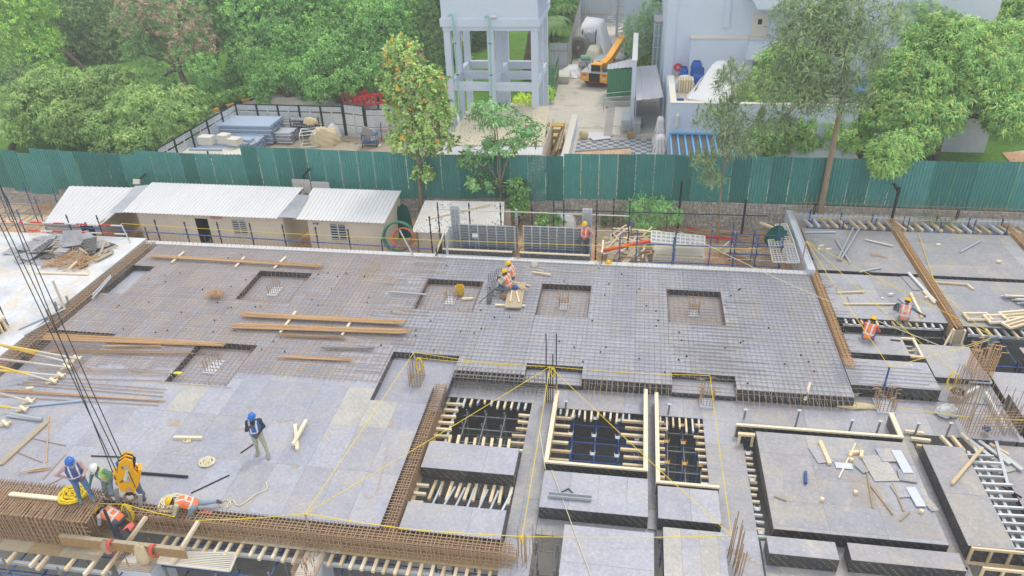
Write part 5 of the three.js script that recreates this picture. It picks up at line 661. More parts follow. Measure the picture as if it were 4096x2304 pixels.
// pipe yard
{
  const slatFence = (label, a, b, hh, n) => { const g = thing('slatted_fence', label, 'fence'), A = V(a), B = V(b), L = A.distanceTo(B), ry = -Math.atan2(B.z - A.z, B.x - A.x); g.position.copy(A); g.rotation.y = ry; const w = L / n; for (let i = 0; i <= n; i++) part(g, 'post', bb(i * w - 0.05, i * w + 0.05, 0, hh + 0.03, -0.05, 0.05), black); const sl = box(w / 2 - 0.1, 0.085, 0.025); const rows = Math.round(hh / 0.115); for (let i = 0; i < n; i++) { part(g, 'rail', bb(i * w + 0.05, (i + 1) * w - 0.05, hh - 0.04, hh + 0.02, -0.03, 0.03), black); part(g, 'mullion', bb(i * w + w / 2 - 0.05, i * w + w / 2 + 0.05, 0.05, hh - 0.04, -0.025, 0.035), alu); for (let j = 0; j < rows; j++) for (const k of [0.27, 0.73]) { const m = part(g, 'slat', j % 7 === 6 ? slB(w) : sl, j % 7 === 6 ? black : alu); m.position.set(i * w + w * k, 0.06 + j * 0.115, 0); } } };
  const cc = {}; function slB(w) { return cc[w] || (cc[w] = box(w / 2 - 0.1, 0.03, 0.03)); }
  slatFence('grey slatted fence along the left side of the pipe yard', [-27.7, 0, -38.6], [-27.15, 0, -47.6], 2, 5); slatFence('grey slatted fence along the back of the pipe yard', [-27.15, 0, -47.6], [-19.35, 0, -47.4], 2, 5); slatFence('grey slatted gate panel at the right end of the pipe yard', [-19.25, 0, -47.35], [-17.7, 0, -46.95], 2.2, 1); slatFence('grey slatted fence behind the yellow-leaved tree', [-17.6, 0, -46.95], [-12.6, 0, -46.9], 2, 3);
  single('fence_post', 'tall black post between the slatted fence and its gate', 'post', bb(-19.34, -19.22, 0, 2.6, -47.45, -47.33), black);
  const pipeStack = (label, x0, x1, z0, y0, rows, cols, r, m = pvc) => { const g = thing('pipe_stack', label, 'pipes'); const tube = (L) => { const q = lathe([[r * 0.86, -L / 2], [r, -L / 2], [r, L / 2], [r * 0.86, L / 2], [r * 0.86, -L / 2]], 10); q.rotateZ(Math.PI / 2); return q; }; const gs = [tube(x1 - x0), tube((x1 - x0) * 0.96)]; for (let j = 0; j < rows; j++) for (let i = 0; i < cols - (j % 2); i++) { const p = part(g, 'pipe', gs[(i + j) % 2], m); p.position.set((x0 + x1) / 2 + rr(-0.06, 0.06), y0 + r + j * r * 1.75, z0 - (i + (j % 2) * 0.5) * r * 2.02); } };
  pipeStack('large stack of grey-blue plastic pipes at the back of the pipe yard', -28, -23.6, -45.2, 0.05, 9, 13, 0.08); pipeStack('lower stack of thick grey pipes in front', -28.6, -24, -43.2, 0.05, 4, 12, 0.09); pipeStack('small stack of thin grey pipes beside the large stack', -23.5, -22.4, -45.4, 0.02, 6, 9, 0.07, galv); pipeStack('low stack of pipes beside the green fence', -29, -24.3, -41.6, 0.02, 5, 12, 0.085, pvc);
  for (const [a, b, r] of [[[-28.23,1.1,-42.79], [-23.84,1.1,-43.14], 0.13], [[-26.63,1.2,-43.14], [-23.71,1.2,-42.6], 0.12], [[-26.92,1.25,-40.71], [-24.78,1.25,-40.75], 0.09]]) single('loose_pipe', 'single thick grey pipe lying on top of the pipe stacks', 'pipe', bar(a, b, r, 12), pvc, 'loose pipes on the stacks');
  const platW = thing('cream_panel', 'cream flat roof panel in front of the pipes beside the fence', 'roof sheet'); quadRoof(platW, 'sheet', [-28.09,1,-40.38], [-23.44,1,-40.71], [-24.12,1,-41.82], [-28.02,1,-41.55], cream, 0.25); part(platW, 'base', bb(-29.4, -25, -0.02, 0.9, -40.2, -39.6), cabinM);
  for (const [p, s] of [[[-26.36,1.2,-41.92], [0.9, 0.5, 0.6]], [[-25.3,1.2,-42.19], [0.7, 0.55, 0.6]], [[-24.51,1.2,-41.94], [0.75, 0.4, 0.6]]]) single('carton', 'beige wrapped carton lying on the pipe stacks', 'carton', box(s[0], s[1], s[2], p[0], p[1] + s[1] / 2, p[2], rr(-0.3, 0.3)), cream, 'cartons on the pipes');
  const rk = thing('fitting_rack', 'dark rack of pipe fittings with a sack on top', 'rack', [-22.05,0,-47.07]); for (const x of [-0.9, 0.9]) for (const z of [-0.3, 0.3]) part(rk, 'post', bar([x, 0, z], [x, 1.3, z], 0.025), steelDark); for (const y of [0.3, 0.7, 1.1]) { part(rk, 'shelf', box(1.8, 0.03, 0.6, 0, y, 0), steelDark); for (let i = 0; i < 9; i++) part(rk, 'fitting', bar([-0.8 + i * 0.19, y + 0.09, -0.25], [-0.8 + i * 0.19, y + 0.09, 0.25], 0.07, 8), galv); }
  tarpF('brown sack on top of the dark fitting rack', [...[-21.27,1.2,-46.34]], [0.45, 0.3], 0.35, clothB); tarpF('cream cloth draped over a roll in the pipe yard', [...[-20.16,0,-45.87]], [1.0, 0.7], 1.05, clothB); tarpF('plastic sheet bundle beside the draped roll', [...[-19.98,0,-46.98]], [0.5, 0.5], 0.9, tarpW);
  const fr = thing('stillage', 'white welded steel frame standing in the pipe yard', 'frame', [-21.13,0,-45.38], 0.3); for (const x of [-0.5, 0.5]) for (const z of [-0.7, 0.7]) part(fr, 'leg', bar([x, 0, z], [x, 0.9, z], 0.035), white); for (const y of [0.1, 0.9]) { for (const x of [-0.5, 0.5]) part(fr, 'rail', bar([x, y, -0.7], [x, y, 0.7], 0.035), white); for (const z of [-0.7, 0, 0.7]) part(fr, 'rail', bar([-0.5, y, z], [0.5, y, z], 0.035), white); } part(fr, 'brace', bar([-0.5, 0.9, -0.7], [0.5, 0.9, 0], 0.03), white);
  const ct = thing('trolley', 'blue steel trolley with scrap in the pipe yard', 'trolley', [-16.93,0,-45.46], 0.1); for (const y of [0.25, 0.8]) part(ct, 'tray', box(1, 0.05, 0.6, 0, y, 0), bluePaint); for (const x of [-0.48, 0.48]) for (const z of [-0.28, 0.28]) { part(ct, 'post', bar([x, 0.1, z], [x, 1, z], 0.025), bluePaint); part(ct, 'wheel', new THREE.CylinderGeometry(0.09, 0.09, 0.04, 12).rotateZ(1.57).translate(x, 0.09, z), black); } part(ct, 'mesh_sheet', box(0.7, 1.4, 0.02, -0.1, 0.9, 0.35, 0, 0.5, -0.4), galv);
  for (let i = 0; i < 2; i++) { const rb = thing('road_barrier', i ? 'red plastic barrier behind the slatted fence, leaning back one' : 'red plastic barrier with open slots behind the slatted fence', 'barrier', i ? [-20.6,.2,-53.28] : [-19.59,0,-53.29], i ? 0.5 : 0.45); part(rb, 'top_rail', box(2, 0.2, 0.1, 0, 1, 0), redM); part(rb, 'bottom_rail', box(2, 0.12, 0.1, 0, 0.3, 0), redM); for (let k = 0; k < 6; k++) part(rb, 'bar', box(0.16, 0.62, 0.08, -0.92 + k * 0.368, 0.64, 0), redM); for (const x of [-0.7, 0.7]) part(rb, 'foot', box(0.1, 0.26, 0.5, x, 0.13, 0), black); }
  const rr2 = thing('scaffold_rack', 'red and grey trestle behind the yellow-leaved tree', 'trestle', [-15.69,0,-46.39]); for (let i = 0; i < 4; i++) part(rr2, 'tube', bar([-0.9, 0.2 + i * 0.22, -0.1 * i], [0.9, 0.2 + i * 0.22, -0.1 * i], 0.035), i % 2 ? galv : mat({ color: 0xc05a4a })); for (const x of [-0.8, 0.8]) part(rr2, 'post', bar([x, 0, 0], [x, 1.2, -0.3], 0.03), steelDark);
  for (let i = 0; i < 12; i++) { const p = [-18.71,0,-46.41]; single('scrap', 'bit of timber scrap on the pipe yard floor', 'scrap', box(rr(0.2, 0.9), 0.05, rr(0.06, 0.2), p[0] + rr(-3, 4), 0.02, p[2] + rr(-2, 1), rr(0, 3)), pick([timber[1], oldWood, greyWood]), 'scrap on the pipe yard floor'); }
}
// striped kerbs and hedges by the drive
{
  const kb = (label, pts) => { const g = thing('kerb', label, 'kerb'); for (let i = 0; i + 1 < pts.length; i++) { const A = new THREE.Vector3(pts[i][0], 0.06, pts[i][1]), B = new THREE.Vector3(pts[i + 1][0], 0.06, pts[i + 1][1]), n = Math.max(1, Math.round(A.distanceTo(B) / 0.75)); for (let k = 0; k < n; k++) part(g, 'kerb_stone', beam(A.clone().lerp(B, k / n).toArray(), A.clone().lerp(B, (k + 0.97) / n).toArray(), 0.22, 0.26), k % 2 ? black : mat({ color: 0xe0a62a, roughness: 0.8 })); } };
  kb('black and yellow kerb along the drive behind the pipe yard', [[-32.4, -50.5], [-31.6, -51.7], [-29.7, -55.5], [-27.2, -58.7]]); kb('black and yellow kerb right of the red barriers', [[-20.4, -55.9], [-18, -54.3], [-14.2, -52.3]]); kb('black and yellow kerb on the far garden path', [[-21.2, -66.5], [-19.8, -72.3], [-18.4, -76]]); kb('black and yellow kerb at the top behind the trees', [[-46, -83.5], [-40, -83.2], [-33, -83]]);
}
// crane in the yard
{
  const g = thing('mobile_crane', 'yellow mobile crane parked in the concrete yard', 'crane', [-3.03,0,-59.64], -0.22); const dk = mat({ color: 0x55595c, roughness: 0.7 }), yl = mat({ color: 0xffb224, roughness: 0.45 });
  part(g, 'chassis', bb(-1.0, 1.0, 0.45, 0.9, -6, -0.3), dk); part(g, 'rear_corner', face([[-1.15, 0.55], [-0.45, 0.5], [-0.45, 1.15], [-1.15, 1.15]], 0.1, 0.9), yl); part(g, 'rear_corner', face([[0.45, 0.5], [1.05, 0.4], [1.15, 0.6], [1.15, 1.15], [0.45, 1.15]], 0.1, 1.6), yl);
  const gr = part(g, 'grille', bb(-0.45, 0.45, 0.45, 1.15, -0.3, 0.05), black); for (let i = 0; i < 6; i++) part(gr, 'louvre', bb(-0.43, 0.43, 0.5 + i * 0.1, 0.54 + i * 0.1, 0.05, 0.08), steelDark); part(gr, 'red_bar', bb(-0.5, 0.5, 0.4, 0.44, 0.02, 0.09), redM);
  part(g, 'deck_plate', bb(-1.14, 1.14, 1.15, 1.19, -5.8, 0.08), galv); const hood = part(g, 'engine_hood', bb(-0.42, 0.45, 1.19, 1.75, -1.2, -0.35), yl); part(hood, 'hood_grille', bb(-0.38, 0.35, 1.22, 1.68, -0.35, -0.32), darkIn); part(g, 'toolbox', bb(0.55, 0.85, 1.19, 1.5, -0.9, -0.3), mat({ color: 0x4e6654 }));
  for (const s of [-1, 1]) { part(g, 'tail_light', bb(s * 0.8 - 0.15, s * 0.8 + 0.15, 0.98, 1.08, 0.1, 0.115), redM); part(g, 'number_plate', bb(s * 0.8 - 0.14, s * 0.8 + 0.14, 0.72, 0.84, 0.1, 0.115), white); for (const z of [-1.2, -4.6]) { const w = part(g, 'wheel', new THREE.CylinderGeometry(0.5, 0.5, 0.38, 20).rotateZ(1.57).translate(s * 0.85, 0.5, z), black); part(w, 'rim', new THREE.CylinderGeometry(0.26, 0.26, 0.4, 16).rotateZ(1.57).translate(s * 0.85, 0.5, z), yl); } part(g, 'mirror', bar([s * 0.75, 1.2, -0.9], [s * 1.0, 1.75, -0.9], 0.03), black); }
  g.updateMatrixWorld(); const wl = (p) => g.worldToLocal(V(p)).toArray(), bA = wl([-2.05,1.78,-61.2]), bB = wl([-1.2,2.42,-65]);
  part(g, 'turret', bb(bA[0] - 0.45, bA[0] + 0.3, 0.9, bA[1] - 0.2, bA[2] - 0.4, bA[2] + 0.3), yl); part(g, 'counterweight', bb(bA[0] - 0.95, bA[0] - 0.5, 1.2, 1.6, bA[2] - 0.3, bA[2] + 0.3), dk); const cab = part(g, 'cab', bb(bA[0] + 0.45, bA[0] + 1.3, 0.9, bA[1] - 0.1, bA[2] - 0.9, bA[2] + 0.2), mat({ color: 0x3c4348, roughness: 0.4 })); part(cab, 'window', bb(bA[0] + 0.55, bA[0] + 1.2, bA[1] - 0.6, bA[1] - 0.2, bA[2] + 0.2, bA[2] + 0.22), glassM); part(cab, 'window', bb(bA[0] + 1.3, bA[0] + 1.32, bA[1] - 0.6, bA[1] - 0.2, bA[2] - 0.7, bA[2]), glassM);
  part(g, 'boom', beam(bA, bB, 0.5, 0.5), yl); part(g, 'boom_foot', beam(add(bA, [-0.2, -0.25, 0.7]), bA, 0.55, 0.5), yl); part(g, 'winch', bar(add(bA, [-1.2, -0.2, 0.4]), add(bA, [-0.5, -0.2, 0.4]), 0.12, 12), black); part(g, 'ram', bar(add(bA, [0.5, -1, -0.8]), bA.map((v, i) => v * 0.6 + bB[i] * 0.4 + (i === 1 ? -0.3 : 0)), 0.12, 8), steelDark); const hd = part(g, 'boom_head', box(0.6, 0.9, 0.5, ...add(bB, [0.1, -0.1, -0.2])), yl); part(hd, 'sheave', new THREE.CylinderGeometry(0.35, 0.35, 0.2, 14).rotateZ(1.57).translate(bB[0] + 0.45, bB[1], bB[2] - 0.3), black); part(hd, 'hook', bar(add(bB, [0.4, -1.3, -0.3]), add(bB, [0.4, -0.3, -0.3]), 0.1, 6), steelDark);
}
// tarps and plant in the yard
{
  const sheetH = (label, pts, m = tarpW, name = 'tarpaulin') => { const P = []; for (const p of pts) { P.push(V(p)); } return P; };
  const lump = (label, base, top, m) => { // draped cover: base ring to top ring
    const n = 40, K = 10, pos = [], idx = []; const ring = (pts, s) => { const c = new THREE.CatmullRomCurve3(pts.map(V), true, 'catmullrom', 0.2); return c.getPoint(s); };
    for (let k = 0; k <= K; k++) for (let i = 0; i < n; i++) { const a = ring(base, i / n), b = ring(top, i / n), t = k / K; const q = a.lerp(b, t); const w = 0.13 * (1 - t * 0.6) * Math.sin(i * 2.1 + k * 0.5) * (fbm(i / n, k / K, 11) + 0.3); q.x += w; q.z += w; q.y += 0.12 * (fbm(i / n * 2, k / K, 7) - 0.5); pos.push(q.x, Math.max(q.y, 0.01), q.z); }
    const c = top.reduce((s, p) => s.map((v, i) => v + p[i] / top.length), [0, 0, 0]); pos.push(c[0], c[1] + 0.15, c[2]); const ci = pos.length / 3 - 1;
    for (let k = 0; k < K; k++) for (let i = 0; i < n; i++) { const a = k * n + i, b = k * n + (i + 1) % n; idx.push(a, b, a + n, b, b + n, a + n); } for (let i = 0; i < n; i++) idx.push(K * n + i, K * n + (i + 1) % n, ci);
    const g = new THREE.BufferGeometry(); g.setAttribute('position', new THREE.Float32BufferAttribute(pos, 3)); g.setIndex(idx); g.computeVertexNormals(); g.setAttribute('uv', new THREE.Float32BufferAttribute(new Float32Array(pos.length / 3 * 2), 2)); return single('tarpaulin', label, 'tarp', g, m);
  };
  globalThis.lumpF = lump;
  lump('tall white tarpaulin draped over plant at the far end of the yard', [[-5.2, 0, -70], [-2.5, 0, -69.2], [-2.3, 0, -74.5], [-5.2, 0, -75]], [[-4.9, 2.3, -71.6], [-3.3, 2.6, -71], [-3, 2.6, -73], [-4.6, 2.7, -73.5]], tarpW);
  lump('yellowish plastic cover beside the crane', [[-4.6, 0, -64.5], [-2.6, 0, -64.3], [-2.4, 0, -67.5], [-4.4, 0, -67.6]], [[-3.9, 1.6, -65.4], [-3.1, 1.5, -65.4], [-3, 1.7, -66.6], [-3.8, 1.7, -66.7]], mat({ color: 0xd9d3bd, roughness: 0.5, side: THREE.DoubleSide }));
  lump('plastic-wrapped machine beside the man in dark clothes', [[-0.9, 0, -65.6], [0.1, 0, -65.6], [0.1, 0, -67], [-0.9, 0, -67]], [[-0.8, 2.3, -66], [-0.1, 2.4, -66], [-0.1, 2.5, -66.6], [-0.7, 2.5, -66.6]], mat({ color: 0xc4c4c2, roughness: 0.4, side: THREE.DoubleSide }));
  lump('crumpled white plastic heap left of the crane', [[-6.3, 0, -62.2], [-4.2, 0, -62.6], [-4.3, 0, -64.6], [-6.2, 0, -65]], [[-5.8, 0.5, -63], [-4.7, 0.6, -63.2], [-4.7, 0.7, -64], [-5.6, 0.6, -64.3]], tarpW);
  const dr = thing('drum_tank', 'large grey drum lying under the edge of the white tarpaulin', 'tank', [-5.02,0,-69.08]); part(dr, 'drum', lathe([[0, -1.6], [0.8, -1.55], [0.95, -1.4], [0.95, 1.2], [0.8, 1.45], [0, 1.5]], 24).rotateX(1.5708).translate(0, 1.0, -1.4), mat({ color: 0x8d8c86, roughness: 0.6 })); part(dr, 'flange', new THREE.CylinderGeometry(0.6, 0.6, 0.1, 24).rotateX(1.5708).translate(0, 1, 0.15), mat({ color: 0x6f6e6a })); part(dr, 'hub', new THREE.CylinderGeometry(0.15, 0.15, 0.3, 12).rotateX(1.5708).translate(0, 1, 0.3), rust); part(dr, 'cradle', box(1.8, 0.3, 2.2, 0, 0.15, -1.2), concDark);
  const tk = thing('round_tank', 'polished round tank on a blue frame in the yard', 'tank', [-4.14,0,-70.12]); part(tk, 'tank', lathe([[0, -0.5], [0.5, -0.46], [0.55, -0.4], [0.55, 0.4], [0.5, 0.46], [0, 0.5]], 24).rotateX(1.5708).translate(0, 1.6, 0), galv); for (const x of [-0.6, 0.6]) for (const z of [-0.4, 0.4]) part(tk, 'leg', bar([x, 0, z], [x, 2.2, z], 0.05), bluePaint); part(tk, 'frame', box(1.4, 0.2, 1, 0, 0.9, 0), bluePaint);
  const tb = thing('work_table', 'grey table with a green cylinder on it in the yard', 'table', [-4.06,0,-64.4]); part(tb, 'top', box(1.1, 0.08, 0.9, 0, 0.95, 0), galv); part(tb, 'apron', box(1.05, 0.3, 0.85, 0, 0.75, 0), galv); for (const x of [-0.5, 0.5]) for (const z of [-0.4, 0.4]) part(tb, 'leg', bar([x, 0, z], [x, 0.92, z], 0.04), galv); single('green_cylinder', 'small light green cylinder lying on the yard table', 'cylinder', bar([tb.position.x - 0.4, 1.2, tb.position.z], [tb.position.x + 0.45, 1.2, tb.position.z], 0.2, 14), mat({ color: 0x9bc9a2 }));
  const st = thing('sheet_pile', 'stack of cream sheets on the yard floor by the green gate', 'sheets', [-5.65,0,-61.27]); for (let i = 0; i < 6; i++) part(st, 'sheet', box(0.95, 0.07, 2.2, rr(-0.05, 0.05), 0.05 + i * 0.09, -0.6, rr(-0.03, 0.03)), cream);
  const cr = thing('crate', 'tall wooden crate beside the man in dark clothes', 'crate', [.27,0,-67.87]); part(cr, 'box', box(0.75, 1.2, 2.2, 0, 0.6, -0.9), mat({ map: woodTex, color: 0xe8dcc4 })); part(cr, 'lid', box(0.8, 0.05, 2.3, 0, 1.23, -0.9), timber[1]); part(cr, 'paper_label', box(0.2, 0.25, 0.01, 0, 0.6, 0.21), white);
  // corrugated hoardings around the far yard
  const hoard = (label, a, b, h, m, n) => { const g = thing('hoarding', label, 'hoarding'), A = V(a), B = V(b), L = A.distanceTo(B); g.position.copy(A); g.rotation.y = -Math.atan2(B.z - A.z, B.x - A.x); const w = L / n; for (let i = 0; i < n; i++) { part(g, 'panel', corr(w - 0.01, h, 0.25, 0.03).translate(i * w, 0, 0), m); part(g, 'post', bb(i * w - 0.03, i * w + 0.03, 0, h + 0.1, -0.09, -0.03), rust); } for (const y of [h * 0.25, h * 0.75]) part(g, 'rail', bb(0, L, y - 0.03, y + 0.03, 0.035, 0.07), rust); };
  const hm = mat({ color: 0xb4bcc4, roughness: 0.5, side: THREE.DoubleSide }), gm = mat({ color: 0x4f8f66, roughness: 0.6, side: THREE.DoubleSide });
  hoard('pale grey hoarding facing the yard beside the water tower', [-7.05, 0, -63.9], [-5.5, 0, -63.85], 2.5, hm, 2); hoard('long pale grey hoarding along the lawn edge', [-5.5, 0, -63.85], [-5.95, 0, -84.4], 2.5, hm, 8); hoard('pale grey hoarding closing the far end of the yard', [-5.95, 0, -84.4], [-1.2, 0, -84], 3.6, hm, 3);
  hoard('green gate leaf standing open beside the water tower', [-5.87,0,-56.38], [-6.05,0,-61.26], 2.2, gm, 1); hoard('green hoarding right behind the water tower legs', [-6.36,0,-56.21], [-5.87,0,-56.38], 2.4, gm, 1);
  const ct = thing('green_cabin', 'green corrugated cabin with a pale sloping roof behind the railing', 'cabin'); part(ct, 'front', corr(1.85, 2.1, 0.22, 0.03).translate(-1.9, 0.25, -56.3), gm); part(ct, 'side', bb(-1.92, -1.88, 0.2, 2.3, -58.6, -56.3), gm); quadRoof(ct, 'roof', [-1.95, 2.36, -56.2], [0, 2.55, -56.2], [0, 2.6, -58.6], [-1.95, 2.4, -57.4], galvRoof, 0.3);
  const rl = thing('ramp_railing', 'double tubular railing in front of the green cabin', 'railing'); const ra = [-2.05,.95,-54.77], rb = [-.06,.95,-55.57], rc = [-2.04,.95,-53.81], rd = [-.04,.95,-54.32]; for (const [p, q] of [[ra, rb], [rc, rd]]) for (const dy of [0, -0.35]) part(rl, 'rail', bar([p[0], p[1] + dy, p[2]], [q[0], q[1] + dy, q[2]], 0.035), galv); for (const p of [ra, rb, rc, rd]) part(rl, 'post', bar([p[0], 0, p[2]], p, 0.03), galv); part(rl, 'ramp', bb(-1.9, -0.1, -0.02, 0.12, -55.4, -54.4), concDark);
  const ww = thing('fin_wall', 'tall thin pale blue wall standing in the yard', 'wall'); part(ww, 'wall', bb(-0.1, 0.16, -0.05, 4.7, -57, -49.2), bluePlaster); part(ww, 'coping', bb(-0.14, 0.2, 4.7, 4.78, -57.1, -49.15), white);
  const cn = thing('canopy', 'pale grey sheet canopy between the thin wall and the building', 'canopy'); const cp = (r) => r; { const a = [.25,2.6,-47.79], b = [2,2.6,-48.47], c = [1.64,2.6,-56.57], d = [.12,2.6,-56.05]; quadRoof(cn, 'roof', a, b, c, d, mat({ color: 0xc9c9cd, roughness: 0.6, side: THREE.DoubleSide }), 0.6); for (const p of [a, b]) part(cn, 'post', bar([p[0], 0, p[2] - 0.2], [p[0], 2.6, p[2] - 0.2], 0.04), galv); }
  const pl = structG('paved_floor'); part(pl, 'step', bb(-1.75, -1.2, -0.02, 0.08, -54.8, -48.2), concDark); part(pl, 'floor_slab', bb(-1.2, 2, -0.02, 0.12, -54.8, -50), cream); part(pl, 'floor_slab', bb(-1.2, 2, -0.02, 0.11, -49.96, -48.4), cream);
  const stb = thing('steel_table', 'stainless steel table beside the thin wall', 'table', [-.34,.12,-48.48]); part(stb, 'top', box(0.6, 0.05, 1.9, 0, 0.95, -0.8), galv); part(stb, 'shelf', box(0.55, 0.04, 1.8, 0, 0.3, -0.8), galv); for (const x of [-0.27, 0.27]) for (const z of [0.1, -1.7]) part(stb, 'leg', bar([x, 0, z], [x, 0.95, z], 0.025), galv); const sk = thing('steel_cabinet', 'stainless cabinet right of the thin wall', 'cabinet', [.38,.12,-48.63]); part(sk, 'body', box(0.5, 0.75, 1.3, 0, 0.38, -0.5), galv); part(sk, 'top', box(0.55, 0.05, 1.4, 0, 0.78, -0.5), alu); const tr = thing('tray_stack', 'short stack of steel trays by the cabinet', 'trays', [.62,.12,-50.11]); for (let i = 0; i < 7; i++) part(tr, 'tray', box(0.42, 0.05, 0.42, 0, 0.05 + i * 0.11, 0), galv);
  single('carton', 'brown carton on the floor by the stainless table', 'carton', box(0.45, 0.3, 0.35, ...[.02,.27,-48.07]), mat({ color: 0xb08a5a })); single('carton', 'open beige sack on the yard floor by the white sheets', 'sack', new THREE.SphereGeometry(0.32, 10, 8).translate(...[-3.04,.3,-47.79]), clothB);
  for (let i = 0; i < 3; i++) single('white_sheet', 'white board lying flat on the yard floor behind the patterned pavers', 'sheet', box(1.3, 0.02, 0.9, [-2.22,0,-48.26][0] + (i - 1) * 0.25, 0.02 + i * 0.022, [-2.22,0,-48.26][2] + (i - 1) * 0.3, i * 0.2), white, 'white boards on the yard');
  const lw = thing('low_wall', 'low pale blue wall with leaning boards beside it', 'wall'); part(lw, 'wall', bb(-3.95, -3.6, -0.05, 1.0, -49.6, -40), bluePlaster); part(lw, 'coping', bb(-3.98, -3.57, 1.0, 1.05, -49.6, -40), cream); for (let i = 0; i < 4; i++) single('leaning_board', 'plywood board leaning against the low wall', 'board', box(0.03, 1.5, 5, -4.3 - i * 0.1, 0.7, -44.5 + i * 0.1, 0, 0, -0.3 - i * 0.04), i % 2 ? oldWood : timber[1], 'boards against the low wall');
  const ty = thing('yellow_trolley', 'yellow shelf trolley beside the leaning boards', 'trolley', [-4.72,0,-45.69]); const ym = mat({ color: 0xc9a63c }); for (const y of [0.3, 0.75, 1.2, 1.6]) part(ty, 'shelf', box(1.1, 0.06, 0.6, 0, y, 0), ym); for (const x of [-0.55, 0.55]) for (const z of [-0.3, 0.3]) { part(ty, 'post', bar([x, 0.15, z], [x, 1.65, z], 0.03), ym); part(ty, 'wheel', new THREE.SphereGeometry(0.09, 8, 6).translate(x, 0.09, z), black); }
  // patterned pavers: blocks laid in a herringbone of two greys
  const pv = mat({ map: tex(128, 1.4, (u, v) => { const X = Math.floor(u * 8), Y = Math.floor(v * 4), k = (X + Y * 2) % 4; return k < 2 ? [0.72, 0.73, 0.74] : [0.45, 0.47, 0.5]; }), roughness: 0.9 });
  flat('patterned_paving', [[-3.5, -38], [1.9, -38], [1.75, -48.1], [-3.4, -47.3]], 0.0, pv); flat('soil_bed', [[-3.4, -38], [0.2, -38], [0.1, -46.2], [-3.3, -45.3]], 0.006, soilM); single('bed_kerb', 'thin stone kerb around the soil bed behind the fence', 'kerb', beam([-3.3, 0.04, -45.3], [0.1, 0.04, -46.2], 0.1, 0.12), concDark);
  lump('white wrapped bundle standing at the building corner', [[1.5, 0, -46.6], [2.1, 0, -46.6], [2.1, 0, -47.6], [1.5, 0, -47.6]], [[1.7, 1.6, -47], [2, 1.7, -47], [2, 1.7, -47.3], [1.7, 1.7, -47.3]], tarpW); lump('second white wrapped bundle nearest the fence by the building', [[1.4, 0, -43.2], [2.1, 0, -43.2], [2.1, 0, -44.6], [1.4, 0, -44.6]], [[1.6, 1.6, -43.6], [2, 1.7, -43.6], [2, 1.7, -44.2], [1.6, 1.6, -44.2]], tarpW);
}
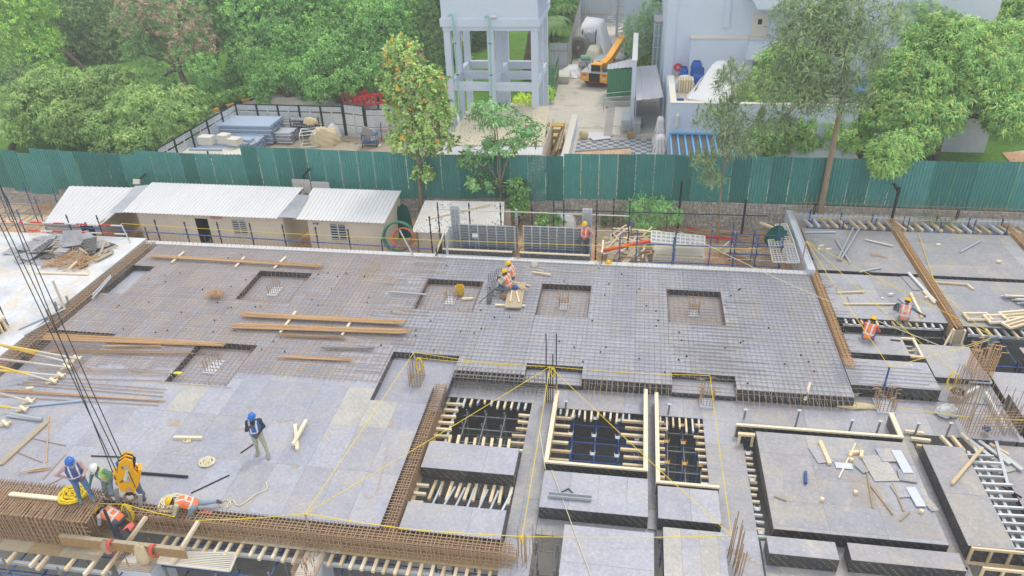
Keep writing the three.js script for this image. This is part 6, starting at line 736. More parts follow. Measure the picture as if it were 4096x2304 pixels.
// buildings
{
  const b = thing('office_building', 'pale blue office building with a balcony and a roof terrace', 'building');
  part(b, 'main_wall', bb(2.6, 22, -0.05, 13, -70, -52.3), bluePlaster); part(b, 'corner_pier', bb(2.0, 2.6, -0.05, 13, -66, -52.2), bluePlaster); part(b, 'wall_rib', bb(5.6, 5.95, 6.2, 13, -52.3, -52.15), bluePlaster); part(b, 'lower_block', bb(3.6, 8.6, 3.0, 5.6, -52.3, -51.5), bluePlaster); part(b, 'block_coping', bb(3.55, 8.6, 5.6, 5.68, -52.29, -51.45), cream);
  part(b, 'terrace_wing', bb(2.2, 12.5, -0.05, 3, -52.2, -43.2), bluePlaster); part(b, 'terrace_floor', bb(2.5, 12.3, 3, 3.03, -52.2, -43.4), yardM); part(b, 'parapet', bb(2.2, 2.5, 3, 3.85, -49, -43.2), bluePlaster); part(b, 'parapet', bb(2.5, 12.5, 3, 3.85, -43.5, -43.2), bluePlaster); part(b, 'parapet_cap', bb(2.17, 2.53, 3.85, 3.9, -49, -43.17), cream); part(b, 'parapet_cap', bb(2.53, 12.5, 3.85, 3.9, -43.53, -43.17), cream);
  const d0 = [7.41,7.02,-52.25], d1 = [8.4,5.29,-52.25]; const dr = part(b, 'door', bb(d0[0], d1[0], d1[1], d0[1], -52.3, -52.2), cream); part(dr, 'vision_panel', bb(d0[0] + 0.35, d0[0] + 0.6, d0[1] - 0.65, d0[1] - 0.32, -52.2, -52.18), darkIn); part(dr, 'handle', box(0.12, 0.03, 0.05, d1[0] - 0.15, d1[1] + 0.95, -52.17), steelDark);
  const bx0 = [7.11,5.49,-50.6], bx1 = [9.37,5.16,-50.6]; const bal = part(b, 'balcony', bb(bx0[0], bx1[0] + 0.6, bx0[1] - 1.0, bx0[1] - 0.05, -52.2, -50.6), bluePlaster); for (const y of [0.2, 0.45]) part(bal, 'rail', bar([bx0[0], bx0[1] + y, -50.65], [bx1[0] + 0.6, bx0[1] + y, -50.65], 0.03), galv); for (let i = 0; i < 4; i++) part(bal, 'baluster', bar([bx0[0] + i * 0.9, bx0[1] - 0.05, -50.65], [bx0[0] + i * 0.9, bx0[1] + 0.45, -50.65], 0.025), galv);
  part(b, 'overhang', face([[7.02,8.17,-50.5], [7.39,7.61,-50.5], [9.06,7.59,-50.5], [10.87,6.5,-50.5], [12.16,6.2,-50.5], [11.95,7.38,-50.5], [10.68,8.02,-50.5], [9.48,8.67,-50.5], [6.78,8.55,-50.5]], -50.5, 1.7), bluePlaster);
  const w0 = [9.57,6.33,-52.25], w1 = [10.07,5.9,-52.25]; const wi = part(b, 'window', bb(w0[0], w1[0], w1[1], w0[1], -52.3, -52.22), glassM); part(wi, 'frame', M([bb(w0[0] - 0.06, w1[0] + 0.06, w1[1] - 0.06, w1[1], -52.3, -52.18), bb(w0[0] - 0.06, w0[0], w1[1], w0[1], -52.3, -52.18), bb(w1[0], w1[0] + 0.06, w1[1], w0[1], -52.3, -52.18)]), cream);
  const sd = [7.69,4.38,-51.45], se = [8.79,2.44,-51.45]; part(b, 'dark_doorway', bb(sd[0], se[0], 3.03, sd[1], -51.5, -51.42), mat({ color: 0x8d9299 }));
  const pp = part(b, 'drain_pipe', M([bar([2.63,3.18,-43.1], [2.65,2.49,-43.1], 0.11, 10), bar([2.63,3.18,-43.1], [2.66,3.08,-43.4], 0.11, 10)]), white);
  // glazed lift and far wing
  const lf = thing('glass_lift', 'glazed lift shaft with a flat grey roof at the building corner', 'lift shaft'); part(lf, 'roof', bb(1.35, 2.0, 5.0, 5.1, -62, -59.5), mat({ color: 0xa9a6ac })); for (const x of [1.4, 1.7, 1.97]) for (const z of [-61.9, -59.6]) part(lf, 'mullion', bb(x - 0.03, x + 0.03, 0.5, 5, z - 0.03, z + 0.03), alu); for (let y = 0.6; y < 5; y += 0.85) part(lf, 'transom', bb(1.4, 2, y, y + 0.05, -59.63, -59.57), alu); part(lf, 'pane', bb(1.42, 1.95, 0.55, 4.95, -59.62, -59.6), new THREE.MeshPhysicalMaterial({ color: 0xbcd4d2, roughness: 0.1, transmission: 0.5, thickness: 0 })); part(lf, 'pane', bb(1.4, 1.42, 0.55, 4.95, -61.9, -59.63), new THREE.MeshPhysicalMaterial({ color: 0xbcd4d2, roughness: 0.1, transmission: 0.5, thickness: 0 }));
  const fw = thing('far_wing', 'pale blue far wing with glass doors and a wall sign', 'building'); part(fw, 'wall', bb(-1.15, 2.4, -0.05, 14, -80, -70), bluePlaster); const gd = part(fw, 'glass_door', bb(1.25, 2.05, 0.1, 2.35, -70, -69.95), glassM); part(gd, 'frame', M([bb(1.2, 1.25, 0.1, 2.4, -70, -69.9), bb(2.05, 2.1, 0.1, 2.4, -70, -69.9), bb(1.2, 2.1, 2.35, 2.42, -70, -69.9)]), alu); part(fw, 'canopy', bb(0.6, 2.4, 2.6, 2.75, -70, -68.6), white); const up = part(fw, 'window', bb(1.2, 2.4, 4.3, 7.5, -70, -69.96), glassM); part(up, 'rail', bb(1.1, 2.4, 4.5, 4.56, -69.9, -69.85), white);
  const cv = (w, h, draw) => { const c = document.createElement('canvas'); c.width = w; c.height = h; const x = c.getContext('2d'); x.fillStyle = '#c3ccd9'; x.fillRect(0, 0, w, h); draw(x); const t = new THREE.CanvasTexture(c); t.colorSpace = THREE.SRGBColorSpace; return mat({ map: t, roughness: 0.8 }); };
  part(fw, 'wall_sign', plaque(0.35, 1.15, 0.9, 2.1, -69.96), cv(128, 192, (x) => { x.fillStyle = '#33487c'; x.fillRect(28, 16, 22, 70); x.fillRect(78, 16, 22, 70); x.beginPath(); x.arc(64, 84, 36, 0, Math.PI); x.fill(); x.fillStyle = '#c3ccd9'; x.beginPath(); x.arc(64, 82, 14, 0, Math.PI); x.fill(); x.fillRect(50, 16, 28, 67); x.fillStyle = '#33487c'; x.font = 'bold italic 32px sans-serif'; x.textAlign = 'center'; x.fillText('Unilever', 64, 160, 122); }));
  part(fw, 'name_sign', plaque(0.5, 2.2, 2.95, 3.25, -69.96), cv(256, 48, (x) => { x.fillStyle = '#3c5470'; x.font = 'bold 36px sans-serif'; x.textAlign = 'center'; x.textBaseline = 'middle'; x.fillText('DISCOVERY', 128, 24, 240); }));
  const sp = thing('spiral_stair', 'silver spiral service stair at the far wing', 'stair'); part(sp, 'pole', bar([-1.9, 0, -78], [-1.9, 6, -78], 0.12, 8), galv); for (let i = 0; i < 22; i++) { const a = i * 0.55; part(sp, 'tread', box(0.9, 0.05, 0.3, 0.5, 0, 0).rotateY(a).translate(-1.9, 0.3 + i * 0.26, -78), galv); }
  // blue-framed lean-to with dark mesh roof
  const lr = thing('mesh_canopy', 'blue framed lean-to with a dark gravelly mesh roof', 'canopy'); const rb0 = mat({ color: 0x5aa9dc, roughness: 0.6 }), rbm = mat({ map: stoneTex, color: 0x7c7c80, roughness: 1 }); part(lr, 'roof_fill', bb(2.3, 5.6, 1.5, 1.53, -43.1, -38).rotateX(0).translate(0, 0.5, 0), rbm); for (let i = 0; i < 9; i++) part(lr, 'roof_bar', bb(2.25 + i * 0.41, 2.34 + i * 0.41, 2.035, 2.09, -43.15, -38), rb0); part(lr, 'roof_bar', bb(2.25, 5.6, 2.1, 2.16, -43.15, -42.95), rb0); for (const x of [2.3, 5.5]) part(lr, 'post', bb(x - 0.05, x + 0.05, -0.05, 2, -38.3, -38.2), rb0);
  // terrace objects
  const barrel = (label, p, h, r) => { const g = thing('barrel', label, 'barrel', p); const m = mat({ color: 0x1f5fb4, roughness: 0.5 }); part(g, 'body', lathe([[0, 0], [r * 0.9, 0], [r, h * 0.08], [r * 0.97, h * 0.3], [r * 1.03, h * 0.34], [r * 0.97, h * 0.38], [r, h * 0.65], [r * 1.03, h * 0.68], [r * 0.9, h * 0.9], [r * 0.7, h], [0, h]], 20), m); part(g, 'lid', new THREE.CylinderGeometry(r * 0.72, r * 0.72, 0.06, 18).translate(0, h + 0.02, 0), mat({ color: 0x2a4a70 })); };
  barrel('small dark blue barrel, leftmost on the terrace', [3.3,3.03,-51.44], 0.75, 0.26); barrel('tallest blue barrel on the terrace', [4.09,3.03,-51.66], 1.15, 0.4); barrel('blue barrel right of the tallest one', [4.49,3.03,-51.76], 0.85, 0.3); barrel('light blue barrel standing in front of the tallest one', [4.21,3.03,-49.82], 0.8, 0.38);
  const cr = thing('crate', 'slatted wooden crate on the terrace', 'crate', [3.29,3.03,-48.35]); part(cr, 'core', box(0.85, 0.7, 0.8, 0, 0.38, -0.3), oldWood); for (let i = 0; i < 6; i++) { part(cr, 'slat', box(0.11, 0.78, 0.03, -0.4 + i * 0.16, 0.4, 0.12), timber[i % 3]); part(cr, 'slat', box(0.12, 0.03, 0.9, -0.4 + i * 0.16, 0.76, -0.3), timber[(i + 1) % 3]); }
  lumpF('large white plastic cover draped on the terrace', [[3.3, 3.03, -46.8], [6.4, 3.03, -46.4], [6.8, 3.03, -50.2], [4.6, 3.03, -50.4]], [[4.9, 4.6, -48.8], [5.6, 4.7, -48.6], [5.8, 4.7, -49.4], [5.2, 4.7, -49.5]], tarpW); lumpF('plastic sheet around the slatted crate', [[2.7, 3.03, -48.6], [3.9, 3.03, -48.9], [3.9, 3.03, -50], [2.7, 3.03, -50]], [[3, 3.7, -49], [3.6, 3.75, -49.1], [3.6, 3.7, -49.6], [3, 3.7, -49.6]], tarpW);
  const ex = thing('hose_reel', 'red hose reel on the terrace wall', 'hose reel', [2.92,3.63,-52]); part(ex, 'reel', new THREE.TorusGeometry(0.2, 0.09, 8, 16), redM); part(ex, 'post', bar([0, -1.3, 0], [0, -0.2, 0], 0.025), white); const bt = thing('blue_tray', 'small blue crate at the terrace parapet', 'crate', [2.84,3.03,-46.38]); part(bt, 'tray', box(0.55, 0.15, 0.3, 0, 0.08, 0), mat({ color: 0x2f54b0 })); for (let i = 0; i < 4; i++) part(bt, 'can', new THREE.CylinderGeometry(0.05, 0.05, 0.1, 8).translate(-0.2 + i * 0.13, 0.18, 0), white);
  for (let i = 0; i < 5; i++) single('terrace_board', 'cream board scrap on the terrace floor', 'board', box(0.9, 0.03, 0.4, 4.4 + i * 0.5, 3.06 + i * 0.01, -45 + (i % 2) * 0.5, i), cream, 'boards on the terrace');
  // right: white wall, blue shed and red machinery behind the mango trees
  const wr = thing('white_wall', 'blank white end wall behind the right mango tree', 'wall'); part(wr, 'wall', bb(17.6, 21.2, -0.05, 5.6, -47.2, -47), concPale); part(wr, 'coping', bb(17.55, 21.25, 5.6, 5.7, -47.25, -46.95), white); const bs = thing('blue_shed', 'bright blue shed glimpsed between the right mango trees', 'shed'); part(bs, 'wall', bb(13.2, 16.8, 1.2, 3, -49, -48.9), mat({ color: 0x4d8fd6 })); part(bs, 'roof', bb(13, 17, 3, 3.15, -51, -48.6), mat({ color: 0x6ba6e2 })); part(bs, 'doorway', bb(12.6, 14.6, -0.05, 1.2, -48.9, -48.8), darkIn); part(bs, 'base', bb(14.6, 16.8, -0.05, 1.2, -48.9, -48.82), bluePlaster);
  for (const p of [[9.84,1.2,-44.39], [9.68,.6,-44.33], [11.74,.5,-44.56], [12.2,.5,-44.41]]) single('red_machine', 'piece of red machinery half hidden under the mango tree', 'machinery', box(0.9, 0.35, 0.5, ...p, rnd()), redM, 'red machinery under the mango tree');
  flat('red_soil', [[21.4, -38], [60, -38], [60, -60], [22.2, -47]], -0.015, soilM);
}
// ---------- vegetation ----------
function leafClump(n, L, w, droop, spread) { // rosette of n folded leaves
  const pos = [], idx = []; for (let i = 0; i < n; i++) { const a = i / n * 6.283 + hsh(i, 3) * 1.2, el = (hsh(i, 7) - 0.25) * spread, l = L * (0.7 + 0.5 * hsh(i, 11)), ca = Math.cos(a), sa = Math.sin(a), ce = Math.cos(el), se = Math.sin(el); const at = (t, s) => { const r = t * l * ce, y = t * l * se - droop * t * t * l; return [ca * r - sa * s * w, y - Math.abs(s) * 0 , sa * r + ca * s * w]; };
    const o = pos.length / 3; pos.push(...at(0.08, 0), ...at(0.5, 0.5), ...at(0.5, -0.5), ...at(1, 0)); idx.push(o, o + 2, o + 1, o + 1, o + 2, o + 3); }
  const g = new THREE.BufferGeometry(); g.setAttribute('position', new THREE.Float32BufferAttribute(pos, 3)); g.setIndex(idx); g.computeVertexNormals(); g.setAttribute('uv', new THREE.Float32BufferAttribute(new Float32Array(pos.length / 3 * 2), 2)); return g;
}
const CL = { broad: leafClump(9, 0.34, 0.11, 0.5, 1.6), mango: leafClump(11, 0.36, 0.075, 0.7, 1.4), small: leafClump(12, 0.24, 0.08, 0.3, 2.4), feather: leafClump(13, 0.3, 0.03, 0.25, 2.6), pod: leafClump(8, 0.22, 0.05, 1, 1.2), round: leafClump(8, 0.22, 0.12, 0.3, 2) };
const leafMat = new THREE.MeshPhysicalMaterial({ color: 0xffffff, roughness: 0.75, side: THREE.DoubleSide });
function foliage(parent, name, blobs, dens, kind, cols, opt = {}) {
  const pts = []; const o = new THREE.Object3D();
  for (let [c, rx, ry, rz] of blobs) { if (!opt.raw) { rx *= 1.2; ry *= 1.2; rz *= 1.15; }
    const mg = kind === 'mango' && !opt.far; if (mg && !opt.mg) { opt = Object.assign({}, opt, { s: (opt.s || 1) * 0.66, mg: 1 }); } const n = Math.round(dens * (mg ? 2.1 : 1) * (rx * ry + ry * rz + rx * rz) * 4.4);
    for (let i = 0; i < n; i++) { const u = rnd() * 2 - 1, a = rnd() * 6.283, s = Math.sqrt(1 - u * u), dx = s * Math.cos(a), dy = u, dz = s * Math.sin(a); const lob = 0.8 + 0.42 * (fbm((a / 6.283 + c[0] * 0.13), (u + 1) / 2 + c[1] * 0.07, 7) - 0.3) + 0.25 * (fbm(a / 6.283 * 2 + c[2] * 0.1, u + 1, 19) - 0.5); const r = lob * (rnd() < 0.72 ? 1 - 0.22 * rnd() : Math.cbrt(rnd()) * 0.85); if (dy < -0.55 && rnd() < (opt.under ?? 0.6)) continue; pts.push([c[0] + dx * rx * r, c[1] + dy * ry * r, c[2] + dz * rz * r, dx, dy, dz]); }
  }
  const m = new THREE.InstancedMesh(CL[kind], leafMat, pts.length); m.name = name; m.castShadow = m.receiveShadow = true; const col = new THREE.Color();
  pts.forEach((p, i) => { o.position.set(p[0], p[1], p[2]); o.rotation.set(rr(-0.5, 0.5) + p[5] * 0.7, rnd() * 6.28, rr(-0.5, 0.5) - p[3] * 0.7); o.scale.setScalar((opt.s || 1) * rr(0.95, 1.6)); o.updateMatrix(); m.setMatrixAt(i, o.matrix); const q = cols[Math.min(cols.length - 1, Math.pow(rnd(), opt.pw || 1) * cols.length | 0)], k = 2.1 * rr(0.75, 1.25) * (0.62 + 0.85 * fbm(p[0] * 0.045 + p[2] * 0.03, p[1] * 0.06 + p[2] * 0.045, 11)); col.setRGB(q[0] * k, q[1] * k, q[2] * k); m.setColorAt(i, col); });
  m.userData.kind = 'stuff'; parent.add(m); return m;
}
function limb(pts, r0, r1, seg = 10) { const c = new THREE.CatmullRomCurve3(pts.map(V)), n = pts.length * 5, g = new THREE.TubeGeometry(c, n, 1, seg, false), p = g.attributes.position; for (let i = 0; i <= n; i++) { const q = c.getPointAt(i / n), r = r0 + (r1 - r0) * i / n; for (let j = 0; j <= seg; j++) { const k = i * (seg + 1) + j, b = r * (0.9 + 0.2 * hsh(j % seg, i)); p.setXYZ(k, q.x + (p.getX(k) - q.x) * b, q.y + (p.getY(k) - q.y) * b, q.z + (p.getZ(k) - q.z) * b); } } g.computeVertexNormals(); const u = g.attributes.uv; for (let i = 0; i < u.count; i++) u.setXY(i, u.getY(i) * 1.2, u.getX(i) * 6); return g; }
function tree(label, base, blobs, kind, cols, opt = {}) {
  const t = thing(opt.name || 'tree', label, opt.cat || 'tree', [0, 0, 0], 0, opt.group); const c = blobs.reduce((a, b) => a.map((v, i) => v + b[0][i] / blobs.length), [0, 0, 0]); const r = opt.r || 0.22; const bm = opt.bark || barkM;
  const fork = opt.fork || [base[0] + (c[0] - base[0]) * 0.35, base[1] + (c[1] - base[1]) * 0.55, base[2] + (c[2] - base[2]) * 0.35];
  part(t, 'trunk', limb([[base[0], base[1] - 0.1, base[2]], [(base[0] + fork[0]) / 2 + rr(-0.1, 0.1), (base[1] + fork[1]) / 2, (base[2] + fork[2]) / 2], fork], r, r * 0.7), bm);
  blobs.forEach(([b, rx, ry]) => { part(t, 'branch', limb([fork, [(fork[0] + b[0]) / 2 + rr(-0.2, 0.2), (fork[1] + b[1]) / 2 + 0.15, (fork[2] + b[2]) / 2], b, [b[0] + rr(-0.3, 0.3) * rx, b[1] + ry * 0.6, b[2]]], r * 0.55, 0.02, 7), bm); for (let k = 0; k < 3; k++) { const e = [b[0] + rr(-0.8, 0.8) * rx, b[1] + rr(-0.3, 0.7) * ry, b[2] + rr(-0.7, 0.7) * rx]; part(t, 'branch', limb([[(fork[0] + b[0]) / 2, (fork[1] + b[1]) / 2 + 0.1, (fork[2] + b[2]) / 2], [(b[0] + e[0]) / 2, (b[1] + e[1]) / 2 - 0.1, (b[2] + e[2]) / 2], e], r * 0.3, 0.012, 5), bm); } });
  foliage(t, 'crown', blobs, opt.d || 9, kind, cols, opt); return t;
}
const G1 = [[0.12, 0.2, 0.05], [0.09, 0.16, 0.045], [0.15, 0.24, 0.06], [0.07, 0.13, 0.045]], GB = [[0.2, 0.33, 0.06], [0.15, 0.27, 0.05], [0.26, 0.38, 0.08]], GD = [[0.09, 0.14, 0.045], [0.075, 0.12, 0.04], [0.12, 0.18, 0.05]], GL = [[0.115, 0.235, 0.06], [0.09, 0.2, 0.055], [0.16, 0.285, 0.07]], GM = [[0.12, 0.225, 0.06], [0.1, 0.2, 0.055], [0.16, 0.27, 0.07], [0.21, 0.29, 0.07]], GF = [[0.14, 0.18, 0.09], [0.11, 0.16, 0.08], [0.16, 0.22, 0.09]];
tree('bright yellow-green tree at the top left corner', [-49, 0, -62], [[[-55.06,3.36,-62], 3.6, 3.2, 3], [[-54.93,6.57,-63], 3.8, 3, 3], [[-52.63,1.51,-61], 2, 2, 2]], 'small', GB, { d: 9 });
tree('dark green tree behind the left mango tree, left one', [-53.61,0,-64.56], [[[-54.17,2.77,-70], 3.6, 3.2, 3], [[-55.06,.39,-67], 3.2, 2.6, 3], [[-50.55,.56,-68], 2.6, 2.4, 2.6]], 'small', GD, { d: 9 });
tree('dark tree at the left edge below the bright one', [-47, 0, -57], [[[-51.92,-.54,-57], 3.2, 2.4, 2.6], [[-49.27,-1.58,-56], 2, 1.6, 2], [[-50.24,-1.65,-52], 2, 2, 2]], 'small', GD.concat([[0.1, 0.17, 0.05]]), { d: 9 });
tree('dark tree behind the tree with dry pods', [-54.86,0,-76.05], [[[-52.69,3.16,-76], 4, 3, 3], [[-46.63,4.15,-77], 4, 3, 3], [[-41.42,2.74,-74], 2.6, 2.6, 2.5], [[-48.92,.02,-72], 2, 1.8, 2]], 'small', GD, { d: 8 });
{ const t = tree('sparse tree with dry pinkish pods behind the left mango tree', [-35.59,0,-55.94], [[[-41.17,5.12,-60], 2.3, 1.8, 2], [[-37.47,5.44,-60], 2.6, 2, 2], [[-35.68,2.7,-58], 1.9, 1.8, 1.8], [[-40.91,2.75,-59], 1.7, 1.4, 1.6], [[-38.78,.98,-57], 1.3, 1.2, 1.3]], 'small', [[0.11, 0.2, 0.07], [0.14, 0.24, 0.08]], { d: 5, r: 0.28, s: 0.9 }); foliage(t, 'dry_pods', [[[-40.38,5.63,-59], 2.4, 1.8, 1.8], [[-37.29,5.32,-59], 2.6, 2, 1.8], [[-35.12,3.77,-57.5], 2, 1.7, 1.6]], 3.2, 'pod', [[0.27, 0.175, 0.13], [0.22, 0.15, 0.11], [0.16, 0.12, 0.07]], { s: 1 }); }
tree('young tree on the lawn right of the dry-pod tree', [-33.67,0,-55.42], [[[-33.06,1.9,-55], 1, 1, 1], [[-33.13,.96,-55], 0.9, 0.6, 0.9], [[-34.1,2.57,-56], 1.2, 0.7, 1]], 'small', GL, { d: 6, r: 0.13, s: 0.9 });
tree('leaning dark-trunked tree on the lawn', [-37.89,0,-64.31], [[[-33.78,4.4,-62], 1.6, 1.8, 1.6], [[-34.87,6.3,-64], 2, 1.6, 2]], 'small', GD, { d: 7, r: 0.18 });
tree('mango tree over the fence at left, left crown', [-41.87,0,-43.2], [[[-40.1,2.65,-44], 1.6, 1.6, 1.5], [[-39.01,3.16,-46], 2.4, 1.6, 2], [[-40.51,1.43,-43.5], 1.3, 1.1, 1.3], [[-36.81,1.78,-43.5], 2, 1.4, 1.6]], 'mango', [[0.15, 0.24, 0.06], [0.12, 0.2, 0.05], [0.2, 0.28, 0.08], [0.1, 0.17, 0.05]], { d: 11 });
tree('mango tree over the fence at left, right crown', [-32.63,0,-42.9], [[[-35.08,3.22,-46], 2.4, 1.6, 2], [[-34.26,1.57,-43.5], 1.8, 1.3, 1.5], [[-31.41,2.53,-44], 2.2, 1.6, 1.8], [[-28.97,2.11,-43], 1.5, 1.4, 1.4], [[-31.09,1.35,-42], 1.5, 0.9, 1.2], [[-29.08,2.8,-45], 1.2, 1.2, 1.2]], 'mango', [[0.15, 0.24, 0.06], [0.12, 0.2, 0.05], [0.19, 0.27, 0.08], [0.1, 0.17, 0.05]], { d: 11, r: 0.3 });
tree('lush green tree behind the pipe yard, left of two', [-27.23,0,-56.19], [[[-31.97,4.4,-62], 2.8, 2.6, 2.4], [[-31.5,2.24,-60], 2.2, 1.9, 2], [[-28.49,3.23,-60], 2.2, 2, 2], [[-30.6,.47,-58], 1.1, 1.5, 1], [[-28.94,1.79,-58], 1.6, 1.3, 1.4], [[-32.76,.83,-59], 1, 1.4, 1], [[-27.93,1.29,-53], 0.8, 1.1, 0.7], [[-27.06,2.23,-54], 1.2, 1, 1], [[-29.01,2.86,-55], 1.2, 1.2, 1.1], [[-30.46,5.64,-64], 3, 2.4, 2.5]], 'small', GL, { d: 11, r: 0.3 });
tree('lush green tree behind the pipe yard, larger right one', [-22.41,0,-54.67], [[[-26.61,4.85,-63], 3.4, 2.8, 2.8], [[-24.8,2.6,-60], 3, 2.2, 2.4], [[-26.89,1.03,-58.5], 2, 1.6, 1.8], [[-23.65,.88,-58], 1.8, 1.4, 1.6], [[-21.2,3.77,-62], 3, 2.6, 2.5], [[-21.47,1.98,-60], 2, 1.6, 1.8], [[-20.52,4.92,-66], 3.2, 2.4, 2.4], [[-25.05,-.02,-56], 1, 1.2, 0.9], [[-22.7,.18,-56], 1.1, 0.9, 0.9], [[-27.11,.14,-57], 0.8, 0.9, 0.8], [[-19.14,1.68,-60], 1.5, 1.3, 1.3], [[-22.85,1.8,-52], 0.9, 1, 0.8], [[-21.02,2.13,-53], 1.1, 0.9, 1], [[-24.45,2.56,-54], 1.3, 1, 1.1], [[-20.11,2.34,-55], 1.3, 1, 1.1], [[-22.82,3.21,-55], 1.6, 1.2, 1.2], [[-25.39,5.92,-68], 3, 2.6, 2.5]], 'small', GL, { d: 11, r: 0.35 });
for (const [x, y, z, n] of [[1085, 60, -70, 'left of the water tower'], [1105, 190, -62, 'just left of the tower legs'], [1185, 110, -72, 'between the tower legs, left'], [1215, 110, -74, 'between the tower legs, right']]) { const P0 = { 1085: [-18.69,2.78,-70], 1105: [-16.29,1.53,-62], 1185: [-15.18,2.38,-72], 1215: [-14.62,1.97,-74] }[x]; tree('narrow drooping dark tree ' + n, [P0[0], 0, P0[2]], [[[P0[0], Math.max(3, P0[1]), P0[2]], 1.1, 3.2, 1.1], [[P0[0], Math.max(3, P0[1]) + 3.5, P0[2]], 0.9, 2.4, 0.9]], 'mango', GD.concat([[0.07, 0.14, 0.04]]), { d: 9, r: 0.18, bark: barkPale, under: 0.2, name: 'columnar_tree' }); }
tree('big brown trunk tree seen behind the tower legs', [-8.6, 0, -62], [[[-8.8, 8, -63], 2.6, 2, 2.2], [[-7.4, 6.5, -62.5], 1.6, 1.4, 1.5], [[-6.6, 6, -68], 1.6, 2, 1.5]], 'small', GL, { d: 8, r: 0.55 });
{ const t = tree('tree with scattered yellow leaves in front of the fence', [-11.3, -1, -36.75], [[[-11.49,8,-36.8], 0.95, 0.9, 0.9], [[-11.01,6.61,-36.8], 1.6, 1.2, 1.2], [[-10.7,5.03,-36.6], 1.7, 1.2, 1.3], [[-11.22,3.77,-36.5], 1.3, 0.9, 1], [[-9.93,3.8,-36.5], 1, 0.7, 0.8], [[-10.86,1.9,-36.5], 0.6, 0.4, 0.5]], 'round', [[0.2, 0.3, 0.09], [0.17, 0.26, 0.08], [0.25, 0.34, 0.1], [0.23, 0.27, 0.12]], { d: 12, r: 0.14, bark: barkPale, s: 0.9 }); foliage(t, 'yellow_leaves', [[[-11.46,8.02,-36.7], 0.9, 0.9, 0.9], [[-10.98,6.64,-36.7], 1.65, 1.3, 1.3], [[-10.73,4.43,-36.5], 1.6, 1.3, 1.3]], 2.2, 'round', [[0.42, 0.22, 0.03], [0.38, 0.24, 0.04]], { s: 0.5 }); }
tree('thin forked tree in front of the dark fence panels', [-6.75, -1, -36.7], [[[-6.98,5.04,-36.8], 1.2, 0.8, 0.9], [[-5.36,4.23,-36.8], 0.9, 0.8, 0.8], [[-8.01,2.73,-36.6], 0.8, 0.55, 0.7], [[-6.73,3.38,-36.7], 0.9, 0.5, 0.8], [[-7.61,1.48,-36.4], 0.8, 0.5, 0.7], [[-5.82,1.04,-36.5], 0.6, 0.6, 0.6]], 'broad', [[0.1, 0.2, 0.07], [0.08, 0.17, 0.06], [0.13, 0.24, 0.08]], { d: 6, r: 0.09, bark: barkPale, s: 0.75 });
tree('slender grey-green tree in front of the building wing', [4.7, -1, -35.6], [[[4.5,7.08,-35.8], 0.75, 1, 0.7], [[4.32,5.41,-35.7], 1.2, 0.9, 1], [[4.99,4.28,-35.6], 1, 0.6, 0.9], [[3.57,3.47,-35.5], 0.7, 0.35, 0.6], [[4.04,2.5,-35.4], 0.5, 0.3, 0.5]], 'feather', GF, { d: 11, r: 0.07, bark: barkPale });
tree('tall feathery tree with a long bare leaning trunk', [9.75, -1, -36.85], [[[9.81,9.84,-37], 1.9, 1.6, 1.5], [[7.77,9.84,-37], 1.5, 1.5, 1.4], [[8.82,8.26,-37], 2.3, 1.4, 1.8], [[7.5,6.59,-37], 1.7, 1.2, 1.4], [[9.45,6.24,-37], 1.6, 1, 1.3], [[6.94,4.83,-37], 0.9, 0.6, 0.8]], 'feather', GF, { d: 8, r: 0.15, bark: barkPale, fork: [9.79,7.73,-37], s: 1.15 });
tree('large mango tree right of the feathery tree, left crown', [14.08,0,-45.15], [[[9.07,4.99,-46], 2, 1.6, 1.6], [[7.79,3.62,-45], 1.7, 1.5, 1.5], [[9.2,2.08,-44], 1.8, 1.3, 1.5], [[12.04,2.14,-44], 1.6, 1.2, 1.4], [[7.76,1.92,-43], 1.2, 1, 1]], 'mango', GM, { d: 11, r: 0.3 });
tree('largest mango tree at the right, spreading above the white wall', [17.95,0,-45.69], [[[15.35,4.87,-45], 2, 1.6, 1.8], [[17.53,6.16,-47], 2.4, 1.8, 2], [[19.27,4.64,-46], 2.2, 1.7, 2], [[14.41,3.5,-43.5], 1.8, 1.3, 1.5], [[16.71,3.16,-44], 1.5, 1.2, 1.4], [[20.58,3.23,-44], 1.4, 1.2, 1.2], [[15.46,2.45,-42], 1, 0.9, 1], [[20.47,5.94,-48], 2, 1.5, 1.8]], 'mango', GM, { d: 11, r: 0.35 });
tree('bright mango bough hanging over the right part of the fence', [14.2, 0, -39.5], [[[12.86,3.44,-37.6], 1.1, 0.75, 0.9], [[12.47,2.84,-37], 0.8, 0.55, 0.7]], 'mango', [[0.16, 0.28, 0.07], [0.2, 0.32, 0.09]], { d: 13, r: 0.12 });
tree('mango tree behind at the top right edge', [22, 0, -54], [[[17.68,6.79,-54], 3, 1.8, 2], [[21.4,6.59,-55], 2.8, 1.8, 2], [[24.31,5.06,-54], 2, 2.4, 2], [[24.12,3.05,-52], 1.6, 1.6, 1.6]], 'mango', GM, { d: 10, r: 0.3 });
tree('pale small-leaved tree beside the glass doors', [.7,0,-68.65], [[[.32,3.7,-64], 1.3, 1.1, 1.1], [[1.22,4.62,-64], 1, 1.2, 1], [[.09,2.12,-64], 1.2, 0.8, 1]], 'feather', [[0.2, 0.3, 0.16], [0.17, 0.26, 0.13]], { d: 9, r: 0.13, bark: barkPale, s: 1.1 });
const bush = (label, blobs, kind, cols, o = {}) => { const t = thing(o.name || 'shrub', label, o.cat || 'shrub'); blobs.forEach(([b]) => part(t, 'stem', limb([[b[0], o.y ?? 0, b[2]], [b[0] + 0.05, ((o.y ?? 0) + b[1]) / 2, b[2]], b], 0.03, 0.01, 5), barkM)); foliage(t, 'foliage', blobs, o.d || 12, kind, cols, Object.assign({ s: 0.8 }, o)); };
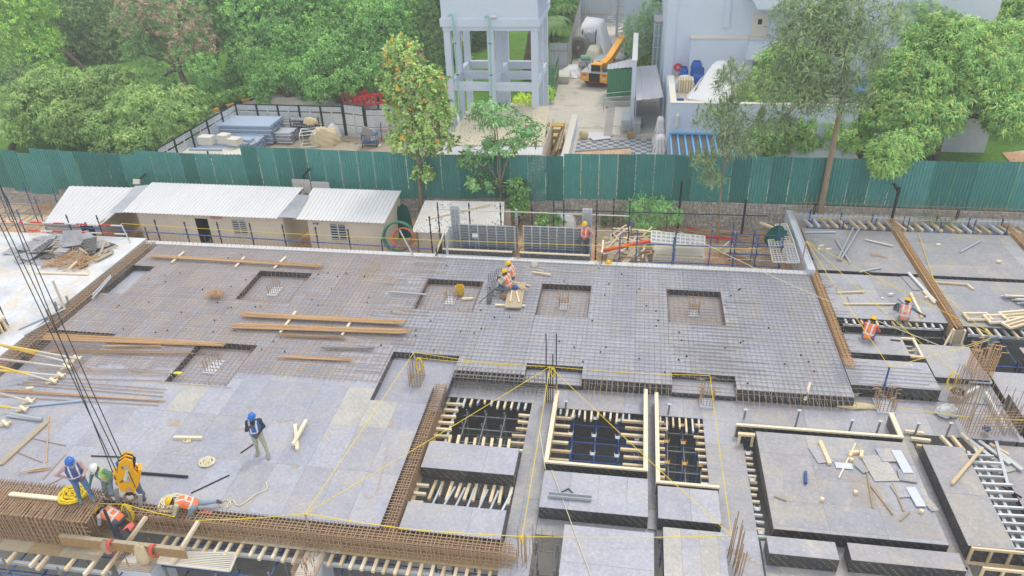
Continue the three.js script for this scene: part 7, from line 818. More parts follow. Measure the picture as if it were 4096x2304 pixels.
bush('leafy shrub growing against the stone wall', [[[.65,.19,-36.4], 0.6, 0.9, 0.5], [[2.06,.18,-36], 0.75, 0.65, 0.6], [[1.1,-.58,-35.9], 0.5, 0.6, 0.5], [[1.49,.44,-36.6], 0.7, 0.35, 0.4]], 'feather', [[0.12, 0.26, 0.08], [0.16, 0.32, 0.1]], { y: -1, d: 10 });
bush('dark green weeds at the foot of the forked tree', [[[-5.74,.87,-36.6], 0.5, 0.9, 0.5], [[-5.76,.15,-36.2], 0.55, 0.5, 0.5], [[-4.06,-.3,-35.8], 0.7, 0.25, 0.5]], 'small', GL, { y: -1 });
bush('thin vine on the stone wall left of the leafy shrub', [[[-.43,-.35,-36.9], 0.35, 0.7, 0.12], [[-1.07,-.77,-36.9], 0.3, 0.4, 0.12]], 'small', GD, { y: -1, d: 5 });
bush('dark tuft of weeds behind the far right slab', [[[15.06,.28,-36.4], 0.9, 0.3, 0.3]], 'feather', GD, { y: -0.5, d: 6 });
bush('bright yellow-green bush by the tower foot', [[[...[-7.73,.45,-54.23]], 0.9, 0.55, 0.6]], 'small', [[0.35, 0.42, 0.05], [0.3, 0.38, 0.05]]); bush('small bright bush at the green hoarding', [[[...[-6.1,.6,-55.49]], 0.3, 0.6, 0.3]], 'small', [[0.25, 0.36, 0.05]]); bush('yellow-green bush by the glass doors', [[[...[.91,.7,-64.73]], 0.7, 0.7, 0.6], [[...[.7,1,-65.36]], 0.6, 0.9, 0.5]], 'small', [[0.28, 0.36, 0.08], [0.2, 0.3, 0.08]]); bush('round dark shrub at the corner of the slatted fence', [[[...[-30.41,.6,-48.83]], 0.75, 0.6, 0.7]], 'small', GD); bush('dark shrubs under the left mango trees', [[[-33, 0.6, -41], 1, 0.8, 0.8], [[-31.4, 0.5, -40.5], 0.9, 0.7, 0.7]], 'small', GD);
const hedge = (label, pts, w, h) => { const bl = []; for (let i = 0; i + 1 < pts.length; i++) { const n = Math.round(Math.hypot(pts[i + 1][0] - pts[i][0], pts[i + 1][1] - pts[i][1]) / 0.8); for (let k = 0; k < n; k++) bl.push([[pts[i][0] + (pts[i + 1][0] - pts[i][0]) * k / n, h / 2, pts[i][1] + (pts[i + 1][1] - pts[i][1]) * k / n], 0.65, h * 0.55, w]); } const t = thing('hedge', label, 'hedge'); foliage(t, 'foliage', bl, 14, 'small', [[0.12, 0.22, 0.05], [0.17, 0.28, 0.06], [0.08, 0.16, 0.04]], { s: 0.7 }); };
hedge('clipped hedge along the lawn behind the striped kerb', [[-33.2, -51], [-31, -55], [-28, -59.6], [-22.5, -60]], 0.5, 0.9); hedge('clipped hedge behind the red barriers', [[-22.5, -58], [-19, -56], [-14.5, -54]], 0.5, 1); hedge('clipped hedge along the far garden path', [[-24, -71], [-21, -73], [-18.6, -79]], 0.6, 1.2); hedge('hedge at the end of the lawn by the palms', [[-14, -86], [-6.3, -85.5]], 0.8, 1.5); hedge('low hedge between lawn and path left of the tower', [[-17.5, -67.5], [-14, -66.5]], 0.5, 0.8);
for (const [p, i] of [[[-7.91,0,-77.71], 0], [[-7.77,0,-84.63], 1], [[-8.21,0,-75.29], 2]]) { const g = thing('palm', ['short palm on the lawn beside the hoarding, middle one', 'palm at the far end of the lawn', 'palm nearest the water tower'][i], 'palm', p); part(g, 'trunk', limb([[0, -0.1, 0], [0.05, 0.9, 0], [0, 1.8, 0]], 0.17, 0.1), barkM); for (let k = 0; k < 13; k++) { const a = k / 13 * 6.28 + i, L = rr(1.5, 2.1), pos = [], idx = []; for (let j = 0; j <= 8; j++) { const t = j / 8, r = L * t, y = 1.8 + 0.9 * t - 1.7 * t * t, w = 0.32 * Math.sin(Math.PI * (0.12 + 0.86 * t)); pos.push(Math.cos(a) * r - Math.sin(a) * w, y - 0.12, Math.sin(a) * r + Math.cos(a) * w, Math.cos(a) * r, y, Math.sin(a) * r, Math.cos(a) * r + Math.sin(a) * w, y - 0.12, Math.sin(a) * r - Math.cos(a) * w); if (j) { const o = j * 3; idx.push(o - 3, o - 2, o, o, o - 2, o + 1, o - 2, o - 1, o + 1, o + 1, o - 1, o + 2); } } const q = new THREE.BufferGeometry(); q.setAttribute('position', new THREE.Float32BufferAttribute(pos, 3)); q.setIndex(idx); q.computeVertexNormals(); q.setAttribute('uv', new THREE.Float32BufferAttribute(new Float32Array(pos.length / 3 * 2), 2)); part(g, 'frond', q, mat({ color: lin(0.13, 0.23, 0.06), side: THREE.DoubleSide, roughness: 0.7 })); } }
// wood far beyond, closing the view
for (let i = 0; i < 9; i++) { const x = -62 + i * 7.5; tree('dense tree in the row closing the view at the top, number ' + ['one', 'two', 'three', 'four', 'five', 'six', 'seven', 'eight', 'nine'][i] + ' from the left', [x, 0, -96], [[[x, 5, -96], 4.5, 4, 3.5], [[x + 3, 8, -97], 3.5, 3, 3]], 'small', GL.concat(GD), { d: 5, s: 1.6, r: 0.35, name: 'background_tree' }); }
// ---------- people ----------
function surfaceNet(min, max, h, f, colF) { // naive surface nets of f<0
  const nx = Math.ceil((max[0] - min[0]) / h) + 1, ny = Math.ceil((max[1] - min[1]) / h) + 1, nz = Math.ceil((max[2] - min[2]) / h) + 1, F = new Float32Array(nx * ny * nz); let o = 0;
  for (let k = 0; k < nz; k++) for (let j = 0; j < ny; j++) for (let i = 0; i < nx; i++) F[o++] = f(min[0] + i * h, min[1] + j * h, min[2] + k * h);
  const id = new Int32Array(nx * ny * nz).fill(-1), pos = [], idx = [], sx = 1, sy = nx, sz = nx * ny, C = [0, 1, sy, sy + 1, sz, sz + 1, sz + sy, sz + sy + 1], E = [[0, 1], [2, 3], [4, 5], [6, 7], [0, 2], [1, 3], [4, 6], [5, 7], [0, 4], [1, 5], [2, 6], [3, 7]];
  for (let k = 0; k < nz - 1; k++) for (let j = 0; j < ny - 1; j++) for (let i = 0; i < nx - 1; i++) { const b = k * sz + j * sy + i; let m = 0; for (let c = 0; c < 8; c++) if (F[b + C[c]] < 0) m |= 1 << c; if (m === 0 || m === 255) continue; let x = 0, y = 0, z = 0, n = 0; for (const [p, q] of E) { const a = F[b + C[p]], d = F[b + C[q]]; if (a < 0 === d < 0) continue; const t = a / (a - d); x += (p & 1) + ((q & 1) - (p & 1)) * t; y += (p >> 1 & 1) + ((q >> 1 & 1) - (p >> 1 & 1)) * t; z += (p >> 2) + ((q >> 2) - (p >> 2)) * t; n++; } id[b] = pos.length / 3; pos.push(min[0] + (i + x / n) * h, min[1] + (j + y / n) * h, min[2] + (k + z / n) * h); }
  for (let k = 1; k < nz - 1; k++) for (let j = 1; j < ny - 1; j++) for (let i = 1; i < nx - 1; i++) { const b = k * sz + j * sy + i, s = F[b] < 0; for (const [d, u, v] of [[sx, sy, sz], [sy, sz, sx], [sz, sx, sy]]) { if (s === F[b + d] < 0) continue; const A = id[b], B = id[b - u], Cc = id[b - u - v], D = id[b - v]; if (A < 0 || B < 0 || Cc < 0 || D < 0) continue; if (s) idx.push(A, B, Cc, A, Cc, D); else idx.push(A, Cc, B, A, D, Cc); } }
  const g = new THREE.BufferGeometry(); g.setAttribute('position', new THREE.Float32BufferAttribute(pos, 3)); const col = []; for (let i = 0; i < pos.length; i += 3) col.push(...colF(pos[i], pos[i + 1], pos[i + 2])); g.setAttribute('color', new THREE.Float32BufferAttribute(col, 3)); g.setIndex(idx); g.computeVertexNormals(); return g;
}
const cap = (x, y, z, a, b, r0, r1) => { const dx = b[0] - a[0], dy = b[1] - a[1], dz = b[2] - a[2], px = x - a[0], py = y - a[1], pz = z - a[2], L = dx * dx + dy * dy + dz * dz || 1e-9; let t = (px * dx + py * dy + pz * dz) / L; t = t < 0 ? 0 : t > 1 ? 1 : t; const ex = px - dx * t, ey = py - dy * t, ez = pz - dz * t; return Math.sqrt(ex * ex + ey * ey + ez * ez) - (r0 + (r1 - r0) * t); };
const smin = (a, b, k) => { const h = Math.max(k - Math.abs(a - b), 0) / k; return Math.min(a, b) - h * h * k * 0.25; };
const patchMat = mat({ color: 0xd8d4cc, roughness: 0.8 });
const bodyMat = mat({ vertexColors: true, roughness: 0.85 }), vestMat = mat({ vertexColors: true, roughness: 0.8 });
const SK = [0.16, 0.085, 0.055], BASE = { H: [0, 0.93, 0], C: [0, 1.24, 0.01], N: [0, 1.45, 0], D: [0, 1.59, 0.03], look: [0, -0.1, 1], Ls: [0.185, 1.4, 0], Le: [0.25, 1.12, -0.03], Lh: [0.25, 0.88, 0.08], Rs: [-0.185, 1.4, 0], Re: [-0.25, 1.12, -0.03], Rh: [-0.25, 0.88, 0.08], Lk: [0.11, 0.49, 0.03], La: [0.12, 0.08, -0.02], Rk: [-0.11, 0.49, 0.03], Ra: [-0.12, 0.08, -0.02] };
function person(label, pos, ry, pose, look) {
  const g = thing('person', label, 'person', pos, ry), J = Object.assign({}, BASE, pose), sc = look.s || 1; g.scale.setScalar(sc);
  const up = nrm(sub(J.C, J.H)), side = nrm(sub(J.Ls, J.Rs)), fw = nrm(crs(side, up)); const Lp = add(J.H, side, 0.09), Rp = add(J.H, side, -0.09);
  const toe = (a, k, t) => t || add(add(a, nrm([a[0] - k[0] + fw[0] * 0.6, 0, a[2] - k[2] + fw[2] * 0.6]), 0.17), [0, -0.035, 0]);
  const hl = nrm(J.look), hs = nrm(crs([0, 1, 0], hl)), hu = crs(hl, hs);
  const sh = look.shirt, pt = look.pants, shoe = look.shoes || [0.12, 0.11, 0.1], sl = look.short ? SK : sh;
  const bones = [[add(J.H, side, 0.05), add(J.C, side, 0.07), 0.115, 0.125, 0], [add(J.H, side, -0.05), add(J.C, side, -0.07), 0.115, 0.125, 0], [J.C, J.N, 0.12, 0.06, 0], [J.Ls, J.Rs, 0.075, 0.075, 0], [J.N, J.D, 0.055, 0.06, 2], [J.Ls, J.Le, 0.066, 0.05, 0], [J.Rs, J.Re, 0.066, 0.05, 0], [J.Le, J.Lh, 0.046, 0.034, look.short ? 2 : 0], [J.Re, J.Rh, 0.046, 0.034, look.short ? 2 : 0], [add(Lp, up, 0.02), J.Lk, 0.105, 0.07, 1], [add(Rp, up, 0.02), J.Rk, 0.105, 0.07, 1], [J.Lk, J.La, 0.068, 0.048, 1], [J.Rk, J.Ra, 0.068, 0.048, 1], [J.La, toe(J.La, J.Lk, J.Lt), 0.055, 0.042, 3], [J.Ra, toe(J.Ra, J.Rk, J.Rt), 0.055, 0.042, 3], [Lp, Rp, 0.12, 0.12, 1]];
  const cols = [sh, pt, SK, shoe]; let mn = [9, 9, 9], mx = [-9, -9, -9]; for (const b of bones) for (const p of [b[0], b[1]]) for (let i = 0; i < 3; i++) { mn[i] = Math.min(mn[i], p[i] - 0.17); mx[i] = Math.max(mx[i], p[i] + 0.17); }
  const f = (x, y, z) => { let d = 9; for (const b of bones) { const e = cap(x, y, z, b[0], b[1], b[2], b[3]); if (e < 0.25) d = d > 8 ? e : smin(d, e, 0.05); } return d; };
  const wrinkle = (x, y, z) => 1 + 0.25 * (fbm(x * 1.7 + y, z * 1.7 + y * 0.6, 19) - 0.5);
  const cf = (x, y, z) => { let m = 9, c = 0; for (const b of bones) { const e = cap(x, y, z, b[0], b[1], b[2], b[3]); if (e < m) { m = e; c = b[4]; } } const k = c < 2 ? wrinkle(x, y, z) : 1; return cols[c].map((v) => v * k); };
  const gs = [surfaceNet(mn, mx, look.lod || 0.02, f, cf)];
  // head with nose, brow, ears, chin
  const hp = (s, u, w) => add(add(add(J.D, hs, s), hu, u), hl, w), hb = [[hp(0, 0.03, -0.02), hp(0, 0.02, 0.02), 0.088, 0.085], [hp(0, -0.05, 0.03), hp(0, -0.075, 0.045), 0.062, 0.045], [hp(0, 0.02, 0.09), hp(0, -0.03, 0.112), 0.012, 0.017], [hp(0.085, 0, 0), hp(0.088, -0.03, 0), 0.018, 0.014], [hp(-0.085, 0, 0), hp(-0.088, -0.03, 0), 0.018, 0.014], [hp(-0.04, 0.032, 0.075), hp(0.04, 0.032, 0.075), 0.018, 0.018], [J.N, hp(0, -0.06, -0.02), 0.055, 0.055]];
  const eyes = [hp(0.034, 0.005, 0.085), hp(-0.034, 0.005, 0.085)], mouth = [hp(-0.022, -0.065, 0.088), hp(0.022, -0.065, 0.088)];
  gs.push(surfaceNet(add(J.D, [-0.16, -0.2, -0.16]), add(J.D, [0.16, 0.16, 0.16]), 0.01, (x, y, z) => { let d = 9; for (const b of hb) d = d > 8 ? cap(x, y, z, ...b) : smin(d, cap(x, y, z, ...b), 0.022); return d; }, (x, y, z) => { for (const e of eyes) if (Math.hypot(x - e[0], y - e[1], z - e[2]) < 0.016) return [0.03, 0.02, 0.02]; if (cap(x, y, z, mouth[0], mouth[1], 0.009, 0.009) < 0) return [0.2, 0.07, 0.06]; const beard = look.beard && cap(x, y, z, hp(0, -0.08, 0.03), hp(0, -0.085, 0.06), 0.055, 0.045) < 0.012; if (look.mask && cap(x, y, z, hp(0, -0.06, 0.05), hp(0, -0.05, 0.09), 0.06, 0.05) < 0.012) return [0.6, 0.62, 0.65]; return beard ? [0.03, 0.025, 0.02] : SK; }));
  // hands: palm, four fingers of different length with bends, thumb from the palm side
  for (const [w, e, s] of [[J.Lh, J.Le, 1], [J.Rh, J.Re, -1]]) { const d = nrm(sub(w, e)); let q = nrm(crs(d, fw)); if (Math.hypot(...crs(d, fw)) < 0.2) q = side; const n = crs(q, d); const at = (a, b, c) => add(add(add(w, d, a), q, b), n, c); const fb = [[at(0, 0, 0), at(0.07, 0, 0), 0.034, 0.036]]; [[-0.03, 0.062], [-0.01, 0.075], [0.011, 0.07], [0.031, 0.052]].forEach(([b, L]) => { fb.push([at(0.07, b, 0), at(0.07 + L * 0.55, b * 1.15, -0.012), 0.011, 0.01], [at(0.07 + L * 0.55, b * 1.15, -0.012), at(0.07 + L * 0.85, b * 1.2, -0.045), 0.01, 0.008]); }); fb.push([at(0.025, -s * 0.03, 0), at(0.06, -s * 0.062, -0.015), 0.013, 0.011], [at(0.06, -s * 0.062, -0.015), at(0.09, -s * 0.06, -0.035), 0.011, 0.009]); const cg = look.gloves || SK; gs.push(surfaceNet(add(at(0.06, 0, 0), [-0.13, -0.13, -0.13]), add(at(0.06, 0, 0), [0.13, 0.13, 0.13]), 0.0085, (x, y, z) => { let v = 9; fb.forEach((b, i) => { const t = cap(x, y, z, ...b); v = i ? smin(v, t, 0.008) : t; }); return v; }, () => cg)); }
  part(g, 'body', mergeGeometries(gs), bodyMat);
  if (look.vest) { // sleeveless vest shell over the torso with reflective bands
    const vb = bones.slice(0, 3).concat([[add(J.Ls, side, -0.06), add(J.Rs, side, 0.06), 0.07, 0.07]]).map((b) => [b[0], b[1], b[2] + 0.028, b[3] + 0.028]); const loc = (x, y, z) => { const p = sub([x, y, z], J.H); return [p[0] * side[0] + p[1] * side[1] + p[2] * side[2], p[0] * up[0] + p[1] * up[1] + p[2] * up[2], p[0] * fw[0] + p[1] * fw[1] + p[2] * fw[2]]; };
    const vg = surfaceNet(add(mn, [0, 0, 0]), mx, look.lod || 0.02, (x, y, z) => { let d = 9; for (const b of vb) d = d > 8 ? cap(x, y, z, ...b) : smin(d, cap(x, y, z, ...b), 0.06); const l = loc(x, y, z); return Math.max(d, -0.1 - l[1], l[1] - 0.53, Math.hypot(l[0], l[2] - 0.03) < 0.085 && l[1] > 0.4 ? 0.02 : -1); }, (x, y, z) => { const l = loc(x, y, z), a = Math.abs(l[0]); if ((a > 0.075 && a < 0.125 && l[1] > 0.12) || (l[1] > 0.08 && l[1] < 0.135)) return [0.72, 0.72, 0.74]; if (look.vest2 && (a > 0.06 && a < 0.14 && l[1] > 0.12)) return look.vest2; if (look.open && l[2] > 0.05 && a < 0.06) return sh; return look.vest.map((v) => v * wrinkle(x, y, z)); });
    const v = part(g, 'vest', vg, vestMat); if (look.txt) { const c = add(add(add(J.H, up, 0.3), fw, -0.165), [0, 0, 0]); const b = part(v, 'back_print', new THREE.BoxGeometry(0.2, 0.085, 0.006), patchMat); b.position.set(...c); b.quaternion.setFromRotationMatrix(new THREE.Matrix4().makeBasis(V(side).negate(), V(up), V(fw).negate())); }
  }
  if (look.helmet) { const hg = new THREE.Group(); const sm2 = mat({ color: look.helmet, roughness: 0.32 }); const s = part(g, 'helmet', M([lathe([[0.001, 0.13], [0.05, 0.125], [0.095, 0.095], [0.118, 0.05], [0.123, 0.0], [0.119, 0], [0.11, 0.05], [0.001, 0.12]], 22).scale(0.95, 1, 1.12), box(0.02, 0.012, 0.2, 0, 0.127, 0)]), sm2); part(s, 'brim', lathe([[0.118, 0.012], [0.14, 0.0], [0.14, -0.006], [0.118, 0]], 22).scale(0.95, 1, 1.16).translate(0, 0, 0.02), sm2); const mm = new THREE.Matrix4().makeBasis(V(hs), V(hu), V(hl)); s.quaternion.setFromRotationMatrix(mm); s.position.copy(V(hp(0, 0.045, 0))); const hr = part(g, 'hair', new THREE.SphereGeometry(0.094, 14, 8, 0, 6.3, 1.2, 0.9).scale(0.98, 1, 1.02), mat({ color: 0x15110e, roughness: 0.9 })); hr.quaternion.copy(s.quaternion); hr.position.copy(V(hp(0, 0.03, -0.018))); }
  return g;
}
const OR = [0.85, 0.22, 0.07], YH = 0xf2c200, BH = 0x2f6fc4;
person('man in navy vest and blue helmet standing hand on hip on the huge cage', [-15.4,.57,-13.79], 0.75, { Re: [-0.45, 1.2, -0.1], Rh: [-0.2, 1.0, 0.0], Le: [0.28, 1.14, 0.08], Lh: [0.16, 1.08, 0.3], look: [0.1, -0.55, 1], D: [0, 1.58, 0.06], Lk: [0.14, 0.5, 0.08], La: [0.17, 0.08, 0.1], Rk: [-0.12, 0.48, -0.02], Ra: [-0.16, 0.08, -0.06] }, { shirt: [0.55, 0.38, 0.36], pants: [0.1, 0.2, 0.38], shoes: [0.22, 0.21, 0.2], vest: [0.07, 0.1, 0.26], helmet: BH });
person('man in a green shirt, lime vest and white helmet leaning beside the hook block', [-15.03,0,-14.31], -0.2, { H: [0, 0.95, -0.05], C: [0, 1.23, 0.04], N: [0, 1.43, 0.1], D: [0, 1.54, 0.16], look: [-0.1, -0.8, 0.9], Ls: [0.19, 1.38, 0.06], Rs: [-0.19, 1.37, 0.07], Le: [0.42, 1.32, 0.02], Lh: [0.33, 1.1, 0.18], Re: [-0.3, 1.12, 0.16], Rh: [-0.32, 0.88, 0.3], Lk: [0.14, 0.5, 0.08], La: [0.2, 0.08, -0.1], Rk: [-0.12, 0.5, 0.06], Ra: [-0.12, 0.08, 0.02] }, { shirt: [0.12, 0.3, 0.2], pants: [0.24, 0.32, 0.38], vest: [0.5, 0.68, 0.16], helmet: 0xf0f0ee, open: 1 });
person('man in an orange vest and blue helmet behind the yellow hook block', [-14.21,0,-14.55], -0.9, { C: [0, 1.24, 0.06], N: [0, 1.42, 0.12], D: [0, 1.53, 0.19], look: [0, -0.7, 1], Ls: [0.19, 1.38, 0.1], Rs: [-0.19, 1.38, 0.1], Le: [0.24, 1.12, 0.24], Lh: [0.14, 1.02, 0.44], Re: [-0.24, 1.12, 0.22], Rh: [-0.12, 1.05, 0.44] }, { shirt: [0.6, 0.62, 0.52], pants: [0.12, 0.15, 0.24], vest: OR, helmet: BH, short: 1 });
person('worker bent low inside the front rebar cage beside the slung plank', [-14.48,-.68,-13.59], -1.75, { H: [0, 0.86, -0.15], C: [0, 0.98, 0.2], N: [0, 0.98, 0.42], D: [0, 0.93, 0.55], look: [0, -1, 0.5], Ls: [0.19, 0.97, 0.36], Rs: [-0.19, 0.97, 0.36], Le: [0.24, 0.7, 0.42], Lh: [0.16, 0.5, 0.55], Re: [-0.24, 0.7, 0.42], Rh: [-0.16, 0.52, 0.58], Lk: [0.13, 0.48, 0.02], La: [0.14, 0.08, -0.12], Rk: [-0.13, 0.48, 0.0], Ra: [-0.14, 0.08, -0.2] }, { shirt: [0.5, 0.5, 0.5], pants: [0.1, 0.11, 0.16], vest: OR, helmet: YH, txt: 1 });
person('worker in an orange vest stretching down from the deck edge to the slung plank', [-12.38,-.56,-14.21], -1.3, { H: [0, 0.88, -0.1], C: [0, 1.06, 0.16], N: [0, 1.1, 0.36], D: [0, 1.08, 0.5], look: [0, -0.9, 0.7], Ls: [0.19, 1.08, 0.3], Rs: [-0.19, 1.06, 0.31], Le: [0.24, 0.8, 0.42], Lh: [0.14, 0.55, 0.52], Re: [-0.24, 0.78, 0.4], Rh: [-0.12, 0.52, 0.5], Lk: [0.15, 0.46, 0.12], La: [0.16, 0.08, 0.06], Rk: [-0.14, 0.76, -0.34], Ra: [-0.14, 0.76, -0.74], Rt: [-0.14, 0.7, -0.82] }, { shirt: [0.5, 0.52, 0.36], pants: [0.26, 0.35, 0.42], vest: OR, helmet: YH, short: 1, gloves: [0.1, 0.25, 0.5], txt: 1 });
person('bearded man in blue helmet and navy vest talking on a radio', [-11.38,0,-16.83], 0.35, { Re: [-0.26, 1.14, 0.06], Rh: [-0.1, 1.36, 0.2], Le: [0.27, 1.15, 0.0], Lh: [0.06, 0.98, 0.2], look: [-0.35, -0.25, 1], Lk: [0.16, 0.5, 0.06], La: [0.22, 0.08, 0.14], Rk: [-0.1, 0.5, 0.02], Ra: [-0.14, 0.08, -0.1], H: [-0.02, 0.94, 0] }, { shirt: [0.035, 0.04, 0.05], pants: [0.42, 0.43, 0.32], shoes: [0.3, 0.3, 0.28], vest: [0.05, 0.12, 0.36], helmet: BH, beard: 1 });
const SIT = { H: [0, 0.3, 0], C: [0, 0.58, 0.08], N: [0, 0.78, 0.13], D: [0, 0.91, 0.18], look: [0, -0.5, 1], Ls: [0.19, 0.73, 0.1], Rs: [-0.19, 0.73, 0.1], Le: [0.24, 0.5, 0.26], Lh: [0.1, 0.55, 0.46], Re: [-0.24, 0.5, 0.26], Rh: [-0.1, 0.55, 0.46], Lk: [0.17, 0.48, 0.36], La: [0.17, 0.08, 0.4], Rk: [-0.17, 0.48, 0.36], Ra: [-0.17, 0.08, 0.38] };
person('worker in an orange vest sitting in front, back half turned, on the board pile', [-4.89,.08,-27.75], -1.9, SIT, { shirt: [0.6, 0.58, 0.48], pants: [0.2, 0.28, 0.36], vest: OR, helmet: YH, txt: 1 });
person('worker sitting behind the other one on the board pile', [-4.82,.1,-28.49], -1.75, Object.assign({}, SIT, { H: [0, 0.34, 0], look: [0.2, -0.3, 1] }), { shirt: [0.6, 0.55, 0.55], pants: [0.15, 0.15, 0.2], vest: [0.8, 0.3, 0.14], helmet: YH });
person('worker in an orange vest climbing at the aluminium formwork', [-1.89,-.15,-31.93], -0.3, { Re: [-0.4, 1.32, 0.05], Rh: [-0.62, 1.3, 0.12], Le: [0.42, 1.18, 0.0], Lh: [0.26, 0.98, 0.14], Rk: [-0.22, 0.72, 0.22], Ra: [-0.05, 0.42, 0.25], look: [-0.2, -0.3, 1] }, { shirt: [0.55, 0.34, 0.3], pants: [0.07, 0.1, 0.16], vest: [0.85, 0.16, 0.06], helmet: YH, mask: 1 });
person('worker in an orange vest crouching with his back turned on the box form', [9.46,0,-25.68], 2.6, { H: [0, 0.24, -0.1], C: [0, 0.5, 0.02], N: [0, 0.7, 0.1], D: [0, 0.83, 0.17], look: [0.1, -0.6, 1], Ls: [0.2, 0.65, 0.06], Rs: [-0.2, 0.65, 0.06], Le: [0.3, 0.42, 0.2], Lh: [0.14, 0.36, 0.42], Re: [-0.3, 0.42, 0.22], Rh: [-0.12, 0.36, 0.44], Lk: [0.18, 0.46, 0.28], La: [0.16, 0.08, 0.08], Rk: [-0.18, 0.46, 0.28], Ra: [-0.16, 0.08, 0.08] }, { shirt: [0.55, 0.1, 0.1], pants: [0.14, 0.1, 0.25], vest: [0.9, 0.26, 0.08], helmet: YH, short: 1 });
person('worker standing in the slot with one arm stretched to the right, back turned', [11.14,-.7,-27.11], 2.75, { H: [0, 0.93, 0], C: [0.02, 1.2, 0.1], N: [0.03, 1.4, 0.2], D: [0.03, 1.52, 0.28], look: [-0.2, -0.6, 1], Ls: [0.21, 1.35, 0.15], Rs: [-0.17, 1.35, 0.16], Re: [-0.38, 1.18, 0.3], Rh: [-0.62, 1.05, 0.34], Le: [0.28, 1.08, 0.2], Lh: [0.2, 0.95, 0.42], Lk: [0.14, 0.5, 0.1], Rk: [-0.14, 0.5, 0.1] }, { shirt: [0.1, 0.22, 0.3], pants: [0.3, 0.34, 0.28], vest: [0.85, 0.3, 0.2], helmet: YH, short: 1, txt: 1 });
person('person in dark clothes and a white helmet by the far crate', [.05,0,-69.03], 1.2, {}, { shirt: [0.02, 0.03, 0.06], pants: [0.02, 0.025, 0.05], helmet: 0xf0f0ee, lod: 0.03 });
// ---------- hook block, ropes, loose things ----------
{ // crane hook block hanging on four falls
  const c = [-14.48,0,-14.27], y0 = 0.35, yl = mat({ color: 0xf3b300, roughness: 0.4 }), g = thing('hook_block', 'yellow crane hook block hanging between the workers', 'hook block', [c[0], 0, c[2]], 0.5); g.rotation.z = -0.22;
  const plate = (x, z) => { const s = new THREE.Shape([[-0.2, 0], [0.14, -0.06], [0.26, 0.2], [0.3, 0.55], [0.16, 0.78], [0.13, 1.15], [-0.05, 1.25], [-0.22, 1.1], [-0.26, 0.75], [-0.34, 0.5]].map((p) => new THREE.Vector2(...p))); const q = new THREE.ExtrudeGeometry(s, { depth: 0.035, bevelEnabled: true, bevelSize: 0.008, bevelThickness: 0.008, bevelSegments: 1 }); return q.translate(x, y0 + 0.3, z); };
  for (const z of [-0.2, -0.05, 0.1]) part(g, 'cheek_plate', plate(0, z), yl);
  for (const z of [-0.1, 0.05]) for (const [x, y] of [[0.02, 0.45], [-0.03, 0.95]]) part(g, 'sheave', lathe([[0.02, -0.04], [0.24, -0.04], [0.22, 0], [0.24, 0.04], [0.02, 0.04]], 24).rotateX(1.5708).translate(x, y0 + 0.3 + y, z), steelDark);
  for (const [x, y] of [[0.02, 0.45], [-0.03, 0.95], [0, 0.1]]) part(g, 'pin', new THREE.CylinderGeometry(0.06, 0.06, 0.42, 10).rotateX(1.5708).translate(x, y0 + 0.3 + y, -0.03), galv);
  part(g, 'side_guard', box(0.12, 0.5, 0.3, -0.3, y0 + 0.75, -0.05, 0, 0, 0.2), yl); part(g, 'side_guard', box(0.1, 0.5, 0.3, 0.28, y0 + 0.8, -0.05, 0, 0, -0.15), yl);
  part(g, 'swivel', new THREE.CylinderGeometry(0.09, 0.11, 0.22, 12).translate(0, y0 + 0.18, -0.03), steelDark); part(g, 'hook', new THREE.TorusGeometry(0.15, 0.045, 8, 18, 4.4).rotateZ(2.4).translate(0, y0 - 0.08, -0.03), rust); part(g, 'latch', box(0.03, 0.2, 0.04, 0.1, y0 - 0.02, -0.03, 0, 0, 0.4), steelDark);
  part(g, 'stand', M([box(0.12, 0.6, 0.05, -0.35, 0.3, -0.1), box(0.12, 0.6, 0.05, 0.3, 0.28, 0.25)]), galv);
  [[[-14.39,1.5,-14.17], [-17.91,6.13,-17.2]], [[-14.19,1.55,-14.21], [-17.72,6.14,-17.2]], [[-14.45,1.2,-14.09], [-17.52,6.15,-17.2]], [[-13.85,1,-14.05], [-17.33,6.17,-17.2]]].forEach(([a, b], i) => { const d = sub(b, a), e = add(b, d, 2.2); single('hoist_rope', 'dark steel crane rope running up from the hook block, ' + ['leftmost', 'second from left', 'third from left', 'rightmost'][i] + ' of four', 'cable', bar(a, e, 0.015, 6), steelDark); });
}
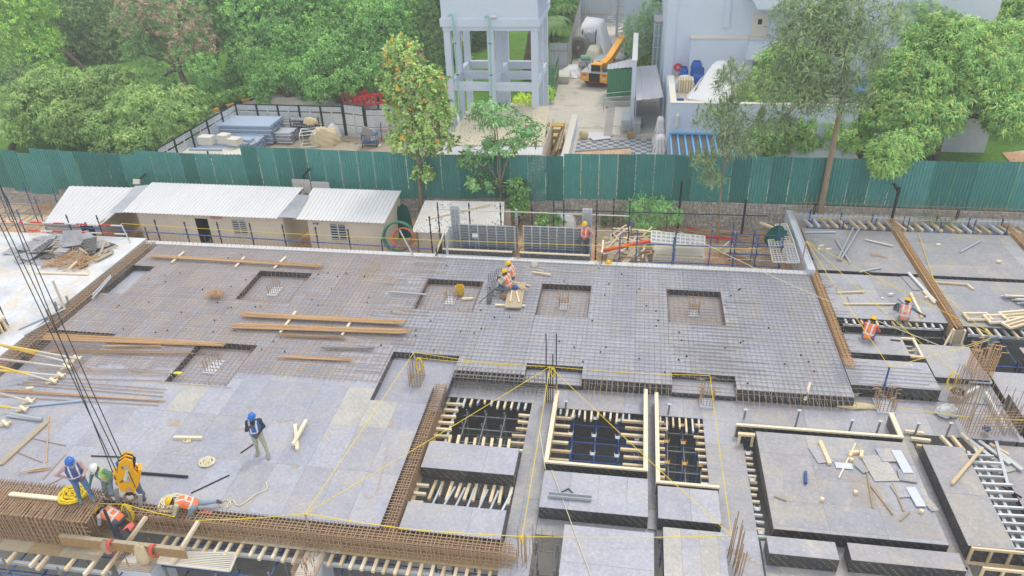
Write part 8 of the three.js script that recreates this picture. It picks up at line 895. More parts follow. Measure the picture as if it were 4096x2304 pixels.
{ // yellow rope fence: posts and ropes
  const p1 = [-8.56,.8,-13.89], p2 = [-2.39,.45,-14.16], p3 = [-2.38,1.09,-21.17], p4 = [3.19,.71,-21.79], p5 = [-7.44,1.01,-21.6], p6 = [3.35,.25,-15.09], p7 = [9.27,.99,-22.58], p8 = [13.48,1,-24.89], p9 = [7.93,1.42,-31.19], p10 = [-14.2,.54,-13.8], p11 = [11.42,.9,-22.62];
  const post = (label, p, b, m, r = 0.03) => single('rope_post', label, 'post', bar([p[0], b, p[2]], p, r, 8), m);
  post('grey rope post on the front rebar cage', p1, -0.6, greyWood); post('pale rope post behind the yellow rope coil', p5, -0.45, galv); post('thin blue rope prop standing beside the bent starter bars', p7, -0.4, bluePaint, 0.035); post('pale leaning post carrying the floodlight at right', p8, -0.3, galv); post('rope post at the corner of the far slab', p9, 0, rust); post('rope post beside the worker bent in the cage', p10, -0.4, greyWood); post('dark tube leaning across the worker bent in the cage', [-14.17,1.1,-13.06], 0, darkBlue, 0.04);
  const R = (label, a, b, s, m = ropeY, r = 0.0115) => single('rope', label, 'rope', rope([a, b], r, s), m);
  R('yellow rope from the left edge to the knot at the worker in the cage', [p10[0] - 7, p10[1] + 0.02, p10[2] + 0.6], p10, 0.05); R('yellow rope from the knot to the stretching worker', p10, [-12.42,.55,-13.52], 0.02); R('yellow rope from the stretching worker to the front post', [-11.79,.5,-13.52], p1, 0.05); R('yellow rope from the front post along the cage to its right end', p1, p2, 0.18, ropeY, 0.014); R('yellow rope from the front post up to the coil', p1, p5, 0.02); R('yellow rope from the front post to the tall dark bars', p1, p3, 0.04); R('upper yellow rope from the coil to the tall dark bars', p5, p3, 0.12); R('lower yellow rope from the coil to the tall dark bars', [p5[0], p5[1] - 0.25, p5[2]], p3, 0.06); R('yellow rope from the tall dark bars to the corner starters', p3, p4, 0.08); R('yellow rope from the tall dark bars down to the right end of the front cage', p3, p2, 0.05); R('yellow rope from the tall dark bars diagonally to the bottom bars', p3, p6, 0.05); R('yellow rope from the corner starters to the bottom bars', p4, p6, 0.05); R('yellow rope across the bottom slab forms', p2, p6, 0.06); R('yellow rope from the far slab corner to the blue prop', p9, p7, 0.05); R('yellow rope from the blue prop to the floodlight post', p7, p8, 0.05); R('yellow rope from the far slab corner to the hanging coil', p9, p11, 0.05); R('yellow rope from the far slab corner to the floodlight post', p9, p8, 0.06);
  R('thin white rope over the slab forms at the bottom', [-2.49,.08,-19], [-2.1,.05,-17.23], 0.02, ropeW, 0.011); R('thin white rope crossing the bottom slab forms', [-1.89,.05,-17.21], [-.43,.05,-13.42], 0.02, ropeW, 0.011); R('long white rope from the scaffold to the right', [2.44,1.57,-31.3], [11.94,.7,-24.23], 0.2, ropeW, 0.014); R('white rope from the dark bar to the floodlight post', [11.94,.7,-24.23], [p8[0], p8[1] - 0.05, p8[2]], 0.03, ropeW, 0.014); R('yellow rope along the back edge, left part', [-25.33,.93,-31], [-9.19,.75,-31], 0.06, ropeY, 0.012); R('yellow rope along the back edge, right part', [-9.19,.75,-31], [6.05,1.03,-31], 0.05, ropeY, 0.012); R('yellow rope along the back of the far slabs, left part', [8.24,.16,-36], [11.45,.5,-36], 0.03); R('yellow rope along the back of the far slabs, right part', [11.45,.5,-36], [17.89,.48,-36], 0.1); R('yellow rope lying down the middle of the far slab', [14.07,.06,-35.35], [13.34,.06,-30.41], 0, ropeY, 0.014); R('yellow rope slung from the far slab to the floodlight post', [13.25,.2,-30.81], p8, 0.25); R('yellow rope through the tall starter bars', [9.3,.4,-21.13], [13.34,.4,-20.93], 0.1);
  const hang = (label, p, R0, n, m = ropeY) => { const v = []; for (let i = 0; i <= n * 10; i++) { const a = i / 10 * 6.283; v.push(new THREE.Vector3(p[0] + Math.cos(a) * R0 * rr(0.4, 0.7), p[1] - R0 * 1.35 + Math.sin(a) * R0 * 1.35, p[2] + rr(-0.05, 0.05))); } single('rope_coil', label, 'rope', new THREE.TubeGeometry(new THREE.CatmullRomCurve3(v), n * 18, 0.014, 5, false), m); };
  hang('yellow rope coil hanging from the post above the dense column ties', [p5[0] + 0.15, p5[1] - 0.25, p5[2]], 0.22, 7); hang('yellow rope knot on the tall dark bars', [p3[0] + 0.12, p3[1], p3[2] + 0.05], 0.14, 4); hang('long yellow rope loop hanging on the tall starter bar at right', p11, 0.26, 4); hang('yellow rope knot at the right end of the front cage', p2, 0.1, 4); hang('yellow rope coil at the corner of the far slab', [8.41,-.06,-35.5], 0.2, 5); hang('big yellow rope knot over the worker bent in the cage', p10, 0.26, 6);
  single('rope_coil', 'heap of yellow rope on the huge rebar cage', 'rope', coil(...(() => { const p = [-15.9,.6,-13.88]; return p; })(), 0.42, 22, 0.018, 0.5, 0.6), ropeY);
  single('rope_coil', 'flat heap of cream rope on the deck right of the hook', 'rope', coil(...[-13.2,.01,-14.46], 0.42, 18, 0.02, 0.6, 0.25), ropeW); single('rope_coil', 'small heap of cream rope on the bare deck below the radio man', 'rope', coil(...[-13.01,.01,-16.25], 0.26, 14, 0.018, 0.5, 0.5), ropeW); single('rope_coil', 'cream rope loops beside the short timber on the deck', 'rope', coil(...[-14.2,.01,-17.16], 0.14, 4, 0.018, 0.3, 0.3), ropeW);
  single('rope', 'cream rope snaking across the deck with a looped end', 'rope', rope([[-11.58,.02,-14.48], [-11.72,.02,-14.64], [-11.6,.02,-14.79], [-11.38,.02,-14.64], [-11.45,.02,-14.49], [-11.43,.02,-14.81], [-11.12,.02,-14.62], [-10.79,.02,-15.11], [-10.56,.02,-15.37], [-10.7,.02,-15.64]], 0.018, 0, 60), ropeW); single('rope', 'thin cream cable squiggle on the mat near the pit forms', 'rope', rope([[-4.66,.07,-30.11], [-3.58,.07,-29.7], [-4.19,.07,-30.06], [-2.23,.07,-29.83], [-1.39,.07,-30.12], [-1.07,.07,-30.78], [-1.39,.07,-30.97], [-1,.07,-30.26]], 0.012, 0, 70), ropeW);
  const fl = thing('flood_light', 'grey floodlight box on the leaning pale post at right', 'floodlight', [p8[0] - 0.05, p8[1] - 0.12, p8[2]], 0.4); part(fl, 'housing', box(0.34, 0.26, 0.12), mat({ color: 0x7c8794 })); part(fl, 'glass', box(0.28, 0.2, 0.01, 0, 0, 0.065), glassM); part(fl, 'bracket', box(0.04, 0.3, 0.04, 0.2, 0, 0), galv);
}
// slung steel plank with sacking and red slings
{
  const a = [-16.05,-.1,-12.8], b = [-11.77,-.1,-13.38]; const g = thing('slung_plank', 'long brown steel plank slung in front of the rebar cages', 'plank'); const zz = (a[2] + b[2]) / 2 + 0.25; part(g, 'web', bb(a[0] + 0.2, b[0] - 0.1, -0.32, 0.02, zz - 0.02, zz + 0.02), mat({ map: rustTex, color: 0xeee4c0, roughness: 0.7 })); part(g, 'flange', bb(a[0] + 0.2, b[0] - 0.25, 0.02, 0.04, zz - 0.1, zz + 0.021), greyWood); for (let i = 0; i < 14; i++) part(g, 'hole', new THREE.CylinderGeometry(0.012, 0.012, 0.044, 8).rotateX(1.5708).translate(a[0] + 0.5 + i * (b[0] - a[0] - 1) / 13, i % 2 ? -0.07 : -0.22, zz), white);
  const sling = (label, x) => { const m = mat({ color: 0xe8675c, roughness: 0.8 }); const q = thing('sling', label, 'sling'); part(q, 'strap', new THREE.TorusGeometry(0.24, 0.03, 4, 24).scale(0.5, 1, 1).rotateY(1.4).scale(2.2, 1, 1).translate(x, -0.15, zz), m); };
  sling('red sling around the left end of the slung plank', a[0] + 1.85); sling('red sling around the right end of the slung plank', b[0] - 1.1); tarpF('beige sacking under the right red sling', [b[0] - 1.45, -0.45, zz + 0.02], [0.24, 0.16], 0.55, clothB); tarpF('dull sacking under the left red sling', [a[0] + 1.7, -0.3, zz], [0.2, 0.12], 0.35, mat({ color: 0xb9a184, roughness: 1 }));
  const st = (label, pts) => { const m = mat({ color: 0xea6f66, roughness: 0.8, side: THREE.DoubleSide }); const pos = [], idx = []; pts.forEach(([p, w], i) => { pos.push(p[0], p[1], p[2] - w, p[0], p[1] + 0.02, p[2] + w); if (i) { const k = i * 2; idx.push(k - 2, k - 1, k, k, k - 1, k + 1); } }); const q = new THREE.BufferGeometry(); q.setAttribute('position', new THREE.Float32BufferAttribute(pos, 3)); q.setIndex(idx); q.computeVertexNormals(); q.setAttribute('uv', new THREE.Float32BufferAttribute(new Float32Array(pos.length / 3 * 2), 2)); single('sling', label, 'sling', q, m); };
  st('folded red sling lying on the deck behind the stretching worker', [[[-12.16,.04,-14.17], 0.07], [[-11.96,.08,-14.2], 0.07], [[-11.78,.02,-14.23], 0.07], [[-11.72,.06,-14.38], 0.07]]); st('slack red sling hanging from the stretching worker', [[[-12.24,.3,-13.67], 0.06], [[-12.38,.1,-13.58], 0.06], [[-12.5,-.05,-13.53], 0.06]]); st('red sling bundled inside the cage', [[[-14.03,.1,-13.33], 0.12], [[-13.84,.2,-13.37], 0.12], [[-13.81,.05,-13.36], 0.12]]);
  for (const [p, q2, l] of [[[-14.14,-.55,-12.96], [-13.59,.15,-13.74], 'timber laid across the slung plank beside the concrete column'], [[-12.37,-.5,-12.71], [-11.97,.1,-13.84], 'timber laid from the walkway panel to the deck under the stretching worker']]) single('cross_timber', l, 'timber', beam(p, q2, 0.1, 0.1), timber[0]);
}
{ // concrete columns under the front edge
  const col = (label, x0, x1, z0, z1, yt) => { const g = thing('concrete_column', label, 'column'); part(g, 'shaft', bb(x0, x1, -4.5, yt, z0, z1), concPale); part(g, 'rough_top', bb(x0 + 0.02, x1 - 0.02, yt, yt + 0.04, z0 + 0.02, z1 - 0.02), cream); for (let i = 0; i < 26; i++) { const x = rr(x0 + 0.05, x1 - 0.05), z = rr(z0 + 0.05, z1 - 0.05); part(g, 'starter_bar', rods([[x, yt, z, x + rr(-0.1, 0.1), yt + rr(0.2, 0.55), z + rr(-0.1, 0.1)]], 0.011), rust); } for (let k = 0; k < 5; k++) part(g, 'tie', rods([[x0, yt + 0.08 * k, z1, x1, yt + 0.08 * k, z1], [x0, yt + 0.08 * k, z0, x0, yt + 0.08 * k, z1], [x1, yt + 0.08 * k, z0, x1, yt + 0.08 * k, z1]], 0.009), rust); };
  col('pale concrete column head below the slung plank', -14, -12.95, -13.42, -12.5, -0.68); col('pale concrete column head with rusty bars under the middle of the front cage', -8.75, -8.12, -13.95, -12.8, -0.65);
}
{ // loose things on the decks
  const T = (l, a, b, w = 0.1, h = 0.08, m = timber[0], cat = 'timber', n = 'loose_timber') => single(n, l, cat, beam(a, b, w, h), m), Tb = (l, a, b, r, m) => single('loose_tube', l, 'tube', bar(a, b, r, 8), m);
  T('timber of the crossed pair on the bare deck, upper one', [-10.46,.14,-17.25], [-10.49,.14,-18.46], 0.11, 0.1); T('timber of the crossed pair on the bare deck, lower one', [-10.84,.05,-18.29], [-10.28,.05,-17.13], 0.11, 0.1); T('short timber with cream rope on the bare deck', [-14.71,.05,-17.19], [-13.73,.05,-17.28], 0.1, 0.1); T('long pale plank on the left of the bare deck', [-19.78,.04,-15.3], [-19.68,.04,-17.44], 0.2, 0.05, greyWood); T('pale plank lying on top of the huge rebar cage', [-17.87,.62,-13.68], [-16.03,.62,-13.69], 0.14, 0.06); T('timber sticking out behind the man with the blue helmet at the hook', [-15.29,.1,-15.65], [-15.15,.1,-15.79], 0.12, 0.1); T('timber stake leaning near the front edge of the grey mat', [6.55,-.2,-21.93], [6.76,.2,-22.47], 0.09, 0.05); T('yellow timber on the littered slab form', [6.56,.06,-19.52], [6.66,.06,-18.5], 0.12, 0.09, timber[2]); T('weathered pole on the long narrow slab form', [10.06,.06,-18.07], [11.49,.1,-19.76], 0.09, 0.09, timber[3]); T('white plank between the starter walls at right', [12.95,-.3,-23.25], [12.89,-.3,-21.3], 0.1, 0.05, white); T('white plank behind the tall starter bars at right', [12.07,-.3,-22.96], [12.8,-.3,-23.55], 0.1, 0.05, white);
  T('long white plank beside the slanting cage on the slab behind the workers', [12.48,.06,-31.2], [12.87,.06,-28.79], 0.12, 0.06, white); T('brown plank beside the long white plank', [12.65,.05,-29.63], [12.81,.05,-28.67], 0.1, 0.06, timber[1]); T('timber lying behind the worker with the stretched arm', [12.07,.05,-29.39], [11.98,.05,-27.49], 0.1, 0.09); T('timber edging under the offcut sheets behind the workers', [9.12,.05,-28.24], [11.4,.05,-28.44], 0.08, 0.06, timber[1]); T('timber edging by the square offcut behind the workers', [9.06,.05,-29.13], [10.22,.05,-29.34], 0.07, 0.06, timber[1]);
  [[615, 905, 745, 1120], [635, 1075, 775, 790], [660, 1080, 830, 795]]; Tb('grey tube of the crossed set on the far slab, shortest', [10.04,.05,-34.17], [10.18,.05,-31.81], 0.05, galv); Tb('grey tube of the crossed set on the far slab, left of the parallel pair', [9.69,.14,-32.07], [11.12,.14,-35.47], 0.05, galv); Tb('grey tube of the crossed set on the far slab, right of the parallel pair', [9.8,.14,-32.03], [11.4,.14,-35.43], 0.05, galv); Tb('grey tube along the back of the far slab', [8.7,.05,-34.84], [10.19,.05,-35.02], 0.05, galv); Tb('cream tube with cups on the far slab', [11.41,.06,-34.31], [12.51,.06,-33.75], 0.045, cream); Tb('pale tube at the front edge of the far slab', [10.39,.05,-31.06], [11.42,.05,-31.54], 0.045, galv); Tb('pale tube on the corner slab at right', [15.36,.05,-33.43], [16.65,.05,-34.67], 0.05, galv);
  Tb('dark tube lying behind the hook group', [-14.93,.04,-15.51], [-13.29,.04,-15.54], 0.045, steelDark); Tb('dark bar on the deck behind the hook ropes', [-17.03,.02,-16.06], [-15.5,.02,-16.17], 0.022, steelDark); Tb('dark bar slanting on the bare deck', [-12.83,.02,-14.92], [-12.01,.02,-15.79], 0.022, steelDark); Tb('dark bar pointing at the radio man', [-12.11,.02,-16.79], [-11.83,.02,-17.32], 0.022, steelDark); Tb('pale tube over the edge of the second recess', [-10.16,.1,-27.18], [-8.42,.1,-27.1], 0.045, galv); Tb('blue tube coupler standing off on the littered slab form', [5.86,.06,-18.07], [5.78,.06,-17.57], 0.05, bluePaint); Tb('grey square tube behind the yellow props at left', [-21.21,.04,-18.05], [-19.07,.04,-18.68], 0.05, pvc); Tb('grey box section at the left edge, upper', [-21.27,.1,-17.61], [-19.87,.1,-17.46], 0.06, galv); Tb('grey box section at the left edge, lower', [-21.31,.05,-17.54], [-19.92,.05,-17.47], 0.06, galv); Tb('rusty bar standing out beside the long pale plank', [-18.32,.02,-15.6], [-19.85,.02,-17.74], 0.02, rustLight);
  for (const [a, b, l] of [[[-19.68,.02,-15.93], [-18.45,.02,-15.58], 'short'], [[-19.63,.02,-16.61], [-18.21,.02,-16.41], 'long'], [[-17.9,.02,-14.86], [-17.93,.02,-16.02], 'slanting'], [[-17.57,.02,-14.68], [-17.32,.02,-15.04], 'nearest the cage']]) Tb('thin bar on the deck left of the men, ' + l + ' one', a, b, 0.013, rust);
  barPile('small bunch of rusty offcut bars on the deck at left', [-18.69,.03,-15.06], [-18.19,.03,-15.27], 7, 0.12, rustLight); barPile('little bunch of bars on the far slab', [11.49,.03,-32.77], [11.8,.03,-32.69], 8, 0.2, rustLight);
  // raking props at left with cross feet
  [[[-23.37,1.1,-20.22], [-21.06,.08,-20.99]], [[-23.47,.9,-20.42], [-21.2,.08,-20.72]], [[-22.95,.9,-19.61], [-21.07,.08,-20.41]], [[-22.83,.6,-19.31], [-20.98,.08,-19.89]], [[-22.45,1,-19.05], [-21.04,.08,-19.54]], [[-21.92,.5,-18.16], [-21.1,.08,-18.36]], [[-21.65,.3,-17.72], [-21.01,.08,-17.91]], [[-21.35,.2,-16.98], [-21.08,.06,-17.11]]].forEach(([a, b], i) => { const g = thing('raking_prop', ['topmost', 'second', 'third', 'fourth', 'fifth', 'sixth', 'seventh', 'lowest'][i] + ' yellow or grey raking prop from the left edge, counted downwards', 'prop', [0, 0, 0], 0, 'raking props at the left edge'); const m = b.map((v, k) => (a[k] + v) / 2); part(g, 'outer_tube', bar(a, m, 0.05, 8), i % 3 === 2 ? mat({ color: 0xc9bcb0 }) : mat({ color: 0xe9c766 })); part(g, 'inner_tube', bar(m, b, 0.04, 8), cream); part(g, 'foot', box(0.42, 0.08, 0.1, b[0], 0.05, b[2], 0.7), timber[1]); part(g, 'foot', box(0.42, 0.08, 0.1, b[0] + 0.06, 0.12, b[2], -0.5), timber[0]); });
  const bk = thing('bucket', 'yellow bucket in the recess beside the starter bars', 'bucket', [-7.13,-.25,-27.84]); part(bk, 'pail', lathe([[0, 0], [0.15, 0], [0.17, 0.05], [0.2, 0.4], [0.185, 0.4], [0.14, 0.03], [0, 0.03]], 20), mat({ color: 0xd9b438, roughness: 0.5 })); part(bk, 'rim', new THREE.TorusGeometry(0.2, 0.014, 6, 20).rotateX(1.57).translate(0, 0.4, 0), mat({ color: 0xd9b438 }));
  const bp = thing('board_pile', 'pale boards on bearers where the two workers sit', 'boards'); part(bp, 'board', poly([[-4.87,-26.36], [-4.16,-26.39], [-4.25,-28.6], [-4.96,-28.09]], 0.06, 0.1), greyWood); part(bp, 'bearer', beam([-5.32,.06,-26.62], [-4.03,.06,-26.69], 0.08, 0.07), timber[0]); part(bp, 'bearer', beam([-5.71,.06,-28.87], [-4.04,.06,-28.35], 0.08, 0.07), timber[1]); part(bp, 'stick', beam([-4.68,.2,-26.75], [-4.75,.2,-27.66], 0.07, 0.05), timber[1]); part(bp, 'stick', beam([-4.54,.2,-27.59], [-4.3,.2,-26.74], 0.07, 0.05), timber[2]);
  for (let i = 0; i < 6; i++) Tb('dark bar in the sheaf standing left of the seated workers, ' + ['first', 'second', 'third', 'fourth', 'fifth', 'sixth'][i], [[-5.68,.06,-27.15][0] + i * 0.03, 0.06, [-5.6,.06,-26.7][2]], [[-5.68,.06,-27.15][0] - 0.25 + i * 0.1, 0.5 + i * 0.06, [-5.93,.06,-28.55][2]], 0.012, steelDark);
  single('cable', 'black cable slanting to the seated workers', 'cable', rope([[-6.04,.06,-26.75], [-5.64,.25,-27.25], [-5.19,.5,-27.68]], 0.016), black); tarpF('brown cloth beside the board pile', [...[-5.05,.05,-27.32]], [0.16, 0.12], 0.18, mat({ color: 0x9a7a5c, roughness: 1 })); single('tool_bag', 'blue tool bag on the boards beside the seated workers', 'bag', new THREE.SphereGeometry(0.13, 12, 8).scale(1.2, 0.8, 1).translate(...[-4.66,.24,-27.89]), mat({ color: 0x2c62b4 })); barPile('bundle of short striped rods beside the seated workers', [-4.72,.22,-28.15], [-4.28,.22,-27.82], 10, 0.2, clothB, { r: 0.016 });
  const sack = (l, p, s, m) => tarpF(l, [...p], s.slice(0, 2), s[2], m); sack('white sack lying against the tall starter bars', [11.27,-.4,-22.03], [0.34, 0.22, 0.34], white); sack('flat beige sack near the bent starters at right', [8.29,-.46,-22.14], [0.75, 0.18, 0.1], clothB); sack('pale cloth and green pot on the mat near the pit forms', [-4.08,.06,-30.24], [0.16, 0.14, 0.24], cream); sack('white crumpled bag on the plywood strip at right', [10.59,-.1,-24.19], [0.2, 0.12, 0.12], white); sack('blue rag among the tall starter bars', [12.23,-.3,-21.2], [0.12, 0.12, 0.12], mat({ color: 0x2c5c9c })); sack('yellow ribbon by the recess nearest the bare plywood', [-16.52,.04,-20.59], [0.18, 0.08, 0.05], mat({ color: 0xe6dd4a }));
  const dk = thing('blade_disc', 'black disc lying among the tall starter bars', 'disc', [11.92,-.2,-23.04]); part(dk, 'disc', new THREE.CylinderGeometry(0.24, 0.24, 0.03, 24), black); part(dk, 'hub', new THREE.CylinderGeometry(0.05, 0.05, 0.05, 12), galv); const rl = thing('saw', 'circular saw lying on the slab behind the workers', 'saw', [11.23,.02,-28.12], 0.6); part(rl, 'body', box(0.34, 0.16, 0.2, 0, 0.1, 0), mat({ color: 0x5c646c })); part(rl, 'blade', new THREE.CylinderGeometry(0.16, 0.16, 0.015, 20).rotateX(1.57).translate(0, 0.12, 0.12), galv); part(rl, 'handle', new THREE.TorusGeometry(0.1, 0.025, 6, 12, 3.1).translate(-0.12, 0.18, 0), black);
  Tb('steel bolt lying on the box form beside the crouching worker', [10.34,.03,-25.77], [10.69,.03,-25.73], 0.025, steelDark); const sg = thing('steel_channel', 'galvanised steel channel on the slab form below the larger opening', 'channel', [0, 0, 0]); { const a = [-1.88,.03,-16.15], b = [-.59,.03,-16.16]; part(sg, 'web', beam(a, b, 0.14, 0.02), galv); part(sg, 'flange', beam(add(a, [0, 0.05, -0.07]), add(b, [0, 0.05, -0.07]), 0.015, 0.1), galv); part(sg, 'flange', beam(add(a, [0, 0.05, 0.07]), add(b, [0, 0.05, 0.07]), 0.015, 0.1), galv); } single('bent_bar', 'bent hooked bar beside the galvanised channel', 'rebar', rods(path([[-1.56,.03,-16.29], [-1.31,.03,-16.52], [-1.16,.03,-16.34]]), 0.016), steelDark);
  // offcuts on the littered slab and behind the workers
  [[960, 470, 0.75, 1.1, 0.15, 'square printed'], [1090, 360, 0.55, 0.6, 0.1, 'grey'], [1215, 410, 0.3, 1.0, 0.1, 'pale narrow upper'], [1260, 550, 0.5, 0.5, -0.1, 'dull'], [1340, 720, 0.28, 0.75, 0.12, 'pale narrow lower'], [680, 450, 0.5, 0.25, 0, 'small white'], [1150, 700, 0.4, 0.5, 0.2, 'dusty'], [450, 360, 0.5, 0.7, 0.25, 'dark printed'], [850, 480, 0.25, 0.4, 0.5, 'triangular-looking'], [1460, 790, 0.25, 0.5, 0.3, 'rightmost']].forEach(([x, y, w, d, r, n], i) => { const P9 = { 960: [8.14,.03,-18.54], 1090: [8.52,.05,-19.15], 1215: [8.87,.08,-18.87], 1260: [8.86,.05,-18.28], 1340: [8.86,.06,-17.41], 680: [7.08,.03,-18.51], 1150: [8.5,.03,-17.62], 450: [6.48,.03,-18.93], 850: [7.6,.04,-18.47], 1460: [9.18,.04,-17.17] }[x]; single('plywood_offcut', n + ' plywood offcut on the littered slab form', 'plywood', box(w, 0.015, d, P9[0], P9[1], P9[2], r), [plyPrint, plyRight[0], concPale, plyRight[1], concPale, concPale, plyRight[0], ply[2], plyRight[1], plyRight[2]][i]); });
  [[[6.82,.03,-17.96], [7.68,.03,-19.61]], [[7.75,.03,-18.59], [7.53,.03,-16.84]], [[7.69,.03,-17.74], [8.03,.03,-16.65]], [[4.78,.03,-16.96], [5.12,.03,-16.82]], [[8.17,.03,-16.44], [8.52,.03,-16.8]], [[8.34,.03,-17.91], [8.37,.03,-16.82]]].forEach(([a, b], i) => T('thin strip on the littered slab form, ' + ['curved cream', 'long upright', 'long slanting', 'short left', 'short lower', 'right'][i] + ' one', a, b, 0.04, 0.02, i ? oldWood : timber[0], 'strip', 'wood_strip'));
  [[790, 690], [490, 755], [755, 385], [745, 355], [1390, 860], [775, 330], [845, 340]].forEach(([x, y], i) => { const q = { 790: [7.17,.06,-17.38], 490: [6.14,.06,-16.97], 755: [7.36,.06,-18.78], 745: [7.37,.06,-18.98], 1390: [8.85,.06,-16.84], 775: [7.51,.06,-19.12], 845: [7.72,.06,-19.07] }[x]; single('wood_block', 'small yellow wood block on the littered slab form', 'block', box(0.1, 0.1, i > 4 ? 0.3 : 0.1, q[0], q[1], q[2], i), timber[2], 'wood blocks on the littered slab'); });
  [[[9.22,.05,-33.46], 0.25], [[9.49,.05,-33.15], 0.25], [[9.05,.05,-33.1], 0.1], [[14.62,.05,-34.1], 0.2], [[16.71,.07,-32.61], 0.18], [[11.23,.06,-29.2], 0.2], [[10.8,.05,-28.83], 0.1], [[12.6,.05,-29.11], 0.1], [[8.43,-.45,-22.84], 0.3], [[-21.61,.05,-19.07], 0.25], [[-6.71,-.22,-27.45], 0.5]].forEach(([q, L]) => single('wood_block', 'small timber block left on a deck', 'block', box(L, 0.09, 0.1, q[0], q[1], q[2], rr(-0.5, 0.5)), timber[0], 'stray timber blocks'));
  [[[9.66,.02,-29.61], 1.1, 0.75], [[8.79,.02,-29.95], 0.5, 0.5], [[10.22,.03,-28.65], 1.6, 0.6], [[11.71,.03,-28.72], 0.35, 0.6], [[12.34,.02,-30.31], 0.3, 1.2], [[10.97,.01,-28.02], 0.9, 0.5]].forEach(([q, w, d], i) => single('plywood_offcut', ['square', 'small tilted', 'long', 'narrow right', 'tall thin', 'nearest'][i] + ' plywood offcut on the slab behind the two bending workers', 'plywood', box(w, 0.018, d, q[0], q[1], q[2], [0, 0.6, 0, 0.3, 0.15, 0.35][i]), [plyRight[1], plyRight[1], ply[2], plyRight[0], plyRight[1], plyRight[0]][i]));
  // channels and frames stacked on the right slab
  for (let i = 0; i < 18; i++) { const z = -29.5 + i * 0.085 + (i > 12 ? 0.1 : 0), x0 = 15.6 + rr(-0.1, 0.1) + i * 0.09; single('stacked_channel', ordL('white channel or pale plank in the pile on the right slab', i, 0), 'channel', beam([x0, 0.06 + (i % 3) * 0.07, z], [20.5, 0.06 + (i % 3) * 0.07, z - rr(-0.1, 0.15)], 0.07, 0.06), [white, pvc, timber[0], galv, timber[1], white][i % 6], 'channels piled on the right slab'); }
  const tf = (l, p, w, d, r, n) => { const g = thing('timber_grid', l, 'frame', p, r); for (const x of [0, w]) part(g, 'side', box(0.08, 0.08, d, x, 0.04, d / 2), timber[0]); for (let i = 0; i <= n; i++) part(g, 'rung', box(w, 0.078, 0.08, w / 2, 0.042, i / n * (d - 0.08) + 0.04), timber[i % 3]); part(g, 'sheet', box(w, 0.012, d, w / 2, -0.005, d / 2), plyRight[0]); };
  tf('timber frame on the right slab, nearest the slanting cage', [13.64,.05,-27.95], 0.9, 0.55, 0.1, 1); tf('timber frame on the right slab, second', [14.33,.1,-27.78], 0.75, 0.6, 0.15, 1); tf('timber frame on the right slab, upper one behind', [14.97,.12,-28.02], 1.6, 0.5, 0.25, 2); tf('timber frame overhanging the right slot', [14.77,.15,-27.19], 1.5, 0.45, 0.5, 2); T('long timber edge behind the channel pile', [13.36,.05,-30.45], [14.63,.05,-30.39], 0.1, 0.07, timber[3]); T('slanting timber edge at the corner of the channel pile', [14.63,.05,-30.39], [14.75,.05,-29.99], 0.1, 0.07, timber[1]);
  // channels on the lower right deck
  [[[11.52,-.35,-20.65], [11.95,-.35,-19.79]], [[11.81,-.35,-20.63], [12.37,-.35,-19.62]], [[12.19,-.35,-20.28], [12.63,-.35,-19.38]], [[11.6,-.38,-18.81], [12.17,-.38,-18.2]]].forEach(([a, b], i) => T('pale channel on the lower deck at the right edge, ' + ['first', 'second', 'third', 'thin dark'][i] + ' from the back', a, b, i === 3 ? 0.03 : 0.13, 0.06, i === 3 ? steelDark : galv, 'channel', 'loose_channel')); T('yellow batten on the lower deck at the right edge', [12.11,-.35,-20.53], [12.5,-.35,-20.06], 0.07, 0.06, timber[2]); single('plywood_offcut', 'printed plywood offcut on the lower deck at the right edge', 'plywood', box(0.9, 0.018, 0.6, ...[12.24,-.42,-19.65], 0.4), plyPrint); single('plywood_offcut', 'dark plywood sheet standing on edge behind the wall bars at right', 'plywood', beam([13.28,-.1,-22.55], [13.27,-.1,-21.07], 0.02, 0.6), mat({ map: T_film, color: 0xffffff, roughness: 0.5 }));
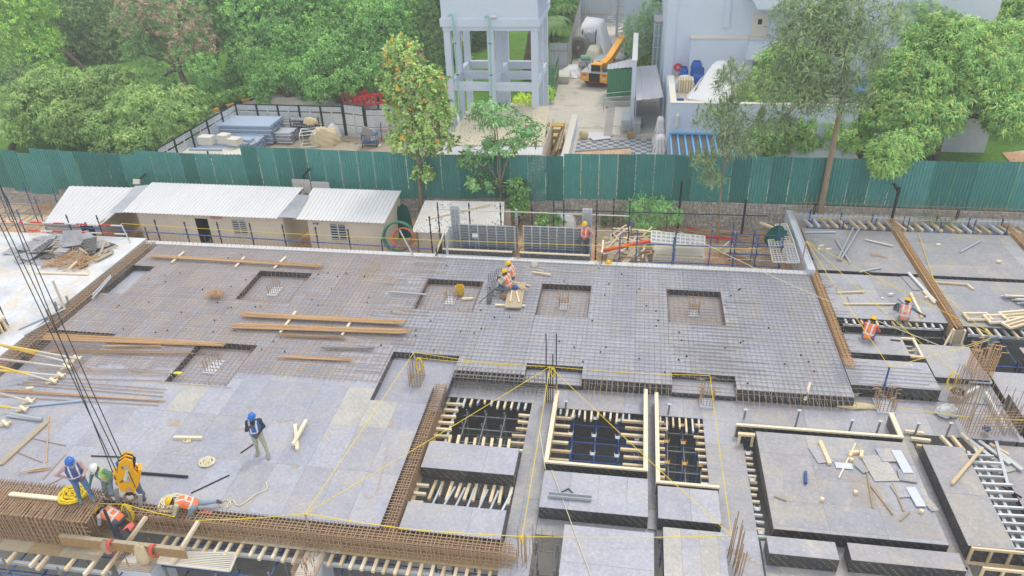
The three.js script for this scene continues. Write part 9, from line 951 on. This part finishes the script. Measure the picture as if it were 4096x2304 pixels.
  let pn = 0; for (const [p, h] of [[[10.79,-.5,-20.7], 0.75], [[8.67,-.45,-20.77], 0.5], [[7.78,-.45,-20.72], 0.5], [[9.88,-.45,-20.81], 0.5], [[6.05,-.48,-20.76], 0.75], [[-1.81,-.8,-20.73], 0.75], [[1.79,-.8,-20.98], 0.75], [[4.38,-.5,-21.05], 0.4]].sort((a, b) => a[0][0] - b[0][0])) { const g = thing('adjustable_prop', ordL('steel prop head standing up through the beam soffit', pn++, 1), 'prop', p, 0, 'prop heads through the soffit'); part(g, 'tube', bar([0, -0.6, 0], [0.05, h, 0], 0.035, 8), propGrey); part(g, 'head', box(0.12, 0.02, 0.1, 0.05, h, 0), galv); }
  T('white long channel across the joists of the front scaffold', [-12.9, -0.72, -13.45], [-2.7, -0.72, -13.5], 0.1, 0.1, galv, 'channel', 'long_channel'); T('white long channel below the joists at the bottom left', [-21, -0.72, -12.35], [-14.1, -0.72, -12.35], 0.1, 0.1, galv, 'channel', 'long_channel'); T('grey channel under the joists beside the slanting cage', [-5.7, -0.56, -20.8], [-5.7, -0.56, -18.2], 0.08, 0.1, galv, 'channel', 'long_channel'); T('pale channel along the slot behind the two workers', [8.9, -0.2, -27], [12.6, -0.2, -27.05], 0.06, 0.08, white, 'channel', 'long_channel'); T('pale channel along the slot at right', [13.5, -0.2, -26.75], [19, -0.2, -26.7], 0.06, 0.1, galv, 'channel', 'long_channel');
  const tg = []; const q = [-17.83,.06,-26.09]; for (let i = 0; i < 150; i++) { const a = rnd() * 6.28, l = rr(0.1, 0.3), x = q[0] + rr(-0.35, 0.35), z = q[2] + rr(-0.25, 0.25), y = 0.06 + rr(0, 0.22); tg.push([x, y, z, x + Math.cos(a) * l, y + rr(-0.05, 0.08), z + Math.sin(a) * l]); } single('rebar_tangle', 'yellowish heap of bent bar pieces on the left mat', 'rebar', rods(tg, 0.01), rustLight);
  for (const [a, b, l] of [[[-21.51,.08,-28.78], [-21.49,.08,-29.86], 'left'], [[-18.18,.08,-28.67], [-18.19,.08,-29.66], 'middle'], [[-16.26,.08,-28.75], [-16.16,.08,-29.86], 'right']]) T('timber bearer under the orange bars near the back edge, ' + l + ' one', a, b, 0.09, 0.07, timber[0]); for (const [a, b, l] of [[[-13.7,.08,-23.6], [-13.7,.08,-25.2], 'left'], [[-11.09,.08,-23.69], [-11.07,.08,-24.71], 'right']]) T('timber bearer under the two thick bar bundles, ' + l + ' one', a, b, 0.09, 0.07, timber[0]);
  T('timber on the mat near the pit forms', [-4.1,.08,-29.58], [-3.25,.08,-29.41], 0.08, 0.06, timber[2]);
}
renderer.render(scene, camera);
